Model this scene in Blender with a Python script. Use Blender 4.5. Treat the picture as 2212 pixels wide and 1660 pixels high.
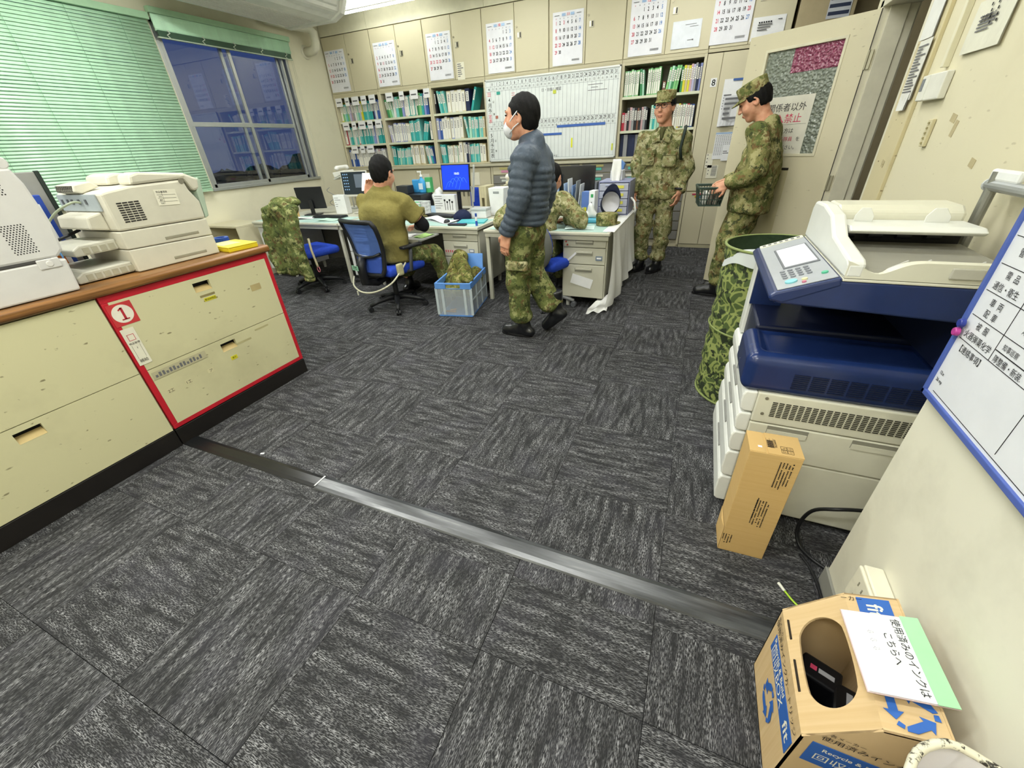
import bpy, bmesh, math, random
import numpy as np
from mathutils import Vector, Matrix, Euler
PI = math.pi
R = math.radians
random.seed(7)
SC = bpy.context.scene
COL = SC.collection
for _o in list(bpy.data.objects):
    bpy.data.objects.remove(_o)

# ---------------------------------------------------------------- camera
cam_d = bpy.data.cameras.new('camera')
cam_d.sensor_width = 36.0
cam_d.lens = 869.05 / 2212 * 36.0
cam_d.clip_start = 0.02
cam = bpy.data.objects.new('camera', cam_d)
COL.objects.link(cam)
_p, _r, _y = R(30.9655), R(-3.1486), R(-24.2676)
_f = Vector((math.sin(_y)*math.cos(_p), math.cos(_y)*math.cos(_p), -math.sin(_p)))
_ri = Vector((math.cos(_y), -math.sin(_y), 0))
_u = _ri.cross(_f)
_r2 = _ri*math.cos(_r) + _u*math.sin(_r)
_u2 = -_ri*math.sin(_r) + _u*math.cos(_r)
M = Matrix((( _r2.x, _u2.x, -_f.x, 0), (_r2.y, _u2.y, -_f.y, 0), (_r2.z, _u2.z, -_f.z, 1.40), (0, 0, 0, 1)))
cam.matrix_world = M
SC.camera = cam

# ---------------------------------------------------------------- world, exposure
SC.view_settings.view_transform = 'Standard'
SC.view_settings.look = 'None'
SC.view_settings.gamma = 1.0
SC.view_settings.use_curve_mapping = False
SC.view_settings.exposure = -0.2
W = bpy.data.worlds.new('dusk')
SC.world = W
W.use_nodes = True
_n = W.node_tree.nodes
_n.clear()
_out = _n.new('ShaderNodeOutputWorld')
_bg = _n.new('ShaderNodeBackground')
_tc = _n.new('ShaderNodeTexCoord')
_sep = _n.new('ShaderNodeSeparateXYZ')
_rmp = _n.new('ShaderNodeValToRGB')
W.node_tree.links.new(_tc.outputs['Generated'], _sep.inputs[0])
W.node_tree.links.new(_sep.outputs['Z'], _rmp.inputs[0])
_rmp.color_ramp.elements[0].position = 0.0
_rmp.color_ramp.elements[0].color = (0.055, 0.075, 0.17, 1)
_rmp.color_ramp.elements[1].position = 0.5
_rmp.color_ramp.elements[1].color = (0.012, 0.055, 0.26, 1)
W.node_tree.links.new(_rmp.outputs[0], _bg.inputs['Color'])
_bg.inputs['Strength'].default_value = 1.0
W.node_tree.links.new(_bg.outputs[0], _out.inputs[0])

LAMPS = [(-4.35, 5.9), (-2.5, 5.3), (-0.3, 5.3), (-4.3, 2.9), (-2.3, 3.0), (-0.4, 3.0), (-2.9, 0.6), (-0.9, 0.6), (-2.9, -0.85), (-0.55, -0.85)]  # last two, behind the viewer, are added to brighten the foreground
LAMP_Z = 3.06
LAMP_POWER = (3.0, 19.0, 21.0, 54.0, 29.0, 31.0, 39.0, 38.0, 33.0, 46.0)
for i, (x, y) in enumerate(LAMPS):
    ld = bpy.data.lights.new('tube_light', 'AREA')
    ld.shape = 'RECTANGLE'
    ld.size = 0.26
    ld.size_y = 1.2
    ld.energy = LAMP_POWER[i]
    ld.color = (0.985, 1.0, 0.975)
    lo = bpy.data.objects.new('tube_light', ld)
    lo.location = (x, y, LAMP_Z - 0.035)
    lo.rotation_euler = (0, 0, PI/2)
    COL.objects.link(lo)

# ---------------------------------------------------------------- materials
def lin(h):
    h = h.lstrip('#')
    c = [int(h[i:i+2], 16)/255 for i in (0, 2, 4)]
    return tuple((v/12.92 if v <= 0.04045 else ((v+0.055)/1.055)**2.4) for v in c) + (1.0,)

MATS = {}
class NT:
    """a small node-tree writer"""
    def __init__(s, name):
        s.m = bpy.data.materials.new(name)
        s.m.use_nodes = True
        s.t = s.m.node_tree
        s.b = s.t.nodes['Principled BSDF']
        s.out = s.t.nodes['Material Output']
    def n(s, typ, **k):
        nd = s.t.nodes.new('ShaderNode' + typ)
        for a, v in k.items():
            if a.startswith('i_'):
                key = a[2:]
                key = int(key) if key.isdigit() else key.replace('_', ' ')
                sock = nd.inputs[key]
                if hasattr(v, 'is_output') or isinstance(v, bpy.types.NodeSocket):
                    s.t.links.new(v, sock)
                else:
                    sock.default_value = v
            else:
                setattr(nd, a, v)
        return nd
    def link(s, a, b):
        s.t.links.new(a, b)
    def co(s, kind='Object'):
        return s.n('TexCoord').outputs[kind]
    def noise(s, scale, detail=3, rough=0.5, vec=None, dist=0.0):
        nd = s.n('TexNoise')
        nd.inputs['Scale'].default_value = scale
        nd.inputs['Detail'].default_value = detail
        nd.inputs['Roughness'].default_value = rough
        nd.inputs['Distortion'].default_value = dist
        s.link(vec if vec is not None else s.co(), nd.inputs['Vector'])
        return nd.outputs['Fac']
    def mapping(s, vec, scale=(1, 1, 1), rot=(0, 0, 0), loc=(0, 0, 0)):
        nd = s.n('Mapping')
        nd.inputs['Scale'].default_value = scale
        nd.inputs['Rotation'].default_value = rot
        nd.inputs['Location'].default_value = loc
        s.link(vec, nd.inputs['Vector'])
        return nd.outputs[0]
    def ramp(s, fac, stops, interp='LINEAR'):
        nd = s.n('ValToRGB')
        cr = nd.color_ramp
        cr.interpolation = interp
        while len(cr.elements) < len(stops):
            cr.elements.new(0.5)
        for e, (p, c) in zip(cr.elements, stops):
            e.position = p
            e.color = c if not isinstance(c, (int, float)) else (c, c, c, 1)
        s.link(fac, nd.inputs[0])
        return nd.outputs[0]
    def mix(s, fac, a, b, mode='MIX'):
        nd = s.n('Mix', data_type='RGBA', blend_type=mode)
        for sock, v in ((nd.inputs[0], fac), (nd.inputs[6], a), (nd.inputs[7], b)):
            if isinstance(v, bpy.types.NodeSocket):
                s.link(v, sock)
            else:
                sock.default_value = v
        return nd.outputs[2]
    def math(s, op, a, b=0.0):
        nd = s.n('Math', operation=op)
        for sock, v in ((nd.inputs[0], a), (nd.inputs[1], b)):
            if isinstance(v, bpy.types.NodeSocket):
                s.link(v, sock)
            else:
                sock.default_value = v
        return nd.outputs[0]
    def bump(s, h, strength=0.3, dist=0.01):
        nd = s.n('Bump')
        nd.inputs['Strength'].default_value = strength
        nd.inputs['Distance'].default_value = dist
        s.link(h, nd.inputs['Height'])
        s.link(nd.outputs[0], s.b.inputs['Normal'])
    def color(s, c):
        if isinstance(c, bpy.types.NodeSocket):
            s.link(c, s.b.inputs['Base Color'])
        else:
            s.b.inputs['Base Color'].default_value = c
    def done(s, rough=0.5, metal=0.0, spec=0.5):
        s.b.inputs['Roughness'].default_value = rough
        s.b.inputs['Metallic'].default_value = metal
        s.b.inputs['Specular IOR Level'].default_value = spec
        return s.m

def pl(hexc, rough=0.5, metal=0.0, spec=0.4, grain=0.035, emit=0.0):
    """painted / moulded surface: base colour with a faint procedural unevenness"""
    key = ('pl', hexc, rough, metal, spec, grain, emit)
    if key in MATS:
        return MATS[key]
    t = NT('paint_' + hexc)
    c = lin(hexc)
    if grain:
        f = t.noise(9.0, 4, 0.6)
        lo = tuple(v*(1-grain*2.2) for v in c[:3]) + (1,)
        hi = tuple(min(1, v*(1+grain)) for v in c[:3]) + (1,)
        t.color(t.ramp(f, [(0.3, lo), (0.7, hi)]))
    else:
        t.color(c)
    if emit:
        t.b.inputs['Emission Color'].default_value = c
        t.b.inputs['Emission Strength'].default_value = emit
    MATS[key] = t.done(rough, metal, spec)
    return MATS[key]

def worn(hexc, dirt='6b6046', rough=0.5, scale=3.0, amount=0.5, scratch=True):
    """paint with smudges and small dark scuffs of their own shape"""
    key = ('worn', hexc, dirt, rough, scale, amount, scratch)
    if key in MATS:
        return MATS[key]
    t = NT('worn_' + hexc)
    c, d = lin(hexc), lin(dirt)
    o = t.co()
    f = t.noise(scale, 5, 0.65, o)
    soft = t.ramp(f, [(0.52, 0), (0.78, 1.0)])
    col = t.mix(t.math('MULTIPLY', soft, 0.22*amount), c, d)
    if scratch:
        v = t.n('TexVoronoi', feature='F1')
        v.inputs['Scale'].default_value = 12.0
        v.inputs['Randomness'].default_value = 1.0
        t.link(t.mapping(o, (1, 1.0, 3.2), (0.5, 0.0, 0.0)), v.inputs['Vector'])
        n2 = t.noise(30, 2, 0.5, o)
        m1 = t.ramp(v.outputs['Distance'], [(0.10, 1.0), (0.20, 0.0)])
        m2 = t.ramp(n2, [(0.55, 0), (0.60, 1.0)])
        col = t.mix(t.math('MULTIPLY', t.math('MULTIPLY', m1, m2), 0.75*amount), col, d)
    t.color(col)
    MATS[key] = t.done(rough, 0, 0.35)
    return MATS[key]

def camo(name='camo', scale=1.0, base='7d7a4c', cols=('5c6638', 'a09a6e', '6e5638', '3a4128')):
    key = ('camo', name)
    if key in MATS:
        return MATS[key]
    t = NT('camo_' + name)
    o = t.co()
    warp = t.n('TexNoise'); warp.inputs['Scale'].default_value = 60*scale
    warp.inputs['Detail'].default_value = 1
    t.link(o, warp.inputs['Vector'])
    vv = t.n('VectorMath', operation='MULTIPLY_ADD')
    t.link(warp.outputs['Color'], vv.inputs[0])
    vv.inputs[1].default_value = (0.022/scale,)*3
    t.link(o, vv.inputs[2])
    v = vv.outputs[0]
    col = lin(base)
    for i, (c, thr) in enumerate(zip(cols, (0.52, 0.56, 0.58, 0.585))):
        f = t.noise(11*scale*(1+0.20*i), 4.0, 0.66, t.mapping(v, loc=(3.1*i, 1.7*i, 5.3*i)))
        col = t.mix(t.ramp(f, [(thr-0.02, 0), (thr+0.02, 0.9)]), col, lin(c))
    weave = t.noise(420, 1, 0.5, o)
    t.color(col)
    t.bump(t.math('ADD', t.math('MULTIPLY', t.noise(28, 3, 0.6, t.mapping(o, (1, 1, .6))), 1.0), t.math('MULTIPLY', weave, 0.10)), 0.8, 0.03)
    MATS[key] = t.done(0.9, 0, 0.15)
    return MATS[key]

def cloth(hexc, rough=0.9, fold=0.4, name='cloth'):
    key = ('cloth', hexc, fold)
    if key in MATS:
        return MATS[key]
    t = NT(name + '_' + hexc)
    o = t.co()
    c = lin(hexc)
    f = t.noise(40, 4, 0.6, o)
    t.color(t.ramp(f, [(0.3, tuple(v*0.86 for v in c[:3])+(1,)), (0.7, c)]))
    t.bump(t.math('ADD', t.noise(18, 3, 0.55, o), t.math('MULTIPLY', t.noise(300, 1, 0.5, o), 0.06)), min(1, fold*1.6), 0.025)
    MATS[key] = t.done(rough, 0, 0.2)
    return MATS[key]

def glassy(name, tint=(1, 1, 1, 1), rough=0.0, alpha=0.15, ior=1.5, bumps=0.0, bscale=60):
    """thin sheet: what is behind shows through, Fresnel reflection on top"""
    key = ('glassy', name)
    if key in MATS:
        return MATS[key]
    t = NT(name)
    tr = t.n('BsdfTransparent'); tr.inputs[0].default_value = tint
    gl = t.n('BsdfGlossy'); gl.inputs['Roughness'].default_value = rough
    fr = t.n('Fresnel')
    bf = t.n('NewGeometry').outputs['Backfacing']
    t.link(t.math('ADD', t.math('MULTIPLY', bf, 1/ior-ior), ior), fr.inputs['IOR'])
    mx = t.n('MixShader')
    t.link(fr.outputs[0], mx.inputs[0]); t.link(tr.outputs[0], mx.inputs[1]); t.link(gl.outputs[0], mx.inputs[2])
    last = mx
    if alpha:
        df = t.n('BsdfDiffuse'); df.inputs[0].default_value = tint
        m2 = t.n('MixShader'); m2.inputs[0].default_value = alpha
        t.link(mx.outputs[0], m2.inputs[1]); t.link(df.outputs[0], m2.inputs[2])
        last = m2
    if bumps:
        b = t.n('Bump'); b.inputs['Strength'].default_value = bumps; b.inputs['Distance'].default_value = 0.01
        t.link(t.noise(bscale, 2, 0.5), b.inputs['Height'])
        t.link(b.outputs[0], gl.inputs['Normal']); t.link(b.outputs[0], fr.inputs['Normal'])
    t.link(last.outputs[0], t.out.inputs[0])
    MATS[key] = t.m
    return t.m

# ---------------------------------------------------------------- mesh builder
class MB:
    def __init__(s):
        s.v, s.f, s.mi, s.mats, s.cur = [], [], [], [], 0
    def mat(s, m):
        if m not in s.mats:
            s.mats.append(m)
        s.cur = s.mats.index(m)
        return s
    def add(s, vs, fs, M=None):
        b = len(s.v)
        if M is not None:
            vs = [M @ Vector(v) for v in vs]
        s.v += [tuple(v) for v in vs]
        s.f += [tuple(b+i for i in f) for f in fs]
        s.mi += [s.cur]*len(fs)
        return s
    def box(s, x0, x1, y0, y1, z0, z1, M=None):
        return s.add([(x0, y0, z0), (x1, y0, z0), (x1, y1, z0), (x0, y1, z0), (x0, y0, z1), (x1, y0, z1), (x1, y1, z1), (x0, y1, z1)],
                     [(0, 3, 2, 1), (4, 5, 6, 7), (0, 1, 5, 4), (1, 2, 6, 5), (2, 3, 7, 6), (3, 0, 4, 7)], M)
    def bc(s, c, d, M=None, rot=None):
        m = Matrix.Translation(c)
        if rot is not None:
            m = m @ Euler(rot).to_matrix().to_4x4()
        if M is not None:
            m = M @ m
        a, b, e = d[0]/2, d[1]/2, d[2]/2
        return s.box(-a, a, -b, b, -e, e, m)
    def cyl(s, p, q, r0, r1=None, n=12, caps=True):
        r1 = r0 if r1 is None else r1
        p, q = Vector(p), Vector(q)
        d = (q-p).normalized()
        a = d.orthogonal().normalized(); b = d.cross(a)
        vs, fs = [], []
        for c, r in ((p, r0), (q, r1)):
            for i in range(n):
                t = 2*PI*i/n
                vs.append(c + a*(r*math.cos(t)) + b*(r*math.sin(t)))
        for i in range(n):
            j = (i+1) % n
            fs.append((i, j, n+j, n+i))
        if caps:
            fs.append(tuple(range(n-1, -1, -1))); fs.append(tuple(range(n, 2*n)))
        return s.add(vs, fs)
    def tube(s, pts, r, n=8, closed=False):
        pts = [Vector(p) for p in pts]
        rr = r if isinstance(r, (list, tuple)) else [r]*len(pts)
        vs, fs = [], []
        N = len(pts)
        up = None
        for i, p in enumerate(pts):
            if closed:
                d = (pts[(i+1) % N]-pts[i-1]).normalized()
            else:
                d = (pts[min(i+1, N-1)]-pts[max(i-1, 0)]).normalized()
            if up is None:
                up = d.orthogonal().normalized()
            up = (up - d*up.dot(d)).normalized()
            b = d.cross(up)
            for k in range(n):
                t = 2*PI*k/n
                vs.append(p + up*(rr[i]*math.cos(t)) + b*(rr[i]*math.sin(t)))
        for i in range(N if closed else N-1):
            i2 = (i+1) % N
            for k in range(n):
                k2 = (k+1) % n
                fs.append((i*n+k, i*n+k2, i2*n+k2, i2*n+k))
        if not closed:
            fs.append(tuple(range(n-1, -1, -1))); fs.append(tuple((N-1)*n+k for k in range(n)))
        return s.add(vs, fs)
    def prism(s, prof, ext, M=None):
        """polygon in XY extruded from z=ext[0] to ext[1]"""
        n = len(prof)
        vs = [(x, y, ext[0]) for x, y in prof] + [(x, y, ext[1]) for x, y in prof]
        fs = [tuple(range(n-1, -1, -1)), tuple(range(n, 2*n))] + [(i, (i+1) % n, n+(i+1) % n, n+i) for i in range(n)]
        return s.add(vs, fs, M)
    def lathe(s, prof, n=24, M=None, sx=1, sy=1):
        vs, fs = [], []
        for r, z in prof:
            for i in range(n):
                t = 2*PI*i/n
                vs.append((r*sx*math.cos(t), r*sy*math.sin(t), z))
        for k in range(len(prof)-1):
            for i in range(n):
                j = (i+1) % n
                fs.append((k*n+i, k*n+j, (k+1)*n+j, (k+1)*n+i))
        return s.add(vs, fs, M)
    def grid(s, fn, nu, nv, M=None, flip=False):
        vs = [fn(i/nu, j/nv) for i in range(nu+1) for j in range(nv+1)]
        fs = []
        for i in range(nu):
            for j in range(nv):
                q = (i*(nv+1)+j, (i+1)*(nv+1)+j, (i+1)*(nv+1)+j+1, i*(nv+1)+j+1)
                fs.append(q[::-1] if flip else q)
        return s.add(vs, fs, M)
    def text(s, txt, size, M, align='C', sx=1.0):
        vs, fs, w = glyphs(txt)
        off = {'C': -w/2, 'L': 0, 'R': -w}[align]
        return s.add([((x+off)*size*sx, (y-0.35)*size, 0) for x, y in vs], fs, M)
    def build(s, name, m=None, parent=None, bevel=0.0, smooth=False, seg=2, solid=0.0, loc=None, rot=None):
        me = bpy.data.meshes.new(name)
        me.from_pydata(s.v, [], s.f)
        mats = s.mats or [m]
        for x in mats:
            me.materials.append(x)
        if len(mats) > 1:
            me.polygons.foreach_set('material_index', s.mi)
        me.update()
        return put(name, me, parent, bevel, smooth, seg, solid, loc, rot)

def put(name, me, parent=None, bevel=0.0, smooth=False, seg=2, solid=0.0, loc=None, rot=None):
    o = bpy.data.objects.new(name, me)
    COL.objects.link(o)
    if parent is not None:
        o.parent = parent
    if loc is not None:
        o.location = loc
    if rot is not None:
        o.rotation_euler = rot
    if smooth:
        me.polygons.foreach_set('use_smooth', [True]*len(me.polygons))
    if solid:
        md = o.modifiers.new('solid', 'SOLIDIFY'); md.thickness = solid; md.offset = 0
    if bevel:
        md = o.modifiers.new('bevel', 'BEVEL'); md.width = bevel; md.segments = seg; md.limit_method = 'ANGLE'; md.angle_limit = R(40)
        md.harden_normals = False
    return o

_GL = {}
def glyphs(txt):
    if txt in _GL:
        return _GL[txt]
    cu = bpy.data.curves.new('glyph', 'FONT')
    cu.body = txt
    cu.resolution_u = 3
    cu.offset = 0.014 if txt.isascii() else 0.0
    o = bpy.data.objects.new('glyph', cu)
    me = bpy.data.meshes.new_from_object(o)
    vs = [(v.co.x, v.co.y) for v in me.vertices]
    fs = [tuple(p.vertices) for p in me.polygons]
    w = max([v[0] for v in vs] or [0.0])
    bpy.data.objects.remove(o); bpy.data.curves.remove(cu); bpy.data.meshes.remove(me)
    _GL[txt] = (vs, fs, w)
    return _GL[txt]

def spl(pts, n=6):
    """Catmull-Rom through the points"""
    P = [Vector(p) for p in pts]; P = [P[0]*2-P[1]]+P+[P[-1]*2-P[-2]]
    out = []
    for i in range(1, len(P)-2):
        for k in range(n):
            t = k/n; a, b, c, d = P[i-1:i+3]
            out.append(.5*((2*b)+(c-a)*t+(2*a-5*b+4*c-d)*t*t+(3*b-a-3*c+d)*t**3))
    return out+[P[-2]]

def frame(o, x, y):
    """4x4 from origin and two in-plane axes (x right, y up, z out)"""
    o, x, y = Vector(o), Vector(x).normalized(), Vector(y)
    y = (y - x*y.dot(x)).normalized()
    z = x.cross(y)
    return Matrix(((x.x, y.x, z.x, o.x), (x.y, y.y, z.y, o.y), (x.z, y.z, z.z, o.z), (0, 0, 0, 1)))

def tag(o, label=None, cat=None, group=None, kind=None):
    if label: o['label'] = label
    if cat: o['category'] = cat
    if group: o['group'] = group
    if kind: o['kind'] = kind
    return o

def thing(name, label, cat, loc=(0, 0, 0), rz=0.0, group=None, rot=None):
    o = bpy.data.objects.new(name, None)
    o.empty_display_size = 0.05
    COL.objects.link(o)
    o.location = loc
    o.rotation_euler = rot if rot is not None else (0, 0, rz)
    return tag(o, label, cat, group)

def one(name, mb, m, label, cat, loc=(0, 0, 0), rz=0.0, group=None, rot=None, **k):
    o = mb.build(name, m, None, **k)
    o.location = loc
    o.rotation_euler = rot if rot is not None else (0, 0, rz)
    return tag(o, label, cat, group)

def dup(src, loc, rz=0.0, label=None, group=None, rot=None):
    c = src.copy(); COL.objects.link(c)
    c.location = loc
    c.rotation_euler = rot if rot is not None else (0, 0, rz)
    if label: c['label'] = label
    if group: c['group'] = group
    for ch in list(src.children):
        d = ch.copy(); COL.objects.link(d); d.parent = c
        for g in list(ch.children):
            e = g.copy(); COL.objects.link(e); e.parent = d
    return c

def struct(name, mb, m, parent=None, **k):
    o = mb.build(name, m, parent, **k)
    o['kind'] = 'structure'
    return o

# ---------------------------------------------------------------- signed-distance modelling
def smin(a, b, k):
    if k <= 0:
        return np.minimum(a, b)
    h = np.clip(0.5+0.5*(b-a)/k, 0, 1)
    return b*(1-h)+a*h-k*h*(1-h)

class SDF:
    def __init__(s, k=0.02):
        s.p, s.k = [], k
        s.lo = np.full(3, 1e9); s.hi = np.full(3, -1e9)
        s.disp = None
    def _ext(s, pts, r):
        for p in pts:
            s.lo = np.minimum(s.lo, np.array(p)-r); s.hi = np.maximum(s.hi, np.array(p)+r)
    def cap(s, a, b, ra, rb=None, k=None, sub=False):
        rb = ra if rb is None else rb
        a, b = np.array(a, float), np.array(b, float)
        if not sub: s._ext((a, b), max(ra, rb))
        def fn(P):
            pa = P-a; ba = b-a
            h = np.clip((pa@ba)/(ba@ba+1e-12), 0, 1)
            return np.linalg.norm(pa-h[:, None]*ba, axis=1)-(ra+(rb-ra)*h)
        s.p.append((fn, s.k if k is None else k, sub)); return s
    def cyl(s, a, b, ra, rb=None, rnd=0.01, k=None, sub=False, flat=(1, 1), side=None, puff=None):
        """tapered tube with flat ends; flat scales the section across the axis 'side'"""
        rb = ra if rb is None else rb
        a, b = np.array(a, float), np.array(b, float)
        if not sub: s._ext((a, b), max(ra, rb)*max(flat))
        L = np.linalg.norm(b-a); d = (b-a)/L
        if side is None:
            side = np.array([1.0, 0, 0]) if abs(d[0]) < 0.8 else np.array([0, 1.0, 0])
        side = np.array(side, float); side = side-d*(side@d); side /= np.linalg.norm(side)
        w = np.cross(d, side)
        def fn(P):
            pa = P-a; t = pa@d
            x = pa@side/flat[0]; y = pa@w/flat[1]
            h = np.clip(t/L, 0, 1)
            rr = ra+(rb-ra)*h
            if puff is not None:
                rr = rr+puff(h)
            q = np.sqrt(x*x+y*y)-(rr-rnd)
            e = np.abs(t-L/2)-(L/2-rnd)
            return np.minimum(np.maximum(q, e), 0)+np.sqrt(np.maximum(q, 0)**2+np.maximum(e, 0)**2)-rnd
        s.p.append((fn, s.k if k is None else k, sub)); return s
    def ell(s, c, r, X=None, k=None, sub=False):
        c = np.array(c, float); r = np.array(r, float)
        A = np.eye(3) if X is None else np.array(X, float)  # rows: local axes
        if not sub: s._ext((c,), r.max())
        def fn(P):
            q = (P-c)@A.T
            k0 = np.linalg.norm(q/r, axis=1); k1 = np.linalg.norm(q/(r*r), axis=1)
            return k0*(k0-1)/np.maximum(k1, 1e-9)
        s.p.append((fn, s.k if k is None else k, sub)); return s
    def box(s, c, half, rnd=0.01, X=None, k=None, sub=False):
        c = np.array(c, float); half = np.array(half, float)-rnd
        A = np.eye(3) if X is None else np.array(X, float)
        if not sub: s._ext((c,), np.linalg.norm(half)+rnd)
        def fn(P):
            q = np.abs((P-c)@A.T)-half
            return np.linalg.norm(np.maximum(q, 0), axis=1)+np.minimum(q.max(axis=1), 0)-rnd
        s.p.append((fn, s.k if k is None else k, sub)); return s
    def ev(s, P):
        d = None
        for fn, k, sub in s.p:
            v = fn(P)
            if d is None: d = v
            elif sub: d = -smin(-d, v, k)
            else: d = smin(d, v, k)
        if s.disp is not None:
            d = d-s.disp(P)
        return d
    def mesh(s, h=0.01, name='body', pad=0.04):
        lo = s.lo-pad; hi = s.hi+pad
        B = 4
        n = np.ceil((hi-lo)/(h*B)).astype(int)+1
        ax = [lo[i]+h*B*(np.arange(n[i])+0.5)-h*0.5 for i in range(3)]
        G = np.stack(np.meshgrid(*ax, indexing='ij'), -1).reshape(-1, 3)
        dc = s.ev(G).reshape(n)
        act = np.abs(dc) < h*B*0.87+0.03
        D = np.repeat(np.repeat(np.repeat(np.where(dc > 0, 1.0, -1.0), B, 0), B, 1), B, 2)
        ai = np.argwhere(act)
        off = np.stack(np.meshgrid(*[np.arange(B)]*3, indexing='ij'), -1).reshape(-1, 3)
        idx = (ai[:, None, :]*B+off[None]).reshape(-1, 3)
        D[idx[:, 0], idx[:, 1], idx[:, 2]] = s.ev(lo+idx*h)
        return nets(D, lo, h, name)

def nets(D, o, h, name):
    S = D < 0
    nx, ny, nz = D.shape
    sm = np.zeros((nx-1, ny-1, nz-1), np.int8)
    for i in (0, 1):
        for j in (0, 1):
            for k in (0, 1):
                sm += S[i:nx-1+i, j:ny-1+j, k:nz-1+k]
    act = (sm > 0) & (sm < 8)
    C = np.argwhere(act)
    ID = np.full(act.shape, -1, np.int64); ID[act] = np.arange(len(C))
    cor = {}
    for i in (0, 1):
        for j in (0, 1):
            for k in (0, 1):
                cor[(i, j, k)] = D[C[:, 0]+i, C[:, 1]+j, C[:, 2]+k]
    acc = np.zeros((len(C), 3)); cnt = np.zeros(len(C))
    ks = list(cor)
    for a in ks:
        for ax in range(3):
            if a[ax] == 0:
                b = list(a); b[ax] = 1; b = tuple(b)
                da, db = cor[a], cor[b]
                m = (da < 0) != (db < 0)
                t = da[m]/(da[m]-db[m])
                p = np.tile(np.array(a, float), (m.sum(), 1)); p[:, ax] = t
                acc[m] += p; cnt[m] += 1
    V = o+h*(C+acc/np.maximum(cnt, 1)[:, None])
    Q = []
    for ax in range(3):
        sl0 = [slice(None)]*3; sl1 = [slice(None)]*3
        sl0[ax] = slice(0, -1); sl1[ax] = slice(1, None)
        cr = S[tuple(sl0)] != S[tuple(sl1)]
        E = np.argwhere(cr)
        u, v = (ax+1) % 3, (ax+2) % 3
        ok = (E[:, u] >= 1) & (E[:, v] >= 1) & (E[:, u] < D.shape[u]-1) & (E[:, v] < D.shape[v]-1)
        E = E[ok]
        ins = S[E[:, 0], E[:, 1], E[:, 2]]
        q = []
        for du, dv in ((1, 1), (0, 1), (0, 0), (1, 0)):
            e = E.copy(); e[:, u] -= du; e[:, v] -= dv
            q.append(ID[e[:, 0], e[:, 1], e[:, 2]])
        q = np.stack(q, 1)
        q[~ins] = q[~ins][:, ::-1]
        Q.append(q)
    Q = np.concatenate(Q)
    Q = Q[(Q >= 0).all(1)]
    me = bpy.data.meshes.new(name)
    me.vertices.add(len(V)); me.vertices.foreach_set('co', V.ravel())
    me.loops.add(len(Q)*4); me.loops.foreach_set('vertex_index', Q.ravel())
    me.polygons.add(len(Q)); me.polygons.foreach_set('loop_start', np.arange(len(Q))*4)
    me.polygons.foreach_set('use_smooth', np.ones(len(Q), bool))
    me.update(calc_edges=True); me.validate()
    return me

def sput(name, sdf, m, parent, h=0.01, loc=None):
    me = sdf.mesh(h, name)
    me.materials.append(m)
    o = bpy.data.objects.new(name, me)
    COL.objects.link(o)
    o.parent = parent
    if loc is not None: o.location = loc
    return o

def wrinkle(amp=0.006, f=24.0, dirv=(0.3, 0.2, 1.0), seed=0.0, warp=1.2):
    dv = np.array(dirv, float)
    def fn(P):
        w = np.sin(P[:, 0]*13+seed)+np.sin(P[:, 1]*11+2*seed+P[:, 2]*7)+0.7*np.sin(P[:, 2]*17-P[:, 0]*9+seed)
        a = np.sin((P@dv)*f+warp*w)
        b = np.sin((P@(dv[[1, 2, 0]]))*f*0.7+1.7*w+seed)
        return amp*(a*0.65+b*0.35)
    return fn
# ================================================================ the setting
def carpet_mat():
    t = NT('carpet')
    o = t.co()
    rnd = t.n('ObjectInfo').outputs['Random']
    comb = t.n('CombineXYZ'); t.link(t.math('MULTIPLY', rnd, 37.0), comb.inputs[0]); t.link(t.math('MULTIPLY', rnd, 91.0), comb.inputs[1])
    va = t.n('VectorMath', operation='ADD'); t.link(o, va.inputs[0]); t.link(comb.outputs[0], va.inputs[1])
    v = va.outputs[0]
    patch = t.noise(1.0, 5, 0.68, t.mapping(v, (6.5, 38, 1)))
    line = t.noise(1.0, 2, 0.6, t.mapping(v, (75, 420, 1)))
    fib = t.noise(900, 1, 0.5, v)
    p = t.ramp(patch, [(0.39, 0.05), (0.52, 0.38), (0.66, 1.0)])
    l = t.ramp(line, [(0.47, 0), (0.58, 1.0)])
    m = t.math('MULTIPLY', p, l)
    dark, light = lin('2a2a2b'), lin('a9a9ab')
    c = t.mix(m, dark, light)
    c = t.mix(t.math('MULTIPLY', fib, 0.45), c, lin('2e2e2e'))
    tint = t.noise(5.0, 2, 0.5, v)
    c = t.mix(t.ramp(tint, [(0.5, 0), (0.8, 0.14)]), c, lin('5e5b6a'))
    t.color(c)
    t.bump(t.math('ADD', line, t.math('MULTIPLY', fib, 0.5)), 0.5, 0.004)
    return t.done(0.95, 0, 0.1)
CARPET = carpet_mat()

fl = struct('floor', MB().box(-6.1, 2.6, -1.6, 7.1, -0.12, -0.006), pl('2a2a2b', 0.9))
T = 0.507
tile_me = None
def carpet_tile(cx, cy, rot, sy=1.0):
    global tile_me
    if tile_me is None:
        a = T/2-0.0002
        mb = MB()
        mb.add([(-a, -a, -0.006), (a, -a, -0.006), (a, a, -0.006), (-a, a, -0.006),
                (-a+.0008, -a+.0008, 0), (a-.0008, -a+.0008, 0), (a-.0008, a-.0008, 0), (-a+.0008, a-.0008, 0)],
               [(4, 5, 6, 7), (0, 1, 5, 4), (1, 2, 6, 5), (2, 3, 7, 6), (3, 0, 4, 7)])
        o = mb.build('carpet_tile', CARPET, fl)
        tile_me = o.data
    else:
        o = bpy.data.objects.new('carpet_tile', tile_me); COL.objects.link(o); o.parent = fl
    o.location = (cx, cy, 0)
    o.rotation_euler = (0, 0, rot)
    return o
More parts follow.
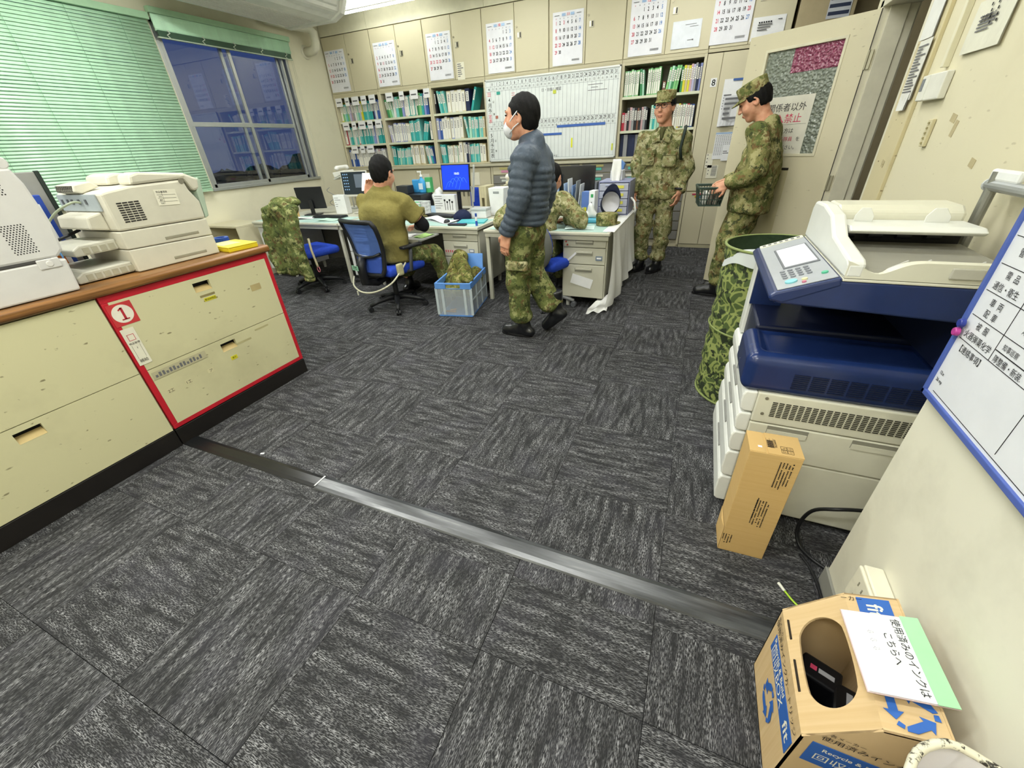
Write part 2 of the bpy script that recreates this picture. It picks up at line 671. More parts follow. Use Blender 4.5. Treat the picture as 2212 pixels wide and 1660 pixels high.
for i in range(-12, 4):
    cx = 0.092-T/2+T*i
    for j in range(-4, 12):
        rows_y = (0.555+T/2+T*j) if j <= 0 else (0.84+T/2+T*(j-1)+0.0)
        if j == 0: rows_y = 0.555+T/2-0.11
        cy = {True: 0.555-T/2+T*(j+1), False: 0.0}[j < 0] if j < 0 else (0.70 if j == 0 else 0.955+0.385-T/2+T*(j-1))
        if j == 0:
            cy = 0.555+T/2
            if cx < -5.9: continue
        if cx < -5.6 and cy > 6.9: continue
        par = (i+j) % 2
        o = carpet_tile(cx, cy, (0 if par == 0 else PI/2) + (PI if random.random() < .5 else 0))
        if j == 0:      # the row that is cut off along the cable cover
            o.location.z -= 0.0004

WALL = worn('dcd7be', '7d7350', 0.6, 2.2, 0.6, False)
WALLD = worn('d8d1b4', '8a7d58', 0.6, 2.6, .45, True)
CEIL = pl('deddd2', 0.8)
struct('ceiling', MB().box(-6.1, 2.6, -1.6, 7.1, 3.14, 3.28), CEIL)
# window wall with two openings
mb = MB()
WX0, WX1 = -6.06, -5.86
for y0, y1, z0, z1 in ((-1.6, 7.1, -0.006, 1.05), (-1.6, 7.1, 2.76, 3.14), (-1.6, 1.72, 1.05, 2.76), (3.62, 3.86, 1.05, 2.76), (5.66, 7.1, 1.05, 2.76)):
    mb.box(WX0, WX1, y0, y1, z0, z1)
struct('wall_left', mb, WALL)
struct('wall_back', MB().box(-6.06, 2.6, 6.92, 7.1, -0.006, 3.14), WALL)
struct('wall_front', MB().box(-6.06, 0.628, -1.6, -1.45, -0.006, 3.14), WALL)
# right wall with the doorway (opening Y 3.38 .. 4.31)
mb = MB()
mb.box(0.949, 1.129, 1.0, 3.36, -0.006, 3.14).box(0.949, 1.129, 3.36, 4.35, 2.08, 3.14).box(0.949, 1.129, 4.35, 4.50, -0.006, 3.14)
struct('wall_right', mb, WALLD)
mb = MB().box(0.628, 0.949, -1.6, 1.205, -0.006, 3.14)
struct('wall_partition', mb, worn('dddac8', '7d7a66', 0.55, 3.0, 1.1, False))
struct('baseboard_partition', MB().box(0.622, 0.80, 1.205, 1.213, 0, 0.075).box(0.619, 0.628, -1.4, 1.213, 0, 0.075), pl('8f8f88', 0.6), bevel=0.002)
struct('wall_corridor', MB().box(2.45, 2.6, 1.0, 7.1, -0.006, 3.14).box(1.056, 2.5, 0.9, 1.0, -0.006, 3.14), pl('6f7379', 0.7))
# wall beyond the open door (room widens)
struct('trim_1', MB().box(0.66, 1.16, 6.41, 6.92, 0, 2.9).box(1.16, 2.45, 6.85, 6.92, 0, 2.9), pl('b5a684', 0.6), bevel=0.004)
# pillar / door surround
DF = pl('dad5bf', 0.45)
mb = MB()
mb.box(0.934, 1.14, 4.305, 4.36, 0, 2.10)
mb.box(0.934, 1.14, 3.341, 3.385, 0, 2.10)
mb.box(0.934, 1.14, 3.341, 4.36, 2.06, 2.11)
mb.box(0.975, 1.08, 4.283, 4.31, 0, 2.06)
mb.box(1.08, 1.13, 4.294, 4.31, 0, 2.06)
struct('trim_2', mb, DF, bevel=0.003)
# wide beige facing board beside the doorway
struct('trim_3', MB().box(0.930, 0.949, 3.097, 3.341, 0, 2.14), worn('cdc29c', '6b5a38', 0.5, 4.0, 1.2), bevel=0.003)
struct('trim_4', MB().box(0.924, 0.949, 3.08, 3.098, 0, 0.99), pl('77705e', 0.4), bevel=0.002)
struct('trim_5', MB().box(0.924, 0.949, 2.886, 2.913, 1.60, 3.14), pl('dcd7bd', 0.45), bevel=0.003)

# ---------------------------------------------------------------- window with four panes
ALU = pl('b9bcba', 0.32, 0.75, 0.5)
GLASS = glassy('window_glass', (0.96, 0.98, 1, 1), 0.0, 0.0, 1.7)
win = thing('window_1', None, None, (0, 0, 0)); win['kind'] = 'structure'
mb = MB()
x0, x1 = -5.98, -5.862
mb.box(x0, x1, 3.86, 3.90, 1.05, 2.76).box(x0, x1, 5.62, 5.66, 1.05, 2.76).box(x0, x1, 3.86, 5.66, 2.72, 2.76).box(x0, -5.83, 3.84, 5.68, 1.035, 1.07)
mb.box(-5.90, -5.862, 5.54, 5.57, 1.07, 2.72).box(-5.95, -5.92, 5.585, 5.60, 1.07, 2.72)
o = mb.build('window_frame', ALU, win, bevel=0.003)
for (xs, ya, yb, nm) in ((-5.885, 3.90, 4.76, 'near'), (-5.93, 4.64, 5.54, 'far')):
    mb = MB()
    w = 0.04
    mb.box(xs-.014, xs+.014, ya, ya+w, 1.07, 2.72).box(xs-.014, xs+.014, yb-w, yb, 1.07, 2.72)
    mb.box(xs-.014, xs+.014, ya, yb, 1.07, 1.07+w).box(xs-.014, xs+.014, ya, yb, 2.69, 2.72).box(xs-.013, xs+.015, ya, yb, 1.75, 1.80)
    mb.build('window_sash', ALU, win, bevel=0.002)
    for z0, z1 in ((1.11, 1.75), (1.80, 2.69)):
        MB().box(xs-.003, xs+.003, ya+w, yb-w, z0, z1).build('window_pane', GLASS, win)
win2 = thing('window_2', None, None, (0, 0, 0)); win2['kind'] = 'structure'
mb = MB().box(x0, x1, 1.72, 1.76, 1.05, 2.76).box(x0, x1, 3.58, 3.62, 1.05, 2.76).box(x0, x1, 1.72, 3.62, 2.72, 2.76).box(x0, x1, 1.72, 3.62, 1.035, 1.07).box(-5.93, -5.89, 2.65, 2.69, 1.05, 2.76)
mb.build('window_frame', ALU, win2, bevel=0.003)
MB().box(-5.925, -5.915, 1.76, 3.58, 1.07, 2.72).build('window_pane', GLASS, win2)

# ---------------------------------------------------------------- trees outside in the dusk
for i, (x, y, z, r) in enumerate(((-35, 32, -1.55, 2.3), (-36, 37.2, -1.3, 2.3), (-34, 27, -1.9, 2.3), (-37, 42.5, -1.2, 2.4), (-33, 21.8, -2.3, 2.3))):
    s = SDF(0.5)
    rr = random.Random(i)
    for k in range(9):
        s.ell((rr.uniform(-1, 1)*r*.7, rr.uniform(-1, 1)*r*.7, rr.uniform(.3, 1.0)*r), (r*.45, r*.45, r*.36))
    s.disp = wrinkle(0.16, 5.0, (1, .7, .4), i)
    t = thing('tree', ['dark bushy tree outside the window, in the middle of the far pane', 'dark treetop outside, behind the bushy one at the lower right pane',
              'dark tree outside the window nearest the sash mullion', 'far dark tree outside at the right edge of the window', 'low dark tree outside below the left panes'][i], 'tree', (x, y, z))
    sput('crown', s, pl('1a211c', 0.9), t, 0.28)
    MB().cyl((0, 0, -3), (0, 0, r*.5), .25, .12).build('trunk', pl('231d18', 0.9), t)
struct('ground_outside', MB().box(-60, -6.1, -30, 70, -4.6, -4.4), pl('14181c', 0.9))

# ---------------------------------------------------------------- green venetian blinds
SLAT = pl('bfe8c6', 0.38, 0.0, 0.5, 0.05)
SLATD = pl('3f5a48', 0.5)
def slat_mesh(L, w=0.0325):
    mb = MB()
    n = 4
    vs = []
    for k in range(2):
        y = -L/2 if k == 0 else L/2
        for i in range(n+1):
            u = i/n-.5
            vs.append((u*w*.42, y, -u*w*0.92+0.004*(0.25-u*u)*4*0.6))
    fs = [(i, i+1, n+2+i, n+1+i) for i in range(n)]
    mb.add(vs, fs)
    return mb
bl = thing('venetian_blind', 'wide lowered green venetian blind covering the left window', 'blind', (-5.79, 2.32, 0))
z = 2.70
first = None
rr = random.Random(3)
while z > 1.07:
    if first is None:
        first = slat_mesh(2.96).build('slat', SLAT, bl, smooth=True, solid=0.0012)
        o = first
    else:
        o = first.copy(); COL.objects.link(o)
    o.location = (rr.uniform(-.001, .001), 0, z)
    o.rotation_euler = (rr.uniform(-.0012, .0012), rr.uniform(-.05, .10), 0)
    z -= 0.0285
MB().box(-.03, .03, -1.5, 1.5, 2.72, 2.78).build('headrail', pl('a4c8a4', 0.4), bl, bevel=.003)
MB().box(-.015, .015, -1.48, 1.48, 1.045, 1.062).build('bottom_rail', pl('a9c8a8', 0.4), bl, bevel=.003)
for y in (-1.2, -.75, -.25, .25, .75, 1.2):
    MB().cyl((.0155, y, 1.06), (.0155, y, 2.72), .0014, n=5).build('ladder_cord', pl('7fae8c', 0.6), bl)
bl2 = thing('venetian_blind', 'raised green venetian blind bunched up above the right window', 'blind', (-5.79, 4.77, 0))
for k in range(17):
    o = first.copy() if k else slat_mesh(1.83).build('slat', SLAT, bl2, smooth=True, solid=0.0012)
    if k == 0: f2 = o
    else:
        COL.objects.unlink(o) if o.name in COL.objects else None
        bpy.data.objects.remove(o)
        o = f2.copy(); COL.objects.link(o)
    o.location = (0.003*math.sin(k), 0, 2.77-k*0.0075)
    o.rotation_euler = (0, 1.0+rr.uniform(-.06, .06), 0)
MB().box(-.028, .03, -.93, .93, 2.785, 2.84).build('headrail', pl('a4c8a4', 0.4), bl2, bevel=.003)
MB().box(-.014, .014, -.915, .915, 2.575, 2.588).build('bottom_rail', pl('b9c9b4', 0.4), bl2, bevel=.003)
mb = MB()
for k in range(5):
    y = -.8+.4*k
    mb.tube([(.016, y, 2.655), (.02, y+.02, 2.63), (.017, y-.015, 2.61), (.016, y+.01, 2.585)], .006, 6)
mb.build('ladder_cord', pl('cfd8c8', 0.6), bl2)
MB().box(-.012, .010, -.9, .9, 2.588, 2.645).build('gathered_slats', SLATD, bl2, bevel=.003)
mb = MB()
mb.tube([(.03, .86, 2.6), (.03, .87, 1.2), (.03, .872, .9)], .002, 5).tube([(.03, .89, 2.6), (.03, .89, 1.3), (.03, .895, .95)], .002, 5)
mb.build('pull_cord', pl('c9c9b4', 0.6), bl2)

# ---------------------------------------------------------------- ceiling fittings
for i, (x, y) in enumerate(LAMPS):
    lab = ['ceiling tube lamp above the bookcases, its end in view beside the air conditioner'] + ['ceiling tube lamp number two counted from the bookcases']*1
    L = ['ceiling tube lamp by the air conditioner, in view at the top edge', 'ceiling tube lamp above the middle desk', 'ceiling tube lamp above the soldier in glasses', 'ceiling tube lamp above the jacket chair',
         'ceiling tube lamp above the walking person', 'ceiling tube lamp above the camouflage bin', 'ceiling tube lamp above the counter', 'ceiling tube lamp above the cable cover', 'unseen tube lamp added behind the counter end to brighten the foreground', 'unseen tube lamp added by the partition to brighten the foreground'][i]
    t = thing('ceiling_lamp', L, 'lamp', (x, y, LAMP_Z))
    MB().prism([(-.15, .08), (-.05, -.0), (.05, -.0), (.15, .08)], (-.64, .64), frame((0, 0, 0), (0, 1, 0), (0, 0, 1))).build('housing', pl('e6e6e0', 0.4), t, bevel=.004)
    for s in (-.09, .09):
        MB().cyl((-.6, s, -.016), (.6, s, -.016), .0145).build('tube', pl('fbfff8', 0.4, 0, .4, 0, 19.0), t, smooth=False)
        for e in (-.615, .615):
            MB().bc((e, s, -.006), (.03, .04, .05)).build('socket', pl('d8d8d0', .4), t, bevel=.003)

ac = thing('air_conditioner', 'large off-white air conditioner hanging from the ceiling by the window', 'air conditioner', (-4.95, 4.55, 0))
SH = pl('e8e6de', 0.42)
prof = [(-.50, 3.10), (-.50, 2.88), (-.46, 2.85), (.30, 2.84), (.44, 2.90), (.50, 3.0), (.50, 3.10)]
MB().prism(prof, (-.86, .86), Matrix(((1, 0, 0, 0), (0, 0, -1, 0), (0, 1, 0, 0), (0, 0, 0, 1)))).build('casing', SH, ac, bevel=.012)
for s in (-1, 1):
    prof2 = [(-.53, 3.12), (-.53, 2.87), (-.47, 2.83), (.31, 2.82), (.47, 2.88), (.54, 3.0), (.54, 3.12)]
    MB().prism(prof2, (s*.86-.045 if s > 0 else -.905, .905 if s > 0 else -.815), Matrix(((1, 0, 0, 0), (0, 0, -1, 0), (0, 1, 0, 0), (0, 0, 0, 1)))).build('end_cap', pl('e2e0d8', .4), ac, bevel=.02)
mb = MB()
for k in range(9):
    mb.bc((-.36+.055*k, 0, 2.838), (.012, 1.5, .012))
mb.build('intake_grille', pl('e3e1d8', .5), ac)['kind'] = 'stuff'
for k in range(2):
    MB().bc((.40+.05*k, 0, 2.885+.045*k), (.06, 1.55, .008), rot=(0, -.6, 0)).build('louver', pl('cfcfc6', .4), ac, bevel=.002)
MB().box(-.3, .3, -.5, .5, 3.10, 3.14).build('mounting_bracket', pl('c0c0b8', .5), ac)

t = thing('wall_pipe', 'cream elbow pipe running from the air conditioner into the wall', 'pipe', (-5.86, 6.05, 2.72))
MB().tube([(0.0, 0, 0), (.10, 0, 0), (.16, 0, .005), (.215, 0, .04), (.235, 0, .10), (.235, 0, .20), (.20, -.05, .25), (.1, -.4, .26), (.1, -.7, .26)], .058, 14).build('pipe', pl('dedbc8', .45), t, smooth=True)
MB().cyl((-.002, 0, 0), (.016, 0, 0), .092, .085, 20).build('flange', pl('d9d6c2', .5), t, bevel=.003)
# ================================================================ the wall of steel cabinets
STEEL = worn('cbc3a6', '77694a', 0.42, 2.4, 0.35, False)
STEELB = worn('bfb799', '6f6347', 0.45, 2.4, 0.5, False)
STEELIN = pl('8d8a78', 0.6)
INK = pl('1c1c1e', 0.7, 0, .2, 0)
INKR = pl('d23a55', 0.7, 0, .2, 0)
INKB = pl('4a7fc0', 0.7, 0, .2, 0)
INKN = pl('2f4f8f', 0.7, 0, .2, 0)
INKG = pl('6e6e70', 0.7, 0, .2, 0)
PAPER = pl('e9e9ea', 0.7, 0, .25, .02)
PAPERC = pl('e4e0cc', 0.7, 0, .25, .03)
YF = 6.40
UX = [-5.845, -4.912, -3.98, -3.045, -2.10, -1.14, -0.165, 0.63]
names = ['first', 'second', 'third', 'fourth', 'fifth', 'sixth', 'last']
def XZ(x, z, y=YF):           # frame on the cabinet front: x right, z up, facing the room
    return frame((x, y, z), (1, 0, 0), (0, 0, 1))
# filler strip up to the ceiling, each panel a part
fp = thing('filler_panel', 'plain cream panels between the top cupboards and the ceiling', 'panel', (0, 0, 0))
fx = [-5.85, -4.93, -3.0, -1.1, .63]
for a, b in zip(fx[:-1], fx[1:]):
    MB().box(a+.002, b-.002, YF+.004, YF+.03, 2.94, 3.14).build('panel', pl('d6d1b8', .5), fp, bevel=.002)
for i in range(7):
    a, b = UX[i]+.002, UX[i+1]-.002
    t = thing('top_cupboard', f'cream steel top cupboard with two doors, {names[i]} from the window', 'cupboard', (0, 0, 0), group='steel cupboards along the top of the back wall')
    z0, z1 = 2.20, 2.935
    MB().box(a, b, YF+.02, YF+.42, z0, z1).box(a, b, YF-.002, YF+.02, z0-.02, z0+.012).build('carcass', STEELB, t, bevel=.002)
    m = (a+b)/2
    for (p, q) in ((a, m), (m, b)):
        d = MB().box(p+.004, q-.004, YF, YF+.02, z0+.016, z1-.006).build('door', STEEL, t, bevel=.003)
        if p == m:
            lk = MB().mat(pl('a9a492', .35, .5)).bc((m+.07, YF-.003, 2.60), (.055, .008, .065)).mat(pl('3b3830', .5)).bc((m+.083, YF-.008, 2.60), (.016, .004, .05))
            lk.mat(pl('d8d4c4', .3, .6)).bc((m+.055, YF-.008, 2.60), (.014, .004, .05))
            lk.build('latch', None, d)
            MB().cyl((m+.03, YF-.006, 2.685), (m+.03, YF+.002, 2.685), .012, n=10).build('keyhole', pl('8d8672', .35, .7), d)

# ---------------------------------------------------------------- open bookcases
def bookcase(i, label, shelves):
    a, b = UX[i]+.001, UX[i+1]-.001
    t = thing('bookcase', label, 'bookcase', (0, 0, 0), group='open steel bookcases on the base cabinets')
    MB().box(a, a+.03, YF, YF+.42, 1.14, 2.18).build('side_panel', STEEL, t, bevel=.002)
    MB().box(b-.03, b, YF, YF+.42, 1.14, 2.18).build('side_panel', STEEL, t, bevel=.002)
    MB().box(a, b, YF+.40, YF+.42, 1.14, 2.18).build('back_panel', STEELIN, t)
    MB().box(a+.03, b-.03, YF+.0, YF+.42, 2.15, 2.18).build('top_panel', STEELB, t)
    MB().box(a+.03, b-.03, YF, YF+.42, 1.14, 1.16).build('bottom_panel', STEELB, t)
    for z in shelves:
        MB().box(a+.03, b-.03, YF+.005, YF+.40, z-.022, z).box(a+.03, b-.03, YF+.003, YF+.012, z-.03, z).build('shelf', pl('cfd2b8', .45), t, bevel=.002)
    return a+.035, b-.035
rows = {}
for i in range(3):
    x0, x1 = bookcase(i, f'beige open bookcase of binders, {names[i]} from the window', (1.49, 1.83))
    rows[i] = (x0, x1, (1.83, 1.49, 1.16))
x0, x1 = bookcase(5, 'beige open bookcase of manuals behind the soldier in glasses', (1.46, 1.83))
rows[5] = (x0, x1, (1.83, 1.46, 1.16))
x0, x1 = bookcase(4, 'beige bookcase mostly hidden behind the month planner', (1.49, 1.83))
x0, x1 = bookcase(3, 'beige bookcase hidden behind the left half of the planner', (1.49, 1.83))

BC = {'teal': '3aa9a6', 'aqua': '74c3bd', 'mint': 'a9d6bd', 'green': '3f8a58', 'lime': '7fc07c', 'blue': '3d5fa6', 'periwinkle': '8d97cc', 'grey': '8f9092', 'cream': 'd9cfae', 'beige': 'c9b98c', 'white': 'dcdcda',
      'navy': '232c4a', 'black': '26272b', 'red': 'b53042', 'yellow': 'd8d03a', 'lavender': 'b6b2d0', 'rose': 'c9a3a6', 'brown': '7a5140'}
LAB = pl('e8e6dc', .7)
def book(x, y, z, w, h, d, colour, lean=0.0, spine=True, label='', group=None, kind='binder'):
    mb = MB()
    m = pl(BC[colour], .55, 0, .3, .08)
    mb.mat(m)
    e = .0025
    mb.box(0, e, 0, d, 0, h).box(w-e, w, 0, d, 0, h).box(0, w, -.002, e, 0, h)
    mb.mat(pl('d7d3c4', .8)).box(e, w-e, .004, d-.006, .004, h-.006)
    if spine:
        mb.mat(LAB)
        if spine == 'full': mb.box(w*.08, w*.92, -.004, -.002, h*.05, h*.95)
        else: mb.box(w*.15, w*.85, -.004, -.002, h*.45, h*.88)
        mb.mat(INKG)
        zz = h*.84
        while zz > h*.5:
            mb.box(w*.35, w*.65, -.0048, -.004, zz-.012, zz); zz -= .02
    o = mb.build(kind, None)
    o.location = (x, y, z)
    o.rotation_euler = (0, lean, 0)
    tag(o, label, 'book' if kind == 'manual' else 'binder', group)
    return o
ordn = ['first', 'second', 'third', 'fourth', 'fifth', 'sixth', 'seventh', 'eighth', 'ninth', 'tenth', 'eleventh', 'twelfth', 'thirteenth', 'fourteenth', 'fifteenth', 'sixteenth', 'seventeenth', 'eighteenth', 'nineteenth', 'twentieth',
        'twenty-first', 'twenty-second', 'twenty-third', 'twenty-fourth', 'twenty-fifth', 'twenty-sixth', 'twenty-seventh', 'twenty-eighth', 'twenty-ninth', 'thirtieth', 'thirty-first', 'thirty-second', 'thirty-third', 'thirty-fourth']
rowname = ['top', 'middle', 'bottom']
casename = {0: 'the bookcase next to the window', 1: 'the second bookcase', 2: 'the bookcase beside the planner', 5: 'the bookcase behind the glasses soldier'}
def fill(ci, ri, spec, kind='binder'):
    """spec: list of (colour, width, height, lean, spine) or a gap number"""
    x0, x1, zs = rows[ci]
    z = zs[ri]
    x = x0+.004
    rr = random.Random(ci*10+ri)
    total = sum(s if isinstance(s, (int, float)) else s[1]+.0015+abs(math.sin(s[3]))*s[2]*(1 if s[3] else 0)*0 for s in spec)
    k = 0
    prev = 0.0
    items = [q for q in spec]
    for i_, s in enumerate(items):
        if isinstance(s, (int, float)):
            x += s; prev = 0.0; continue
        c, w, h, lean, sp = s
        if lean < 0 and prev != lean: x += h*math.sin(-lean)
        need = w*math.cos(lean)+(h*math.sin(lean) if lean > 0 else 0)
        if x+need > x1: break
        zz = z+.0006+(w*math.sin(lean) if lean > 0 else 0)
        lab = f'{c} {kind}, {ordn[k]} on the {rowname[ri]} shelf of {casename[ci]}'
        book(x, YF+.03+rr.uniform(0, .03), zz, w, h, .22, c, lean, sp, lab, f'{kind}s on the {rowname[ri]} shelf of {casename[ci]}', kind)
        k += 1
        x += w/math.cos(lean)+.0016
        nxt = items[i_+1] if i_+1 < len(items) else None
        if lean > 0 and (isinstance(nxt, (int, float)) or nxt is None or nxt[3] != lean): x += h*math.sin(lean)
        prev = lean
def run(colours, n, w, h, lean=0.0, sp=True, jit=.15, seed=0):
    rr = random.Random(seed)
    return [(colours[j % len(colours)], w*(1+rr.uniform(-jit, jit)), h*(1+rr.uniform(-.04, .03)), lean, sp) for j in range(n)]
# next to the window
fill(0, 0, run(['yellow'], 1, .04, .27, 0, 'full')+run(['lime', 'mint', 'aqua'], 4, .032, .24, 0)+run(['lavender', 'rose', 'grey', 'white', 'mint', 'aqua'], 7, .034, .25, 0, True, .2, 2)+run(['yellow', 'teal', 'teal', 'aqua', 'teal', 'teal'], 6, .036, .26, 0, True, .1, 3)+run(['navy', 'periwinkle', 'white', 'blue', 'periwinkle', 'aqua'], 7, .034, .26, 0, True, .15, 4))
fill(0, 1, run(['red'], 1, .05, .26, 0, 'full')+run(['white', 'aqua', 'teal', 'mint'], 6, .032, .25, 0, True, .2, 5)+run(['red'], 1, .045, .26, 0, 'full')+run(['aqua', 'teal', 'mint', 'teal'], 6, .034, .26, 0, True, .15, 6)+run(['teal', 'aqua', 'periwinkle', 'white', 'grey', 'teal', 'teal'], 9, .037, .26, 0, True, .1, 7))
fill(0, 2, run(['blue', 'white', 'white', 'blue'], 5, .036, .25, 0, True, .2, 8)+run(['white', 'periwinkle', 'white', 'white'], 8, .04, .28, 0, 'full', .25, 9)+run(['grey', 'lavender', 'white', 'rose'], 7, .038, .25, 0, True, .2, 10))
# second
fill(1, 0, run(['green', 'lime', 'mint'], 3, .038, .24, -.16)+run(['white', 'aqua', 'green', 'green', 'periwinkle'], 5, .04, .27, 0, True, .2, 11)+run(['rose', 'white', 'aqua', 'teal', 'mint', 'aqua'], 7, .032, .27, 0, 'full', .15, 12)+run(['green', 'lime', 'teal', 'periwinkle', 'blue', 'periwinkle'], 7, .044, .28, 0, True, .2, 13))
fill(1, 1, run(['lavender', 'white'], 2, .03, .24, -.12)+run(['lavender', 'periwinkle', 'periwinkle', 'white'], 7, .034, .26, 0, 'full', .1, 14)+run(['cream'], 2, .04, .25, 0, 'full')+run(['teal', 'aqua', 'teal'], 5, .035, .29, 0, True, .15, 15)+run(['teal'], 2, .04, .26, .28)+run(['black', 'white', 'navy', 'rose'], 4, .045, .27, 0, 'full', .1, 16))
fill(1, 2, run(['teal'], 2, .03, .275)+[.01]+run(['aqua', 'teal', 'mint', 'aqua'], 10, .027, .24, .10, True, .1, 17)+run(['cream', 'beige'], 5, .05, .28, 0, 'full', .1, 18)+run(['aqua', 'white', 'teal', 'blue', 'mint'], 5, .034, .25, -.18, True, .1, 19))
# beside the planner
fill(2, 0, run(['black'], 1, .02, .28)+[.02]+run(['aqua', 'teal', 'mint'], 4, .03, .28, -.15)+run(['cream', 'white'], 5, .06, .265, 0, 'full', .1, 20)+run(['navy'], 1, .06, .27)+run(['teal'], 1, .03, .29, .3)+run(['white', 'black', 'white', 'navy'], 4, .042, .26, .42, 'full', .1, 21))
fill(2, 1, run(['periwinkle', 'blue'], 2, .04, .28, 0)+run(['white', 'white', 'cream', 'periwinkle'], 7, .05, .285, 0, 'full', .1, 22)+[.02]+run(['aqua'], 1, .03, .27, -.2)+run(['mint', 'aqua', 'mint', 'teal'], 6, .036, .265, 0, True, .1, 23)+run(['beige', 'teal', 'navy', 'teal', 'white'], 5, .035, .255, 0, True, .1, 24))
fill(2, 2, run(['teal', 'aqua'], 3, .034, .26, -.08, True)+run(['cream', 'mint', 'cream'], 6, .036, .24, 0, 'full', .1, 25)+run(['cream', 'white'], 2, .055, .28, 0, 'full')+run(['navy', 'grey'], 2, .03, .275)+run(['teal', 'aqua', 'mint'], 5, .032, .25, 0, True, .15, 26)+run(['cream', 'beige', 'cream'], 4, .05, .25, 0, 'full', .1, 27)+run(['green', 'teal'], 3, .036, .25, 0, True, .1, 28))
# behind the soldier in glasses
fill(5, 0, run(['lime', 'mint', 'lime'], 7, .024, .27, 0, 'full', .1, 29)+run(['green', 'mint'], 2, .022, .27, -.08)+[.03]+run(['lime'], 6, .024, .27, 0, 'full', .1, 30)+[.03]+run(['brown'], 1, .03, .13)+run(['lime', 'mint', 'green', 'lime'], 5, .027, .27, .13, True, .1, 31)+run(['green', 'yellow', 'beige', 'yellow'], 4, .026, .26, 0, True, .1, 32)+run(['rose', 'lavender', 'grey', 'navy', 'periwinkle', 'rose', 'white'], 14, .021, .27, 0, True, .2, 33), 'manual')
fill(5, 1, run(['red', 'rose'], 2, .03, .2)+run(['black', 'rose', 'grey', 'black', 'brown'], 9, .026, .25, 0, True, .2, 34)+[.04]+run(['mint', 'teal', 'mint'], 4, .026, .26, 0)+[.16]+run(['beige', 'white', 'yellow', 'brown', 'green', 'white', 'red', 'navy', 'blue', 'beige'], 14, .024, .25, 0, 'full', .2, 35), 'manual')
fill(5, 2, run(['navy', 'grey', 'navy'], 6, .046, .25, 0, False, .1, 36)+run(['periwinkle', 'blue'], 3, .05, .25, 0, False)+run(['teal', 'white'], 8, .034, .25, 0, True), 'binder')
# white index cards that hang in front of the shelves next to the window
kk = 0
for (xa, zc, n, ri) in ((-5.74, 2.10, 5, 0), (-5.70, 1.765, 5, 1), (-5.62, 1.42, 3, 2), (-4.72, 2.10, 4, 3)):
    for j in range(n):
        w = (.15, .10, .16, .12, .14)[j % 5]*.9
        x = xa+.17*j+ (.0 if ri < 3 else .06*j)
        mb = MB().mat(PAPER).box(-w/2, w/2, -.002, .001, -.06, .055).mat(INKG).box(-w*.35, w*.3, -.003, -.002, -.012, .006)
        one('index_card', mb, None, f'{ordn[j]} white index card hung at the {["top shelf","middle shelf","bottom shelf","top shelf"][ri]} of {"the window bookcase" if ri<3 else "the second bookcase"}', 'card', (x, YF-.004, zc), group='white index cards hung on the shelves')

# ---------------------------------------------------------------- base cabinets
bt = MB().box(UX[0], UX[6], YF-.045, YF+.45, 1.10, 1.137)
one('cabinet_top', bt, pl('b9b49c', .4), 'long grey-beige top slab on the base cabinets under the bookcases', 'worktop', bevel=.004)
for i in range(3):
    a, b = UX[i]+.002, UX[i+1]-.002
    t = thing('base_cabinet', f'beige base cabinet with sliding doors, {names[i]} from the window', 'cabinet', (0, 0, 0), group='beige base cabinets with sliding doors')
    MB().box(a, b, YF+.02, YF+.44, .0, 1.10).build('carcass', STEELB, t, bevel=.002)
    m = (a+b)/2
    for j, (p, q) in enumerate(((a+.01, m+.02), (m-.02, b-.01))):
        d = MB().box(p, q, YF-.012+.012*j, YF+.004+.012*j, .06, 1.075).build('sliding_door', STEEL, t, bevel=.003)
        MB().bc(((q-.06) if j == 0 else (p+.06), YF-.016+.012*j, .75), (.03, .008, .14)).build('finger_pull', pl('8d8874', .4, .4), d, bevel=.002)
    MB().bc((a+.66, YF-.004, .93), (.14, .004, .18)).build('label_card', PAPERC, t)
    MB().bc((m, YF-.03, .79), (.62, .02, .035)).build('rail', pl('d6d1bb', .4), t, bevel=.003)
for i in (3, 4, 5):
    a, b = UX[i]+.002, UX[i+1]-.002
    t = thing('letter_drawer_cabinet', ['base cabinet of small drawers left under the planner', 'base cabinet of small labelled drawers right under the planner', 'base cabinet of grey drawer trays behind the glasses soldier'][i-3], 'cabinet', (0, 0, 0))
    MB().box(a, b, YF+.02, YF+.44, 0, 1.10).build('carcass', STEEL, t, bevel=.002)
    MB().box(a, a+.03, YF, YF+.02, .03, 1.10).box(b-.03, b, YF, YF+.02, .03, 1.10).box((a+b)/2-.02, (a+b)/2+.02, YF, YF+.02, .03, 1.1).build('face_frame', STEEL, t, bevel=.002)
    w = (b-a-.10)/2
    for c in range(2):
        for k in range(8):
            z1 = 1.092-k*.125
            xa = a+.03+c*(w+.04)
            d = MB().box(xa+.006, xa+w-.006, YF-.003, YF+.02, z1-.112, z1).build('drawer', pl('82807a', .45) if k != 0 or i != 3 else STEEL, t, bevel=.003)
            MB().bc((xa+w*.5, YF-.006, z1-.03), (w*.42, .006, .026)).build('label_holder', pl(['c9c07a', 'd7d3c4', 'c9c07a', 'd7d3c4'][k % 4], .5), d)
            MB().bc((xa+w*.5, YF-.007, z1-.07), (w*.3, .006, .030)).build('label', pl(['cfd3c8', '4fb5a2', '4fb5a2', 'd08aa6'][(k+c+i) % 4], .5), d)

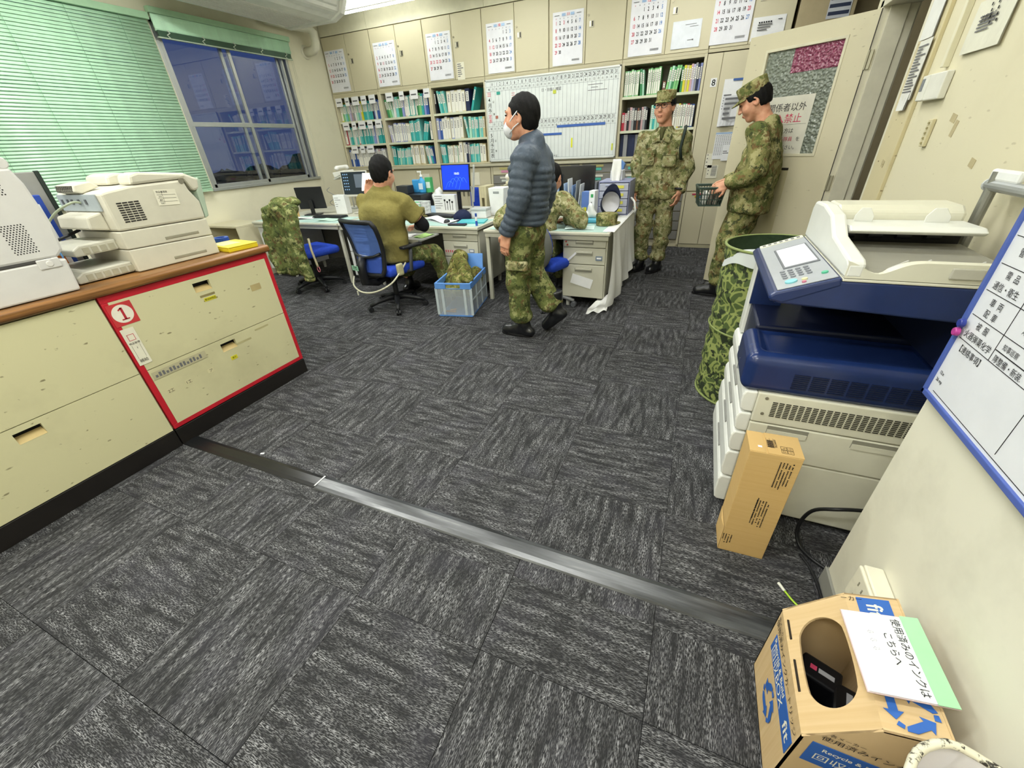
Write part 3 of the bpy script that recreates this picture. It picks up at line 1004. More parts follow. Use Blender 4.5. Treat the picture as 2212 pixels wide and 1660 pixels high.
# ---------------------------------------------------------------- tall locker at the right end
lk = thing('steel_locker', 'tall beige steel locker marked 8 beside the bookcases', 'locker', (0, 0, 0))
a, b = UX[6]+.002, UX[7]
MB().box(a, b, YF+.02, YF+.5, .0, 2.174).build('carcass', STEELB, lk, bevel=.003)
MB().box(a+.003, .0, YF, YF+.02, .73, 2.17).build('side_door', STEEL, lk, bevel=.003)
d = MB().box(.006, b-.005, YF, YF+.02, .73, 2.17).build('upper_door', STEEL, lk, bevel=.003)
MB().bc((.56, YF-.008, 1.35), (.03, .02, .14)).build('handle', pl('9a9686', .35, .6), d, bevel=.003)
d = MB().box(a+.003, .09, YF, YF+.02, .05, .715).build('lower_door', STEEL, lk, bevel=.003)
d = MB().box(.096, b-.005, YF, YF+.02, .05, .715).build('lower_door', STEEL, lk, bevel=.003)
MB().box(a, b, YF+.005, YF+.4, 0, .045).build('plinth', pl('b3ac8e', .5), lk)
one('number_label', MB().mat(PAPER).bc((0, 0, 0), (.066, .003, .085)).mat(INK).text('8', .085, frame((0, -.0025, 0), (1, 0, 0), (0, 0, 1))), None, 'small white label reading 8 on the beige locker', 'label', (-.055, YF-.002, 1.895))
one('magnet_strip', MB().mat(pl('c23a5a', .5)).bc((0, 0, 0), (.17, .006, .018)), None, 'thin red magnetic strip across the locker above the lower doors', 'magnet', (0.0, YF-.004, .69), bevel=.002)
for (x, z, c, lab) in ((-.03, .665, 'dcb93a', 'small yellow magnet under the red strip on the locker'), (.03, .655, '4a7fa8', 'small blue magnet under the red strip on the locker')):
    one('magnet', MB().bc((0, 0, 0), (.04, .008, .022)), pl(c, .5), lab, 'magnet', (x, YF-.005, z), rot=(0, -.15, 0), bevel=.002)
# papers on the locker
def sheet(name, w, h, label, cat, M, lines=None, paper=PAPER, curl=0.0, group=None, extra=None, kids=()):
    """a sheet of paper on frame M (x right, y up, z out): slightly wavy plate with print on it"""
    t = thing(name, label, cat, M.translation, rot=M.to_euler(), group=group)
    mb = MB().mat(paper)
    mb.grid(lambda u, v: ((u-.5)*w, (v-.5)*h, .0015+curl*(math.sin(u*7+v*3)*.5+.5)*(1-v)), 6, 6)
    mb.grid(lambda u, v: ((u-.5)*w, (v-.5)*h, .0002), 1, 1, flip=True)
    mb.build('paper', None, t)
    pr = MB()
    z = .0024+curl*.9
    if lines:
        for (mat_, items) in lines:
            pr.mat(mat_)
            for it in items:
                if it[0] == 't':
                    _, txt, x, y, sz, al = it[:6]
                    pr.text(txt, sz, Matrix.Translation((x, y, z)), al, it[6] if len(it) > 6 else 1.0)
                else:
                    _, xa, xb, ya, yb = it
                    pr.add([(xa, ya, z), (xb, ya, z), (xb, yb, z), (xa, yb, z)], [(0, 1, 2, 3)])
        pr.build('print', None, t)['kind'] = 'stuff'
    return t
def textlines(w, h, n, seed, m=INKG, lo=.3, x0=-.42):
    rr = random.Random(seed)
    return [(m, [('r', w*x0, w*(x0+rr.uniform(lo, .82)), h*(.40-.8*k/n)-h*.18/n, h*(.40-.8*k/n)+h*.18/n) for k in range(n)])]
sheet('posted_notice', .22, .47, 'long white sheet with a blue clip strip on the upper locker door', 'notice', XZ(.175, 1.68, YF-.003), textlines(.22, .2, 6, 1)+[(pl('3a62a8', .5), [('r', -.02, .11, .215, .235)])], curl=.012)
sheet('posted_notice', .20, .30, 'grey tinted sheet hanging low on the long white notice', 'notice', XZ(.19, 1.60, YF-.022), textlines(.2, .3, 5, 2), pl('d5d5d8', .6), curl=.03)
sheet('posted_table', .22, .29, 'small printed roster with a blue head on the locker', 'notice', XZ(.185, 1.24, YF-.004), [(INKG, [('r', -.1+.022*c, -.1+.022*c+.014, .11-.016*r_, .11-.016*r_+.006) for c in range(9) for r_ in range(14)]), (pl('9db6d6', .5), [('r', -.11, .11, .125, .143)])])
sheet('posted_table', .11, .17, 'blank white slip over the right half of the small roster', 'notice', XZ(.235, 1.16, YF-.012), textlines(.11, .05, 2, 3))
sheet('posted_list', .085, .16, 'narrow cream list below the roster on the locker edge', 'notice', XZ(.05, 1.08, YF-.003), [(INK, [('r', -.03, -.02, .06-.04*k, .07-.04*k) for k in range(4)])], PAPERC)
sheet('posted_list', .13, .15, 'cream schedule card under the narrow list on the locker', 'notice', XZ(.105, .955, YF-.003), [(INK, [('r', -.05, -.04, .05-.04*k, .06-.04*k) for k in range(3)]), (INKG, [('r', -.01, .05, .06-.012*k, .066-.012*k) for k in range(10)])], PAPERC)

# ---------------------------------------------------------------- calendars
def calendar(xc, zc, w, h, month, first, ndays, reds, label):
    it_b, it_r, it_c = [], [], []
    cw = w*.9/7
    for d in range(1, ndays+1):
        c = (first+d-1) % 7; r_ = (first+d-1)//7
        if month == 3 and r_ == 0: r_ = 0
        x = -w*.45+cw*(c+.5); y = h*(.30-.135*r_)
        tgt = it_r if (c == 0 or d in reds) else (it_c if c == 6 else it_b)
        tgt.append(('t', str(d), x, y, h*.096, 'C', .62))
    for c in range(7):
        (it_r if c == 0 else it_c if c == 6 else it_b).append(('t', '日月火水木金土'[c], -w*.45+cw*(c+.5), h*.375, h*.026, 'C'))
    head = [('t', str(month), 0, h*.44, h*.075, 'C')]
    hl = pl('a9c4e6', .7)
    sheet('wall_calendar', w, h, label, 'calendar', XZ(xc, zc, YF-.004),
          [(hl, [('r', -w*.20, -w*.08, h*.415, h*.465), ('r', w*.08, w*.20, h*.415, h*.465)]), (INK, it_b), (INKR, it_r + ([] if month in (7, 8) else head)), (INKB, it_c+(head if month in (7, 8) else [])),
           (INKG, [('r', w*.15, w*.40, -h*.43+h*.014*k, -h*.43+h*.014*k+h*.006) for k in range(3)]+[('r', -w*.44, -w*.28, h*.43, h*.44), ('r', w*.28, w*.42, h*.43, h*.44)])], pl('e6e6ec', .6, 0, .3, .02), curl=.006, group='month calendars on the top cupboards')
calendar(-5.625, 2.50, .385, .53, 7, 3, 31, (20,), 'July calendar page on the cupboard nearest the window')
calendar(-4.67, 2.50, .39, .53, 8, 6, 31, (11,), 'August calendar page on the second cupboard')
calendar(-3.73, 2.50, .395, .53, 9, 2, 30, (21, 22, 23), 'September calendar page on the third cupboard')
calendar(-2.783, 2.497, .39, .53, 10, 4, 31, (12,), 'October calendar page on the fourth cupboard')
calendar(-1.848, 2.493, .395, .53, 11, 0, 30, (3, 23), 'November calendar page on the fifth cupboard')
calendar(-.885, 2.495, .395, .53, 12, 2, 31, (), 'December calendar page above the green manuals')
calendar(.025, 2.51, .395, .53, 3, 1, 31, (20,), 'March calendar page with a torn lower edge above the locker')
sheet('posted_notice', .31, .25, 'blank white sheet with a small scribble right of the December calendar', 'notice', XZ(-.435, 2.375, YF-.004), [(INKG, [('r', .02, .07, -.055, -.051), ('r', .07, .085, -.06, -.048), ('r', -.02, .10, .085, .088), ('r', .03, .12, .065, .068)])], pl('dfe3ea', .5), curl=.006)
sheet('posted_notice', .31, .2, 'white crumpled sheet of print right of the March calendar', 'notice', XZ(.40, 2.335, YF-.006), [(INK, [('r', -.10+.022*k, -.085+.022*k, .045, .058) for k in range(6)]+[('r', .08, .12, .06, .066)])]+textlines(.25, .08, 3, 9), PAPER, curl=.015)
sheet('paper_tag', .12, .20, 'small cream printed tag on the third cupboard door', 'notice', XZ(-3.412, 2.305, YF-.004), textlines(.12, .2, 7, 11, INKG, .2), PAPERC)

# ---------------------------------------------------------------- month planner board
pb = thing('planner_board', 'large white two-month planner board before the bookcases', 'whiteboard', (0, 0, 0))
bx0, bx1, bz0, bz1 = -3.035, -1.142, 1.158, 2.165
BY = YF-.035
MB().box(bx0, bx1, BY, BY+.02, bz0, bz1).build('board', pl('dfe4e2', .25, 0, .5, .02), pb)
fr = MB()
for (p, q, r_, s_) in ((bx0, bx1, bz1-.02, bz1), (bx0, bx1, bz0, bz0+.02), (bx0, bx0+.02, bz0, bz1), (bx1-.02, bx1, bz0, bz1)):
    fr.box(p, q, BY-.008, BY+.022, r_, s_)
fr.build('frame', pl('d2d4d0', .35, .3), pb, bevel=.003)
g = MB().mat(pl('7d8488', .6))
FY = BY-.0008
def rect(mb, xa, xb, za, zb, y=FY):
    mb.add([(xa, y, za), (xb, y, za), (xb, y, zb), (xa, y, zb)], [(0, 1, 2, 3)])
gx0 = bx0+.15; cw = (bx1-.035-gx0)/31
for k in range(32):
    x = gx0+cw*k; rect(g, x-.0014, x+.0014, bz0+.03, bz1-.03)
for z in (bz1-.085, bz1-.14, 1.665, 1.61, 1.555, bz1-.03, bz0+.03):
    rect(g, bx0+.02, bx1-.02, z-.0014, z+.0014)
for x in (bx0+.085,):
    rect(g, x-.0012, x+.0012, bz0+.03, bz1-.03)
g.build('grid_lines', None, pb)['kind'] = 'stuff'
L = MB().mat(INK)
for row in (bz1-.058, 1.637):
    for k in range(31):
        L.text(str(k+1), .056, frame((gx0+cw*(k+.5), FY-.0006, row), (1, 0, 0), (0, 0, 1)), 'C', .62)
    L.text('日', .035, frame((bx0+.11, FY-.0006, row), (1, 0, 0), (0, 0, 1)))
    for k in range(31):
        L.text('水木金土日月火'[k % 7], .031, frame((gx0+cw*(k+.5), FY-.0006, row-.056), (1, 0, 0), (0, 0, 1)))
    L.text('曜', .028, frame((bx0+.06, FY-.0006, row-.056), (1, 0, 0), (0, 0, 1)))
    L.text('日', .028, frame((bx0+.12, FY-.0006, row-.056), (1, 0, 0), (0, 0, 1)))
for s_, z0 in (('4月予', 1.93), ('5月予定表', 1.50)):
    for k, ch in enumerate(s_):
        L.text(ch, .062, frame((bx0+.055, FY-.0006, z0-.066*k), (1, 0, 0), (0, 0, 1)))
for z in (1.905, 1.76, 1.43, 1.30):
    L.text('記' if z in (1.905, 1.43) else '事', .03, frame((bx0+.118, FY-.0006, z), (1, 0, 0), (0, 0, 1)))
L.text('日・目指し確認', .04, frame((bx0+.98, FY-.0006, 1.985), (1, 0, 0), (0, 0, 1)))
L.text('...予定 ...', .03, frame((bx0+1.05, FY-.0006, 1.205), (1, 0, 0), (0, 0, 1)))
L.mat(INKG)
for k in range(4):
    rect(L, bx0+1.48+.04*(k % 2), bx0+1.55+.06*k, 1.93+.03*(k % 3), 1.936+.03*(k % 3))
L.mat(INKR)
for k, ch in enumerate('定表'):
    L.text(ch, .055, frame((bx0+.055, FY-.0006, 1.732-.055*k), (1, 0, 0), (0, 0, 1)))
for k in range(3):
    rect(L, bx0+.03, bx0+.085, 2.01-.018*k, 2.016-.018*k)
    rect(L, bx0+.40, bx0+.45, 1.985-.025*k, 1.99-.025*k)
L.build('lettering', None, pb)['kind'] = 'stuff'
def magnet_bar(x0, x1, z0, z1, c, lab):
    one('magnet_bar', MB().box(x0, x1, BY-.006, BY, z0, z1), pl(c, .4), lab, 'magnet', bevel=.0015)
magnet_bar(-1.97, -1.30, 1.545, 1.575, '3a62b0', 'long blue magnetic strip on the lower planner month')
magnet_bar(-2.22, -1.90, 1.46, 1.487, '3a62b0', 'short blue magnetic strip on the lower planner month')
magnet_bar(-1.765, -1.742, 1.30, 1.415, 'dfe03a', 'yellow upright magnet in the middle of the lower planner month')
magnet_bar(-1.20, -1.182, 1.245, 1.325, 'd5d83a', 'yellow upright magnet at the right edge of the planner')
magnet_bar(-2.86, -2.805, 1.985, 2.02, '2f9c8c', 'teal square magnet at the upper left of the planner')
magnet_bar(-2.03, -1.985, 1.935, 1.975, 'c8cf4a', 'yellow green square magnet in the upper planner month')
magnet_bar(-2.895, -2.855, 1.705, 1.74, 'b06a5a', 'small reddish magnet at the left of the upper planner month')
# ================================================================ foreground: counter, printers, copier
CREAM = worn('cfcaa2', '5d5132', 0.42, 1.6, 1.0, True)
RED = pl('c2202f', 0.45, 0, .4, .06)
KICK = pl('1d1a18', 0.35, 0, .5, .12)
WOODN = NT('wood_edge')
_o = WOODN.co()
_g = WOODN.noise(1.0, 6, .6, WOODN.mapping(_o, (30, 1.6, 60)), .6)
WOODN.color(WOODN.ramp(_g, [(.3, lin('5a3a1c')), (.55, lin('8a5f31')), (.8, lin('9c7140'))]))
WOOD = WOODN.done(.35, 0, .45)
FX = -2.5                      # front of the counter
def YZ(y, z, x=FX):            # frame on the counter front (faces +X): x right = +Y, y up = +Z
    return frame((x, y, z), (0, 1, 0), (0, 0, 1))
def counter(y0, y1, label, marked):
    t = thing('drawer_counter', label, 'cabinet', (0, 0, 0), group='cream drawer counters in a row')
    MB().box(FX-.60, FX-.055, y0+.002, y1-.002, .105, .872).box(FX-.055, FX-.022, y0+.002, y0+.02, .105, .872).box(FX-.055, FX-.022, y1-.02, y1-.002, .105, .872).build('carcass', CREAM, t, bevel=.003)
    MB().box(FX-.58, FX+.002, y0+.001, y1-.001, 0, .104).build('plinth', KICK, t, bevel=.003)
    if marked:
        for (a, b, c, d) in ((y0+.003, y1-.003, .838, .870), (y1-.030, y1-.003, .108, .838), (y0+.004, y1-.03, .108, .134), (y0+.003, y0+.030, .134, .838)):
            MB().box(FX-.022, FX-.0005, a, b, c, d).build('red_tape', RED, t, bevel=.002)
    ya, yb = (y0+.030, y1-.030) if marked else (y0+.004, y1-.004)
    za, zb = (.134, .838) if marked else (.108, .866)
    for k, (p, q) in enumerate(((.473, zb), (za, .469))):
        hy0, hy1 = (1.327, 1.421) if marked else (y0+.413, y0+.506)
        hz1 = (.813, .443)[k]; hz0 = hz1-.05
        mb = MB()
        for (a, b, c, d) in ((ya, hy0, p, q), (hy1, yb, p, q), (hy0, hy1, hz1, q), (hy0, hy1, p, hz0)):
            mb.box(FX-.02, FX, a, b, c, d)
        d_ = mb.build('drawer', CREAM, t)
        cup = MB().mat(pl('171512', .6)).box(FX-.05, FX-.046, hy0, hy1, hz0-.01, hz1+.01).box(FX-.05, FX-.018, hy0-.004, hy1+.004, hz1, hz1+.004).box(FX-.05, FX-.018, hy0-.004, hy0, hz0, hz1).box(FX-.05, FX-.018, hy1, hy1+.004, hz0, hz1)  # near-black lining: the shade inside the recess put into the colour
        cup.mat(pl('c9b27c', .45)).add([(FX-.034, hy0, hz0+.024), (FX-.034, hy1, hz0+.024), (FX+.001, hy1, hz0-.001), (FX+.001, hy0, hz0-.001)], [(0, 3, 2, 1)])  # tan lip: the lit lower half of the recess, as colour
        cup.build('handle_recess', None, d_)
    return t
c1 = counter(.911, 1.827, 'cream drawer counter framed in red tape and numbered 1', True)
c2 = counter(-.006, .908, 'cream scuffed drawer counter left of the red-framed one', False)
counter(-.925, -.010, 'cream drawer counter reaching out of view at the near left', False)
t = thing('counter_top', 'brown wood-edged top running along the drawer counters', 'worktop', (0, 0, 0))
MB().prism([(FX-.62, .873), (FX+.012, .873), (FX+.022, .882), (FX+.022, .905), (FX+.012, .915), (FX-.62, .915)], (-1.3, 1.842), Matrix(((1, 0, 0, 0), (0, 0, 1, 0), (0, 1, 0, 0), (0, 0, 0, 1)))).build('board', WOOD, t, bevel=.004)
# stickers on the counter
t = thing('number_sticker', 'red square sticker with a white disc reading 1', 'sticker', (FX, 0, 0))
MB().box(0, .0012, .922, 1.026, .718, .826).build('square', pl('c43a3c', .5), t)
MB().cyl((.001, .973, .773), (.0018, .973, .773), .044, n=32).build('disc', pl('e6e0d0', .6), t)
MB().bc((.0026, .975, .774), (.0012, .010, .058)).bc((.0026, .968, .797), (.0012, .018, .006), rot=(.6, 0, 0)).bc((.0026, .975, .746), (.0012, .032, .005)).build('numeral', pl('b02a35', .5), t)
sheet('label_slip', .058, .195, 'cream printed slip hanging under the red number sticker', 'label', YZ(.953, .605, FX+.0015),
      [(INKR, [('r', -.015, .015, .065, .067), ('r', -.015, .015, .035, .037), ('r', -.015, -.013, .035, .067), ('r', .013, .015, .035, .067)]), (INK, [('t', '物品管理', 0, .02, .012, 'C'), ('t', '1', 0, -.005, .014, 'C'), ('t', '補給', 0, -.075, .02, 'C'), ('r', -.018, -.017, -.06, .01), ('r', .017, .018, -.06, .01)])], PAPERC)
M_ = YZ(1.09, .430, FX+.0015) @ Matrix.Rotation(.0, 4, 'Z')
sheet('label_strip', .285, .042, 'long worn label strip along the top of the lower drawer', 'label', M_, [(INKG, [('r', -.13+.018*k, -.13+.018*k+.011, -.012, .012 if k % 3 else .002) for k in range(14)])], pl('b9b392', .6))
one('yellow_label', MB().mat(pl('d8cf2e', .5)).box(0, .001, -.034, .034, -.009, .010).mat(INK).text('要返納物品', .013, frame((.0016, 0, 0), (0, 1, 0), (0, 0, 1))), None, 'yellow label tape under the upper drawer handle', 'label', (FX+.0005, 1.386, .712))
one('yellow_label', MB().mat(pl('d8cf2e', .5)).box(0, .001, -.020, .020, -.012, .011).mat(INK).text('衛生', .013, frame((.0016, 0, 0), (0, 1, 0), (0, 0, 1))), None, 'small yellow label tape under the lower drawer handle', 'label', (FX+.0005, 1.373, .338))
one('tape_residue', MB().box(0, .0008, -.034, .034, -.019, .019), pl('b7a676', .6), 'tan tape scrap at the right of the upper red-framed drawer', 'tape', (FX+.0003, 1.674, .690))
one('tape_residue', MB().box(0, .0008, -.04, .045, -.006, .006).box(0, .0008, -.03, .05, -.032, -.024), pl('8d8258', .7), 'brown peeled tape traces around the upper yellow label', 'tape', (FX+.0002, 1.378, .735))
for (s_, y, z, lb) in (('ア', 1.218, .326, 'small white slip with a kana on the lower red-framed drawer'), ('1工', 1.087, .322, 'small slip reading the number one on the lower red-framed drawer'), ('2工', .991, .320, 'small slip nearest the red tape on the lower red-framed drawer')):
    one('handwritten_slip', MB().mat(pl('d3cca4', .6)).box(0, .0008, -.018, .018, -.012, .014).mat(INK).text(s_, .022, frame((.0012, 0, 0), (0, 1, 0), (0, 0, 1))), None, lb, 'label', (FX+.0003, y, z))
one('adhesive_mark', MB().box(0, .0008, -.05, .05, -.006, .006).box(0, .0008, .09, .19, .03, .04), pl('b3ab80', .7), 'faint grey adhesive marks at the right of the lower drawer', 'tape', (FX+.0002, 1.47, .405))

# ---------------------------------------------------------------- left printer (scanner printer)
PW = pl('d2d0cc', .42, 0, .4, .02)
PW2 = pl('cfcbb9', .42, 0, .4, .03)
HOLE = pl('2c2a28', .7, 0, .2, 0)
t = thing('office_printer', 'white printer with dotted speaker holes at the left end of the counter', 'printer', (0, 0, 0))
px0, px1 = -2.97, -2.53
MB().prism([(.26, .918), (.893, .918), (.897, .96), (.905, 1.055), (.26, 1.06)], (px0, px1), Matrix(((0, 0, 1, 0), (1, 0, 0, 0), (0, 1, 0, 0), (0, 0, 0, 1)))).build('lower_body', PW, t, bevel=.008)
MB().prism([(.26, 1.066), (.885, 1.063), (.914, 1.09), (.928, 1.19), (.918, 1.35), (.90, 1.41), (.26, 1.40)], (px0, px1-.003), Matrix(((0, 0, 1, 0), (1, 0, 0, 0), (0, 1, 0, 0), (0, 0, 0, 1)))).build('upper_body', PW, t, bevel=.012)
MB().prism([(.30, 1.405), (.84, 1.405), (.885, 1.42), (.89, 1.44), (.85, 1.46), (.30, 1.46)], (px0+.01, px1-.015), Matrix(((0, 0, 1, 0), (1, 0, 0, 0), (0, 1, 0, 0), (0, 0, 0, 1)))).build('scanner_lid', PW, t, bevel=.012)
MB().cyl((px1-.05, .885, 1.425), (px1-.005, .885, 1.425), .022, n=16).build('hinge', PW, t, bevel=.004)
hm = MB().mat(HOLE)
for (ya, za, nr, nc, sl) in ((.80, 1.375, 8, 5, .006), (.765, 1.207, 14, 8, .0045)):
    for r_ in range(nr):
        for c in range(nc):
            y = ya+c*.0095+(r_ % 2)*.0047+r_*0.0008*0; z = za-r_*.0082
            hm.cyl((px1-.006, y, z), (px1-.0025, y, z), .0028, n=6)
o = hm.build('speaker_holes', None, t); o['kind'] = 'stuff'
b_ = MB().bc((px1+.001, .842, 1.047), (.008, .075, .04)).build('button_plate', PW, t, bevel=.006)
MB().cyl((px1+.004, .842, 1.047), (px1+.008, .842, 1.047), .012, n=20).build('button', pl('dddad4', .3), b_, bevel=.002)
MB().box(px1-.06, px1-.001, .30, .86, 1.058, 1.068).build('seam_shadow_gap', pl('4a4846', .6), t)

# ---------------------------------------------------------------- middle printer with two cassettes
t = thing('laser_printer', 'cream laser printer with side vents, in the middle of the counter', 'printer', (0, 0, 0))
ax, bx = -2.99, -2.59
SW = Matrix(((0, 0, 1, 0), (1, 0, 0, 0), (0, 1, 0, 0), (0, 0, 0, 1)))     # profile (Y,Z) extruded along X
MB().prism([(1.166, .918), (1.60, .918), (1.60, 1.018), (1.166, 1.026)], (ax, bx), SW).build('cassette', PW2, t, bevel=.005)
MB().prism([(1.166, 1.029), (1.60, 1.021), (1.60, 1.108), (1.166, 1.112)], (ax, bx), SW).build('cassette', PW2, t, bevel=.005)
MB().prism([(1.168, 1.115), (1.60, 1.111), (1.605, 1.20), (1.572, 1.26), (1.56, 1.312), (1.30, 1.305), (1.20, 1.292), (1.168, 1.285)], (ax, bx), SW).build('main_body', PW2, t, bevel=.010)
MB().prism([(1.31, 1.308), (1.57, 1.315), (1.60, 1.25), (1.635, 1.26), (1.645, 1.31), (1.58, 1.342), (1.36, 1.362), (1.32, 1.352)], (bx-.11, bx-.001), SW).build('top_cover', PW2, t, bevel=.012)
MB().prism([(1.31, 1.308), (1.57, 1.315), (1.60, 1.25), (1.635, 1.26), (1.645, 1.31), (1.58, 1.342), (1.36, 1.362), (1.32, 1.352)], (ax+.001, bx-.2), SW).build('top_cover', PW2, t, bevel=.012)
MB().prism([(1.40, 1.305), (1.57, 1.31), (1.57, 1.325), (1.40, 1.335)], (bx-.2, bx-.11), SW).build('display_well', pl('25262b', .25), t)
MB().prism([(1.603, 1.11), (1.625, 1.12), (1.655, 1.30), (1.645, 1.318), (1.612, 1.25)], (ax+.005, bx-.003), SW).build('front_flap', pl('a7b8a4', .45), t, bevel=.005)
# rear face: tinted socket plate, rear cover, exhaust
MB().bc((-2.80, 1.163, 1.245), (.34, .008, .075)).build('socket_plate', pl('a3acae', .5), t, bevel=.002)
for x in (-2.93, -2.88, -2.84, -2.78, -2.72): MB().bc((x, 1.158, 1.25), (.014, .006, .022)).build('socket', pl('55585a', .5), t)
MB().prism([(1.168, 1.12), (1.09, 1.135), (1.10, 1.19), (1.168, 1.205)], (-2.93, -2.655), SW).build('rear_cover', PW2, t, bevel=.008)
MB().prism([(1.168, 1.285), (1.14, 1.295), (1.15, 1.325), (1.22, 1.335), (1.25, 1.308)], (-2.90, -2.735), SW).build('exhaust_hood', PW2, t, bevel=.006)
g_ = MB().mat(HOLE)
for r_ in range(5):
    for c in range(9):
        g_.bc((-2.885+.0165*c, 1.1425+.0008*r_, 1.297+.0055*r_), (.011, .005, .0035))
o = g_.build('exhaust_grille', None, t); o['kind'] = 'stuff'
v_ = MB().mat(HOLE)
for r_ in range(9):
    for c in range(4):
        v_.bc((bx+.0005, 1.222+.0255*c, 1.236-.0105*r_), (.003, .021, .0055))
o = v_.build('side_vents', None, t); o['kind'] = 'stuff'
sheet('asset_sticker', .105, .075, 'white inventory sticker on the side of the cream printer', 'sticker', frame((bx+.001, 1.445, 1.238), (0, 1, -.06), (0, 0, 1)),
      [(INK, [('t', '物品管理表', -.045, .026, .011, 'L'), ('r', -.045, .045, .012, .0132), ('r', -.045, .045, -.004, -.0028), ('r', -.045, .045, -.02, -.0188), ('r', -.020, -.0188, -.03, .03), ('t', '品名', -.032, .004, .008, 'C'), ('t', '番号', -.032, -.012, .008, 'C'), ('t', '管理', -.032, -.028, .008, 'C')])], PAPERC)
MB().cyl((bx-.001, 1.548, 1.305), (bx+.003, 1.548, 1.305), .013, n=16).build('lock_dial', pl('8a8676', .4, .3), t)
for z in (1.048, .945):
    MB().bc((bx-.001, 1.44, z), (.006, .18, .016)).build('grip_slot', pl('97937f', .5), t, bevel=.003)
# trays sticking out at the back
for (z, y0, xa, xb, nm) in ((.920, .93, -2.97, -2.62, 'rear_tray'), (1.03, .985, -2.95, -2.66, 'rear_tray')):
    tr = MB().prism([(y0, z), (1.165, z+.002), (1.165, z+.052), (y0+.03, z+.048), (y0, z+.03)], (xa, xb), SW).build(nm, pl('c3c1b2', .45), t, bevel=.006)
    w_ = MB()
    for k in range(6): w_.bc((xb+.0005, y0+.05+.035*k, z+.022), (.004, .026, .028))
    w_.build('tray_windows', pl('a9a591', .5), tr, bevel=.001)
# lead cables
one('printer_cable', MB().tube(spl([(-2.76, 1.155, 1.248), (-2.77, 1.12, 1.25), (-2.80, 1.05, 1.21), (-2.85, 1.0, 1.13), (-2.83, .975, 1.02), (-2.76, .955, .965), (-2.72, .93, .945), (-2.72, .92, .925)]), .005, 8), pl('9aa38a', .5), 'grey green lead hanging from the back of the cream printer', 'cable', smooth=True)
one('network_cable', MB().tube(spl([(-2.98, .99, 1.10), (-2.90, .95, 1.10), (-2.80, .955, 1.095), (-2.74, .97, 1.05), (-2.70, .945, .99), (-2.68, .94, .975)]), .004, 8), pl('5d8fc4', .5), 'blue network cable looped behind the cream printer', 'cable', smooth=True)
one('power_lead', MB().tube([(-2.90, 1.15, 1.12), (-2.95, 1.05, 1.08), (-2.97, 1.0, 1.0), (-2.95, .96, .93), (-2.90, .95, .922)], .007, 8), pl('1d2024', .5), 'black power lead beside the grey lead', 'cable', smooth=True)
# things behind the printers on the counter
one('desk_divider', MB().mat(pl('8f8f8a', .45)).box(-.006, .006, -.20, .15, 0, .472).mat(pl('1f2a24', .6)).box(-.012, .012, .15, .168, 0, .476), None, 'grey and dark monitor back standing behind the left printer', 'monitor', (-3.085, 1.022, .9155), rz=0, bevel=.004)
D = thing('file_box', 'blue and white upright folder behind the left printer', 'folder', (-3.045, 1.005, .9155), rz=0)
MB().box(-.02, .02, -.12, .118, 0, .372).build('cover', pl('2747a0', .45), D, bevel=.004)
MB().box(.021, .03, -.09, .095, .0, .332).build('insert', pl('e3e6ea', .5), D, bevel=.003)
one('orange_folder', MB().box(-.008, .008, -.05, .05, 0, .11), pl('e07a24', .6), 'orange folder standing behind the rear trays of the cream printer', 'folder', (-2.996, 1.02, .9155), bevel=.004)
one('ledger', MB().mat(pl('d9b13a', .6)).box(-.10, .10, -.07, .07, 0, .012).mat(pl('2b3f78', .6)).box(-.09, .095, -.065, .06, .0125, .03), None, 'ochre and navy ledgers stacked behind the cream printer', 'book', (-3.04, 1.26, .9155), rz=.2)
b_ = thing('yellow_box', 'flat yellow paper box at the right end of the counter', 'box', (-2.63, 1.715, .9155), rz=-.12)
MB().box(-.12, .12, -.09, .09, 0, .022).build('lower_half', pl('dcc320', .5), b_, bevel=.003)
MB().box(-.121, .121, -.091, .091, .0225, .030).build('lid', pl('e3cf3a', .5), b_, bevel=.003)
MB().bc((-.03, -.02, .0308), (.14, .11, .0012)).build('label', pl('d9d3a0', .6), b_)
one('green_folder', MB().box(-.14, .14, -.10, .10, 0, .012), pl('b9dba4', .5), 'pale green folder behind the yellow box', 'folder', (-2.93, 1.73, .9155), rz=.1, bevel=.002)
one('tape_roll', MB().lathe([(.028, 0), (.048, 0), (.048, .03), (.028, .03), (.028, 0)], 20), pl('2f55b5', .45), 'blue tape roll beside the yellow box', 'tape', (-2.84, 1.79, .928))

# ---------------------------------------------------------------- cable covers on the floor
RUB = NT('rubber_cover')
_o = RUB.co()
_w = RUB.noise(1.0, 4, .6, RUB.mapping(_o, (3, 30, 1)))
RUB.color(RUB.ramp(_w, [(.38, lin('26272a')), (.6, lin('4a4c4e')), (.8, lin('8b8c8a'))]))
RUBBER = RUB.done(.28, 0, .6)
def cover(x0, x1, label, m, h=.012, w=.046):
    pr = [(w, 0), (w*.86, h*.45), (w*.5, h*.95), (0, h), (-w*.5, h*.95), (-w*.86, h*.45), (-w, 0)]
    one('cable_cover', MB().prism(pr, (x0, x1), frame((0, .953, 0.0003), (0, 1, 0), (0, 0, 1))), m, label, 'cable cover', bevel=.001)
cover(-1.50, .615, 'grey worn domed cable cover crossing the carpet', RUBBER)
cover(-2.497, -1.505, 'flat black cable cover running under the cream counter', pl('17181a', .3, 0, .5, .05), .008, .042)
one('tape_band', MB().bc((0, 0, 0.0135), (.008, .07, .0012)), pl('c9cac6', .4), 'thin white tape band where the two cable covers meet', 'tape', (-1.497, .953, 0))
one('paper_scrap', MB().bc((0, 0, .0012), (.02, .01, .002)), PAPER, 'tiny white scrap beside the black cable cover', 'scrap', (-1.98, 1.012, 0.0005), rz=.5)

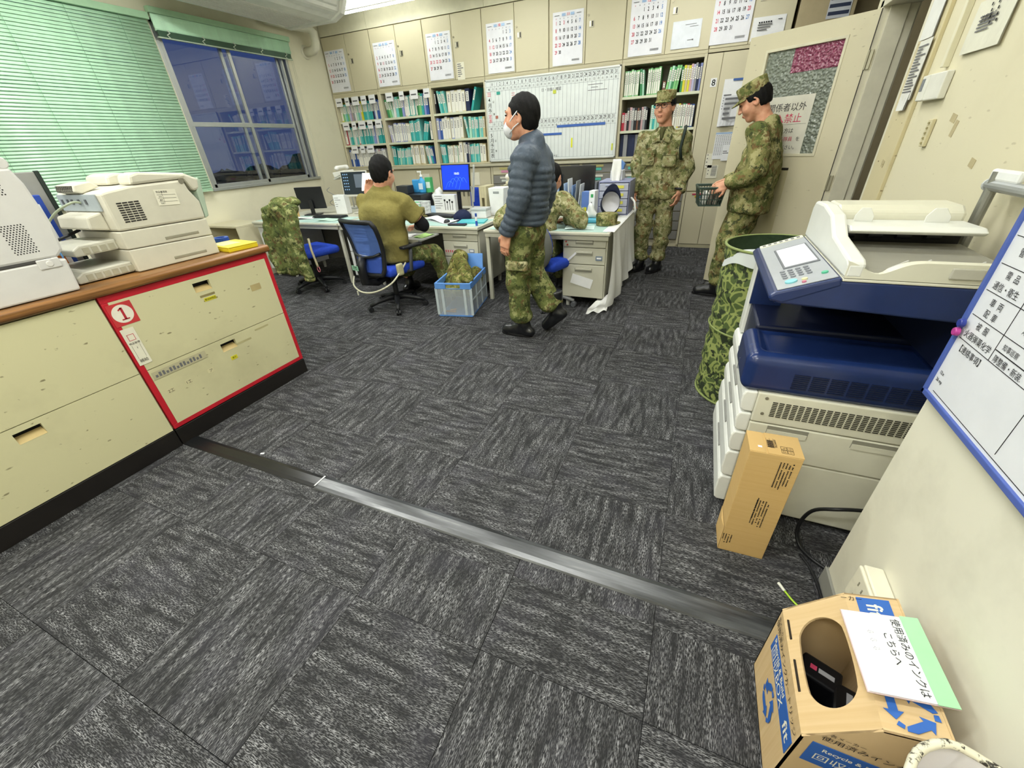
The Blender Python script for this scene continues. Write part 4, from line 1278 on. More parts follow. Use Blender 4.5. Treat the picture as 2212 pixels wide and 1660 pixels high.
# ---------------------------------------------------------------- copier
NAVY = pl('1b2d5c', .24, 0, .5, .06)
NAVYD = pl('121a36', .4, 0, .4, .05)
CW = pl('d6d4c2', .35, 0, .45, .02)
CWH = pl('dfe0da', .33, 0, .45, .02)
CBLK = pl('0c0d10', .5, 0, .3, 0)
t = thing('copier', 'large navy and cream photocopier beside the partition wall', 'copier', (0, 0, 0))
Y0, Y1, CX0, CX1 = 1.462, 2.085, .285, .835
XSW = Matrix(((1, 0, 0, 0), (0, 0, 1, 0), (0, 1, 0, 0), (0, 0, 0, 1)))   # profile (X,Z) extruded along Y
MB().box(CX0+.03, CX1, Y0+.003, Y1-.003, .025, .30).build('lower_side_panel', CW, t, bevel=.006)
for xw in (.33, .78):
    for yw in (1.52, 2.03):
        MB().cyl((xw-.012, yw, .020), (xw+.012, yw, .020), .019, n=12).build('caster', CBLK, t)
MB().box(CX0+.03, CX1, Y0, Y1, .304, .456).build('middle_side_panel', CW, t, bevel=.005)
MB().box(CX0+.03, CX1, Y0, Y1, .460, .585).build('vent_side_panel', CW, t, bevel=.005)
v_ = MB().mat(pl('3c3a33', .6, 0, .2, 0))
for r_ in range(9):
    for c in range(21):
        v_.bc((.375+.0205*c, Y0-.0005, .553-.0072*r_), (.0155, .003, .0034))
o = v_.build('side_vents', None, t); o['kind'] = 'stuff'
for (x, z) in ((.345, .566), (.345, .50)):
    MB().cyl((x, Y0-.002, z), (x, Y0+.002, z), .006, n=10).build('screw', pl('8f8d80', .4, .5), t)
for x in (.44, .70):
    g_ = MB().mat(pl('8d8b7e', .5)).box(x-.065, x+.065, Y0-.001, Y0+.006, .418, .452).mat(CW).box(x-.063, x+.063, Y0-.0025, Y0+.004, .414, .436)
    g_.build('grip_recess', None, t)
# bulging front drawers (face -X)
for k, (z0, z1) in enumerate(((.03, .165), (.17, .30), (.305, .40), (.405, .49), (.495, .585))):
    d_ = MB().prism([(CX0+.03, z0+.001), (CX0-.004, z0+.001), (CX0-.014, z0+.010), (CX0-.019, z0+.04), (CX0-.018, z1-.022), (CX0-.010, z1-.003), (CX0+.03, z1-.001)], (Y0+.004, Y1-.004), XSW).build('front_drawer', CWH, t, bevel=.006)
    MB().bc((CX0-.010, 1.77, z1-.006), (.012, .18, .008)).build('grip', pl('8f8f8a', .5), d_)
# navy output shelf on the near side
L_ = SDF(.01)
L_.box((.545, 1.60, .655), (.295, .137, .075), .035)
L_.box((.545, 1.62, .745), (.24, .10, .03), .02, k=.02, sub=True)
ls = sput('output_shelf', L_, NAVY, t, .007)
v_ = MB().mat(NAVYD)
for r_ in range(8):
    for c in range(7):
        v_.bc((.425+.053*c, Y0, .673-.0075*r_), (.046, .004, .0032))
o = v_.build('shelf_vents', None, t); o['kind'] = 'stuff'
MB().bc((.252, 1.62, .615), (.006, .006, .045)).build('chrome_catch', pl('c9ccd0', .15, .9), t)
# interior cavity, rear columns, top block
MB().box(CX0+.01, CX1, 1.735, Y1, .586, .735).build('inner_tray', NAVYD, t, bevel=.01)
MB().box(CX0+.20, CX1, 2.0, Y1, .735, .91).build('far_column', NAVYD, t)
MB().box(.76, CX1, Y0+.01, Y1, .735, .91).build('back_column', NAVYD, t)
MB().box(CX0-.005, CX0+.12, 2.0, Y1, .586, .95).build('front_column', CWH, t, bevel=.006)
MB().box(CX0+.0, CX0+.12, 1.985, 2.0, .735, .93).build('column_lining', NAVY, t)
for k in range(5):
    MB().bc((.42+.06*k, 1.99, .86+.004*(k % 2)), (.03, .02, .012)).build('roller', pl('3a3c40', .4), t)
MB().prism([(.275, .918), (.43, .912), (.44, .912), (CX1, .895), (CX1, 1.000), (.435, 1.000)], (Y0, Y1), XSW).build('scanner_block', NAVY, t, bevel=.006)
MB().box(.434, CX1, Y0-.001, Y1, 1.000, 1.008).build('glass_frame', CW, t, bevel=.002)
# control console
cp = MB().prism([(.262, .925), (.258, .94), (.272, .953), (.432, 1.012), (.44, .985), (.30, .918)], (Y0-.002, Y1), XSW).build('control_console', NAVY, t, bevel=.008)
slope = Vector((.16, 0, .059)).normalized()
CPM = frame((.352, 1.77, .9835), (0, -1, 0), slope)        # on the console top: x right (toward the viewer), y up the slope
MB().bc((0, 0, .001), (.60, .155, .004), CPM).build('console_face', pl('9fa3a8', .35), cp, bevel=.002)
MB().bc((-.282, 0, .004), (.035, .15, .003), CPM).build('label_strip', pl('d9d8c4', .5), cp)
k_ = MB().mat(INKG)
for k in range(7): k_.bc((-.282, -.06+.02*k, .0058), (.02, .011, .0008), CPM)
k_.build('label_marks', None, cp)
MB().bc((-.03, .015, .004), (.27, .105, .004), CPM).build('bezel', pl('5f6369', .4), cp, bevel=.001)
MB().bc((-.03, .015, .0066), (.245, .092, .0016), CPM).build('touch_screen', pl('e3e6ea', .2, 0, .5, 0, .35), cp)
kb = MB().mat(pl('7b7f86', .4))
for r_ in range(4):
    for c in range(4):
        kb.cyl(CPM @ Vector((.135+.024*r_, -.045+.022*c, .002)), CPM @ Vector((.135+.024*r_, -.045+.022*c, .0065)), .0075, n=12)
o = kb.build('keypad', None, cp); o['kind'] = 'stuff'
for (x, y, r_, c) in ((.255, -.035, .017, '7fc4cc'), (.26, .0, .008, 'd6d2a0'), (.24, .055, .009, '4cb08a'), (.285, -.005, .006, 'c07088')):
    MB().cyl(CPM @ Vector((x, y, .002)), CPM @ Vector((x, y, .0075)), r_, n=18).build('button', pl(c, .35), cp)
# document feeder
ad = MB().box(.44, CX1, Y0+.002, Y1, 1.010, 1.022).build('feeder_base', CW, t, bevel=.004)
def lip(u, v):
    x = .435+(.40)*u
    dip = .036*math.exp(-((x-.510)/.050)**2)
    return (x, Y0+.004, 1.010+v*(.052-dip))
n_ = 40
pr = [(.435, 1.010)] + [(CX1, 1.010)] + [(lip(1-i/n_, 1)[0], lip(1-i/n_, 1)[2]) for i in range(n_+1)]
MB().prism(pr, (Y0, Y0+.03), XSW).build('front_lip', CW, t)
MB().prism([(Y0-.001, 1.010), (Y1-.0, 1.010), (Y1, 1.12), (Y1-.02, 1.145), (1.93, 1.15), (1.80, 1.135), (1.70, 1.085), (Y0+.02, 1.062), (Y0-.001, 1.052)], (.433, .478), SW).build('feeder_arm', CWH, t, bevel=.008)
MB().prism([(1.905, 1.085), (Y1, 1.025), (Y1, 1.13), (Y1-.025, 1.148), (1.94, 1.148), (1.905, 1.128)], (.478, CX1), SW).build('feeder_housing', CW, t, bevel=.010)
MB().box(.48, CX1, 1.88, 1.91, 1.03, 1.095).build('feed_rollers', CBLK, t)
for k in range(4):
    MB().cyl((.50+.08*k, 1.878, 1.06), (.54+.08*k, 1.878, 1.06), .014, n=12).build('roller', pl('2c2e33', .4), t)
MB().prism([(1.735, 1.094), (1.75, 1.082), (1.90, 1.092), (1.905, 1.104), (1.76, 1.106)], (.485, CX1), SW).build('input_tray', CWH, t, bevel=.006)
MB().prism([(1.47, 1.024), (1.86, 1.03), (1.86, 1.038), (1.60, 1.034), (1.49, 1.034)], (.485, CX1), SW).build('output_tray', pl('8f8d82', .45), t, bevel=.003)
for (x, w) in ((.545, .055), (.745, .065)):
    MB().prism([(-w/2, 0), (w/2, 0), (w/2, .018), (w*.2, .045), (-w*.25, .045), (-w/2, .02)], (-.002, .002), frame((x, 1.86, 1.104), (1, 0, 0), (0, 0, 1))).build('paper_guide', CWH, t, bevel=.002)
for k in range(4):
    MB().prism([(0, 0), (.05, 0), (.045, .022)], (0, .004), frame((.54+.058*k, 1.50+.02*(k % 2), 1.035), (1, .3, 0), (0, 0, 1))).build('tray_fin', glassy('clear_film', (.95, .95, .92, 1), .2, .35), t)
MB().bc((.70, Y0-.003, 1.038), (.07, .006, .030)).build('stopper_clip', pl('bdbbae', .4), t, bevel=.003)
# stand pole behind the copier
t = thing('stand_pole', 'grey metal stand pole with a white cap behind the copier', 'stand', (.885, 1.96, 0))
MB().cyl((0, 0, .01), (0, 0, 1.245), .016, n=14).build('pole', pl('8f8f88', .35, .5), t)
MB().cyl((-.0, .02, 1.205), (0, -.35, 1.205), .017, n=14).build('crossbar', pl('a3a6a6', .3, .5), t)
MB().cyl((0, .026, 1.205), (0, .018, 1.205), .019, n=14).build('end_cap', pl('b9bcbc', .4), t)
MB().bc((0, -.05, 1.235), (.018, .16, .035)).build('cap', pl('e3e5e4', .4), t, bevel=.008)
MB().bc((0, 0, .006), (.03, .24, .012)).build('foot', pl('77777a', .4, .4), t, bevel=.003)

# ---------------------------------------------------------------- cartons
CARD = NT('cardboard')
_o = CARD.co()
_w = CARD.noise(1.0, 3, .5, CARD.mapping(_o, (4, 4, 140)))
_w2 = CARD.noise(2.5, 4, .6, _o)
CARD.color(CARD.mix(CARD.ramp(_w2, [(.35, 0), (.75, .5)]), CARD.ramp(_w, [(.3, lin('c8a66c')), (.7, lin('cdac74'))]), lin('bd9a60')))
CARDB = CARD.done(.7, 0, .2)
CARD2 = NT('cardboard_pale')
_o = CARD2.co()
_w = CARD2.noise(1.0, 3, .5, CARD2.mapping(_o, (4, 120, 4)))
CARD2.color(CARD2.ramp(_w, [(.3, lin('c6a97c')), (.7, lin('ceb388'))]))
CARDP = CARD2.done(.7, 0, .2)
t = thing('cardboard_carton', 'tall narrow brown carton standing beside the copier', 'carton', (.365, 1.285, 0), rz=.03)
bw, bd, bh = .152, .115, .497
MB().box(-bw/2, bw/2, -bd/2, bd/2, .001, bh).build('body', CARDB, t, bevel=.002)
MB().box(-bw/2-.001, -bw/2+.045, -bd/2+.002, bd/2-.002, bh, bh+.0015).box(bw/2-.1, bw/2+.001, -bd/2+.001, bd/2-.001, bh, bh+.0022).build('top_flap', CARDB, t)
MB().add([(-bw/2-.0015, -bd/2, 0.002), (-bw/2-.0015, bd/2, .002), (-bw/2-.006, 0, .11), (-bw/2-.0015, -bd/2, .12), (-bw/2-.0015, bd/2, .12)], [(0, 2, 1), (0, 3, 2), (1, 2, 4), (2, 3, 4)]).build('side_flap', CARDB, t)
pr = MB().mat(INK)
TOPM = frame((0, 0, bh+.003), (0, -1, 0), (1, 0, 0))    # print reads along -Y
for k in range(26):
    if k % 3 != 1: pr.bc((.005-.02+.002*k*.8, -.012, 0), (.0010+.0007*(k % 2), .018, .0003), TOPM)
for (x, y, w_, h_) in ((.0, -.012, .052, .0006), (0, -.0225, .052, .0006), (0, -.0015, .052, .0006)):
    pr.bc((x, y, 0), (w_, h_, .0003), TOPM)
for i in range(2):
    for j in range(2):
        cx, cy = .018+.018*i-.0, .024+.018*j
        for (dx, dy, w_, h_) in ((0, .008, .016, .0008), (0, -.008, .016, .0008), (.008, 0, .0008, .016), (-.008, 0, .0008, .016)):
            pr.bc((cx+dx, cy+dy, 0), (w_, h_, .0003), TOPM)
        pr.text('↑☂♺♢'[i*2+j], .012, TOPM @ Matrix.Translation((cx, cy, .0003)))
pr.text('KG4PATT02', .008, TOPM @ Matrix.Translation((.0, .003, .0003)))
FRM = frame((0, -bd/2-.0008, 0), (0, 0, -1), (1, 0, 0))      # front face, text runs downward
rr = random.Random(5)
for blk, (z0, x0, n, ln) in enumerate(((.47, .055, 5, .13), (.33, .055, 1, .0), (.29, .03, 5, .15), (.30, -.005, 1, .14), (.09, -.045, 4, .06))):
    for k in range(n):
        l_ = ln*rr.uniform(.7, 1)
        nn = int(l_/.0062)
        for q in range(nn):
            if rr.random() < .86:
                pr.bc((-z0+.0062*q+0, x0-.009*k, 0), (.0045, .0042*rr.uniform(.6, 1), .0004), FRM)
pr.build('print', None, t)['kind'] = 'stuff'
MB().bc((-.045, -.028, bh+.003), (.012, .010, .0005)).build('white_sticker', PAPER, t)

# used-cartridge recycling box against the partition
t = thing('recycling_box', 'brown recycling box with an oval hole for used ink cartridges', 'box', (0, 0, 0))
ra, rb = .535, .825                      # Y extent
P0, P1, P2, P3, P4 = (.385, .001), (.385, .295), (.48, .425), (.575, .455), (.575, .001)
th = .004
def plate(mb, a, b, y0, y1, t_=.004):
    a, b = Vector((a[0], 0, a[1])), Vector((b[0], 0, b[1]))
    n = (b-a).normalized().cross(Vector((0, -1, 0)))*t_
    q = [a, b, b+n, a+n]
    vs = [(p.x, y, p.z) for y in (y0, y1) for p in q]
    return mb.add(vs, [(0, 1, 2, 3), (7, 6, 5, 4), (0, 4, 5, 1), (1, 5, 6, 2), (2, 6, 7, 3), (3, 7, 4, 0)])
plate(MB(), P0, P1, ra, rb).build('room_side', CARDP, t)
plate(MB(), P2, P3, ra, rb).build('top_panel', CARDP, t)
plate(MB(), P3, P4, ra, rb).build('wall_side', CARDP, t)
for y in (ra, rb-.004):
    MB().prism([P0, P1, P2, P3, P4], (y, y+.004), XSW).build('end_panel', CARDP, t)
plate(MB(), P4, P0, ra, rb).build('bottom', CARDP, t)
# sloping panel with the oval opening
hp = MB()
S0, S1 = Vector((P1[0], 0, P1[1])), Vector((P2[0], 0, P2[1]))
su = (S1-S0); sl = su.length; su.normalize()
HM = frame(((S0+S1)/2).to_tuple()[0:1] + ((ra+rb)/2, ((S0+S1)/2).z), (0, -1, 0), su)
hw, hh = (rb-ra)/2, sl/2
NH = 48
inner, outer = [], []
for i in range(NH):
    a = 2*PI*i/NH
    cx, cy = math.cos(a), math.sin(a)
    # stadium opening
    ex = .043; rad = .056
    ix = (ex if cx > 0 else -ex)*min(1, abs(cx)*3) + rad*cx
    iy = rad*cy + .004
    inner.append((ix, iy))
    s_ = 1/max(abs(cx)/hw, abs(cy)/hh)
    outer.append((cx*s_, cy*s_))
vs = [(x, y, 0) for x, y in inner]+[(x, y, 0) for x, y in outer]+[(x, y, -.005) for x, y in inner]
fs = []
for i in range(NH):
    j = (i+1) % NH
    fs += [(i, NH+i, NH+j, j), (i, j, 2*NH+j, 2*NH+i)]
hp.add(vs, fs, HM).build('hole_panel', CARDP, t)
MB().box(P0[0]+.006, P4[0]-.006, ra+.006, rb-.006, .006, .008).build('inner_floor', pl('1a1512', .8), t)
BLUE = pl('2b5fae', .55)
LP = frame((P0[0]-.0012, (ra+rb)/2, .0), (0, -1, 0), (0, 0, 1))
pr = MB().mat(BLUE).bc((.015, .205, 0), (.245, .060, .001), LP)
pr.mat(PAPERC).text('Recycle & Build', .024, LP @ Matrix.Translation((-.03, .224, .0008)), 'C', .95).text('回収BOX', .040, LP @ Matrix.Translation((-.022, .196, .0008)), 'C', .9).text('fit', .048, LP @ Matrix.Translation((.105, .207, .0008)))
pr.mat(INK).text('使用済みインクカートリッジ', .024, LP @ Matrix.Translation((.0, .258, .0008)), 'C', .86).text('各メーカー', .013, LP @ Matrix.Translation((-.10, .277, .0008)))
def recycle(mb, M, s, m):
    """three chasing arrows"""
    mb.mat(m)
    for k in range(3):
        a = k*2*PI/3
        Mk = M @ Matrix.Rotation(a, 4, 'Z')
        mb.prism([(-.52*s, -.38*s), (.10*s, -.38*s), (.10*s, -.22*s), (.42*s, -.52*s), (.10*s, -.82*s), (.10*s, -.66*s), (-.38*s, -.66*s), (-.62*s, -.5*s)], (0, .0008), Mk)
        mb.prism([(-.66*s, -.42*s), (-.54*s, -.34*s), (-.62*s, -.16*s), (-.78*s, -.24*s)], (0, .0008), Mk)
recycle(pr, LP @ Matrix.Translation((.0, .105, .0004)), .062, BLUE)
TPM = frame(((P2[0]+P3[0])/2, (ra+rb)/2, (P2[1]+P3[1])/2+.0012), (0, -1, 0), (P3[0]-P2[0], 0, P3[1]-P2[1]))
pr.mat(BLUE).bc((-.105, .0, 0), (.062, .06, .001), TPM)
pr.mat(PAPERC).text('fit', .040, TPM @ Matrix.Translation((-.105, .0, .0008)))
pr.mat(INK).text('ーカー', .014, TPM @ Matrix.Translation((-.13, -.04, .0008)) @ Matrix.Rotation(PI/2, 4, 'Z'))
recycle(pr, TPM @ Matrix.Translation((.098, .0, .0004)), .050, BLUE)
EPM = frame((.48, ra-.0012, 0), (1, 0, 0), (0, 0, 1))
pr.mat(BLUE).bc((.0, .25, 0), (.15, .09, .001), EPM)
pr.mat(PAPERC).text('Recycle & Build', .018, EPM @ Matrix.Translation((0, .275, .0008)), 'C', .95).text('回収BOX', .03, EPM @ Matrix.Translation((0, .24, .0008)))
pr.mat(INK).text('使用済みインク', .02, EPM @ Matrix.Translation((0, .325, .0008))).text('各メーカー', .012, EPM @ Matrix.Translation((-.03, .345, .0008)))
pr.build('print', None, t)['kind'] = 'stuff'
sl_ = MB().mat(pl('241d14', .8))
for (ya, yb) in ((.79, .74), (.69, .62)):
    sl_.bc((P1[0]+.006, (ya+yb)/2, P1[1]+.010), (.004, abs(ya-yb), .004))
sl_.build('tab_slot', None, t)
for i, (x, y, z, ry, rz, lab, st) in enumerate(((.455, .60, .012, .0, .1, 'black used ink cartridge at the near end of the recycling box', '3c4a2a'), (.50, .70, .012, .0, -.1, 'black used ink cartridge under the red-striped one in the recycling box', '444448'), (.455, .76, .012, .0, .15, 'black used ink cartridge at the far end of the recycling box', '8a8a8e'),
      (.465, .62, .125, .12, .35, 'black used ink cartridge on top near the viewer, with a dark olive label', '3c4a2a'), (.47, .735, .125, .1, -.3, 'black used ink cartridge on top with a red-striped white label', 'c04060'), (.52, .67, .125, .1, 1.3, 'black used ink cartridge lying by the wall side of the box', '6f7072'))):
    c_ = thing('ink_cartridge', lab, 'cartridge', (x, y, z), rot=(0, ry, rz))
    MB().bc((0, 0, .05), (.085, .062, .098)).build('case', pl('0f1013', .4), c_, bevel=.006)
    MB().mat(pl('9a9a9c', .5)).bc((.008, 0, .0995), (.034, .012, .001)).mat(pl(st, .5)).bc((-.02, 0, .0998), (.014, .012, .001)).build('label', None, c_)
# hand-written sign lying on the box top
SG = frame((.522, .677, .4605), (.05, -1, 0), (1, .05, .24))
sg = sheet('paper_sign', .168, .130, 'white handwritten sign taped on the recycling box', 'sign', SG,
      [(INK, [('t', '使用済みのインクは', .0, .024, .0172, 'C'), ('t', 'こちらへ', -.010, .002, .0172, 'C')]),
       (INKG, [('t', '⇩  ⇩  ⇩', -.022, -.026, .0145, 'C')])], pl('e4e5e8', .45), curl=.001)
MB().box(-.086, .086, .036, .067, .0022, .0036).build('green_tape', pl('9fd6a4', .4), sg)
MB().bc((0, .0, -.001), (.172, .134, .0018)).build('backing', pl('c9b3b0', .5), sg)

# wastebasket with a worn white rim, at the lower right corner
t = thing('wastebasket', 'wastebasket with a worn white rim beside the recycling box', 'basket', (.515, .325, 0))
MB().lathe([(.0, .004), (.085, .004), (.090, .02), (.125, .552), (.121, .552), (.086, .022), (.0, .020)], 36, sx=.82, sy=1.24).build('body', glassy('frosted_plastic', (.80, .76, .74, 1), .35, .55), t, smooth=True)
pts = [(.1035*math.cos(2*PI*i/40), .156*math.sin(2*PI*i/40), .558+.003*math.sin(i*1.3)) for i in range(40)]
RIM = NT('worn_rim'); _n2 = RIM.noise(60, 3, .7)
RIM.color(RIM.ramp(_n2, [(.55, lin('d8d2ba')), (.62, lin('2c2820'))])); RIMM = RIM.done(.5)
MB().tube(pts, .0065, 8, True).build('rim', RIMM, t, smooth=True)

# cables and the socket box by the partition
one('floor_cable', MB().tube(spl([(.80, 1.40, .20), (.72, 1.36, .235), (.63, 1.33, .24), (.575, 1.36, .18), (.56, 1.37, .08), (.575, 1.34, .015), (.62, 1.28, .010), (.70, 1.24, .010), (.78, 1.24, .010)]), .0065, 10), pl('16171a', .45), 'thick black power cable looping out beside the copier', 'cable', smooth=True)
one('floor_cable', MB().tube(spl([(.575, 1.30, .006), (.60, 1.24, .006), (.612, 1.15, .006), (.612, 1.02, .006), (.60, .90, .006), (.598, .85, .006)]), .005, 8), pl('1c1d20', .5), 'thin black cable lying on the carpet by the partition', 'cable', smooth=True)
t = thing('earth_wire', 'yellow green earth wire with a white tip on the carpet', 'cable', (0, 0, 0))
MB().tube(spl([(.50, 1.115, .008), (.52, 1.08, .012), (.545, 1.06, .010), (.575, 1.07, .012), (.60, 1.085, .03)]), .0035, 8).build('wire', pl('a9cf3c', .4), t, smooth=True)
MB().cyl((.485, 1.14, .008), (.501, 1.113, .008), .0052, .0048, 10).build('tip', pl('dcdcd0', .4), t)
t = thing('socket_box', 'white surface socket box low on the partition wall', 'socket', (.628, .94, .30))
MB().box(-.045, -.001, -.055, .055, -.06, .06).build('back_box', pl('dedac6', .45), t, bevel=.004)
MB().box(-.055, -.045, -.052, .052, -.057, .057).build('face_plate', worn('d9d5c0', '7b765f', .5, 20, 1.0, False), t, bevel=.004)
s_ = MB().mat(pl('8f8b78', .5))
for z in (-.025, .025):
    for y in (-.012, .012): s_.bc((-.0555, y, z), (.002, .004, .014))
s_.build('slots', None, t)

# ---------------------------------------------------------------- white board on the partition
t = thing('notice_whiteboard', 'blue-framed whiteboard with black lettering on the partition wall', 'whiteboard', (0, 0, 0))
WB0, WB1, WZ0, WZ1 = 1.204, .10, .803, 1.62        # from the wall end toward the camera
MB().box(.612, .627, WB1, WB0, WZ0, WZ1).build('board', pl('dfe1e6', .22, 0, .5, .02), t)
BF = pl('4a5fa8', .4)
for (a, b, c, d) in ((WB0-.012, WB0, WZ0, WZ1), (WB1, WB1+.012, WZ0, WZ1), (WB1, WB0, WZ1-.012, WZ1), (WB1, WB0, WZ0, WZ0+.014)):
    MB().box(.606, .628, a, b, c, d).build('frame', BF, t, bevel=.002)
WM = frame((.6115, 0, 0), (0, -1, 0), (0, 0, 1))        # x = -Y
pr = MB().mat(INK)
def hl(z, y0, y1, w=.0012): pr.bc((-(y0+y1)/2, z, 0), (abs(y0-y1), w, .0006), WM)
for z in (1.134, 1.077, 1.021, .964, 1.19, 1.247): hl(z, 1.185, .12)
for z0, z1 in ((.964, 1.60),): pr.bc((-1.062, (z0+z1)/2, 0), (.0012, z1-z0, .0006), WM)
hl(.990, 1.06, .12, .0018)
pr.bc((-.905, .90, 0), (.0012, .128, .0006), WM); hl(.826, 1.17, .12, .0012)
for s_, y, z in (('車  両', 1.128, 1.060), ('配  車', 1.128, 1.036), ('被  服', 1.128, 1.006), ('火器弾薬化学', 1.123, .980), ('【連絡事項】', 1.125, .947), ('需  品', 1.128, 1.118), ('通信・衛生', 1.128, 1.092), ('管  理', 1.128, 1.164), ('営  繕', 1.128, 1.22)):
    pr.text(s_, .0185, WM @ Matrix.Translation((-y, z, .0006)), 'C', .95)
pr.mat(INK)
for s_, y, z, s2 in (('隊整備・新装.', 1.005, .975, .017), ('知事巡察', 1.02, 1.003, .014), ('A3倉庫点検', .99, 1.045, .014), ('13.x', 1.172, .874, .012), ('26 my', 1.168, .855, .012)):
    pr.text(s_, s2, WM @ Matrix.Translation((-y, z, .0006)), 'C', .9)
pr.build('lettering', None, t)['kind'] = 'stuff'
one('round_magnet', MB().cyl((0, 0, 0), (-.010, 0, 0), .0105, .009, 18), pl('2d3a8c', .3), 'dark blue round magnet at the edge of the whiteboard', 'magnet', (.6055, 1.183, .998), bevel=.002)
one('round_magnet', MB().cyl((0, 0, 0), (-.010, 0, 0), .0105, .009, 18), pl('b2408f', .3), 'purple round magnet under the dark blue one on the whiteboard', 'magnet', (.6055, 1.185, .976), bevel=.002)
# ================================================================ right wall, open door
d = thing('door_1', None, None, (.949, 4.318, 0), rot=(0, 0, math.atan2(4.856-4.318, .206-.949)))
d['kind'] = 'structure'
DOORM = worn('d3cbae', '7d7050', .42, 2.2, .5, True)
LW, LH = .917, 2.055
gx0, gx1, gz0, gz1 = .168, .747, 1.2, 1.936
mb = MB()
for (a, b, c, e) in ((.004, gx0, .01, LH), (gx1, LW, .01, LH), (gx0, gx1, gz1, LH), (gx0, gx1, .01, gz0)):
    mb.box(a, b, -.02, .02, c, e)
mb.build('door_leaf', DOORM, d)
fr = MB()
for (a, b, c, e) in ((gx0-.012, gx0+.008, gz0-.012, gz1+.012), (gx1-.008, gx1+.012, gz0-.012, gz1+.012), (gx0, gx1, gz1-.008, gz1+.012), (gx0, gx1, gz0-.012, gz0+.008)):
    fr.box(a, b, -.026, .026, c, e)
fr.build('glass_frame', pl('d8d2b8', .4), d, bevel=.003)
PG = NT('pebbled_glass')
_v = PG.n('TexVoronoi', feature='SMOOTH_F1'); _v.inputs['Scale'].default_value = 55
PG.link(PG.co(), _v.inputs['Vector'])
PG.color(lin('8f978a')); PG.b.inputs['Transmission Weight'].default_value = .2
PG.bump(_v.outputs['Distance'], 1.0, .02)
PGM = PG.done(.16, 0, .7)
MB().box(gx0, gx1, -.004, .004, gz0, gz1).build('glass_pane', PGM, d)
PR = NT('magenta_glass')
_v = PR.n('TexVoronoi', feature='SMOOTH_F1'); _v.inputs['Scale'].default_value = 55
PR.link(PR.co(), _v.inputs['Vector']); PR.color(lin('8d4460')); PR.bump(_v.outputs['Distance'], 1.0, .02)
PRM = PR.done(.16, 0, .9)
# a magenta poster on the far side of the pane shows through its top corner
MB().box(gx0+.004, gx1-.22, .0042, .0075, 1.77, gz1-.006).build('glass_film', PRM, d)
for z in (.25, 1.0, 1.78):
    MB().bc((.0, .012, z), (.05, .012, .11)).build('hinge', pl('b9b49c', .35, .5), d, bevel=.002)
    MB().cyl((0, .018, z-.055), (0, .018, z+.055), .008, n=10).build('hinge_pin', pl('a9a48c', .35, .5), d)
MB().bc((LW-.06, .045, .95), (.06, .05, .02)).cyl((LW-.07, .03, .95), (LW-.07, .06, .95), .025, n=16).build('door_handle', pl('b5b3a8', .3, .7), d, bevel=.004)
MB().box(.33, .68, .0195, .022, .45, 1.10).build('vent_panel', worn('c2b995', '6b6044', .5, 3, .6), d, bevel=.002)
MB().box(.33, .68, .022, .026, 1.085, 1.103).build('vent_lip', pl('2f2c26', .5), d)
MB().box(.0, .004, -.022, .022, 0.01, LH).build('edge_seal', pl('3b3833', .6), d)
# the door faces the room with its +Y local side
dm = d.matrix_basis
def onleaf(u, z, off=.028):     # x right as seen from the room
    a = d.rotation_euler.z
    base = Vector((.949, 4.318, 0)) + Vector((math.cos(a), math.sin(a), 0))*u + Vector((-math.sin(a), math.cos(a), 0))*off
    base.z = z
    return frame(base, (-math.cos(a), -math.sin(a), 0), (0, 0, 1))
BK = pl('232326', .6, 0, .2, 0); RD = pl('c8345a', .6, 0, .2, 0)
sheet('door_sign', .40, .417, 'white sign with black and red lettering in the door glass', 'sign', onleaf(.482, 1.409, .006),
      [(BK, [('t', '関係者以外', .0, .130, .062, 'C'), ('t', '御用の方は', .0, -.035, .040, 'C'), ('t', 'に', -.14, -.095, .036, 'C'), ('t', 'を', .15, -.095, .036, 'C'), ('t', 'お呼びください。', .01, -.155, .036, 'C'), ('r', -.185, .185, .010, .0115)]),
       (RD, [('t', '立入禁止', 0, .052, .070, 'C'), ('t', '出てくる隊員', 0, -.095, .036, 'C')])], pl('dcd9cb', .5))
# corridor seen through the doorway
t = thing('corridor_shelf', 'dark grey shelf in the corridor behind the doorway', 'shelf', (1.85, 4.3, 0))
MB().box(-.3, .3, -.5, -.47, 0, 1.9).build('side_panel', pl('565b63', .6), t); MB().box(-.3, .3, .47, .5, 0, 1.9).build('side_panel', pl('565b63', .6), t)
for z in (.05, .5, .95, 1.4, 1.88):
    MB().box(-.3, .3, -.47, .47, z-.02, z).build('shelf', pl('60656c', .6), t)
for k in range(5):
    one('storage_box', MB().mat(pl(['8b8f92', '3a3f4a', 'a9a99f', '2d3550', '77797a'][k], .6)).box(-.2, .2, -.075, .075, 0, .24).mat(pl('c8c8c2', .6)).box(-.202, -.2, -.05, .05, .08, .16), None if False else pl(['8b8f92', '3a3f4a', 'a9a99f', '2d3550', '77797a'][k], .6), f'{["light grey","charcoal","pale","navy","mid grey"][k]} file box on the corridor shelf', 'box', (1.82, 3.92+.18*k, .9505))
one('cardboard_roll', MB().cyl((0, 0, 0), (0, 0, .9), .05, .05, 16), pl('8c8f93', .6), 'grey tube standing in the corridor by the doorway', 'tube', (1.40, 4.1, -.005))
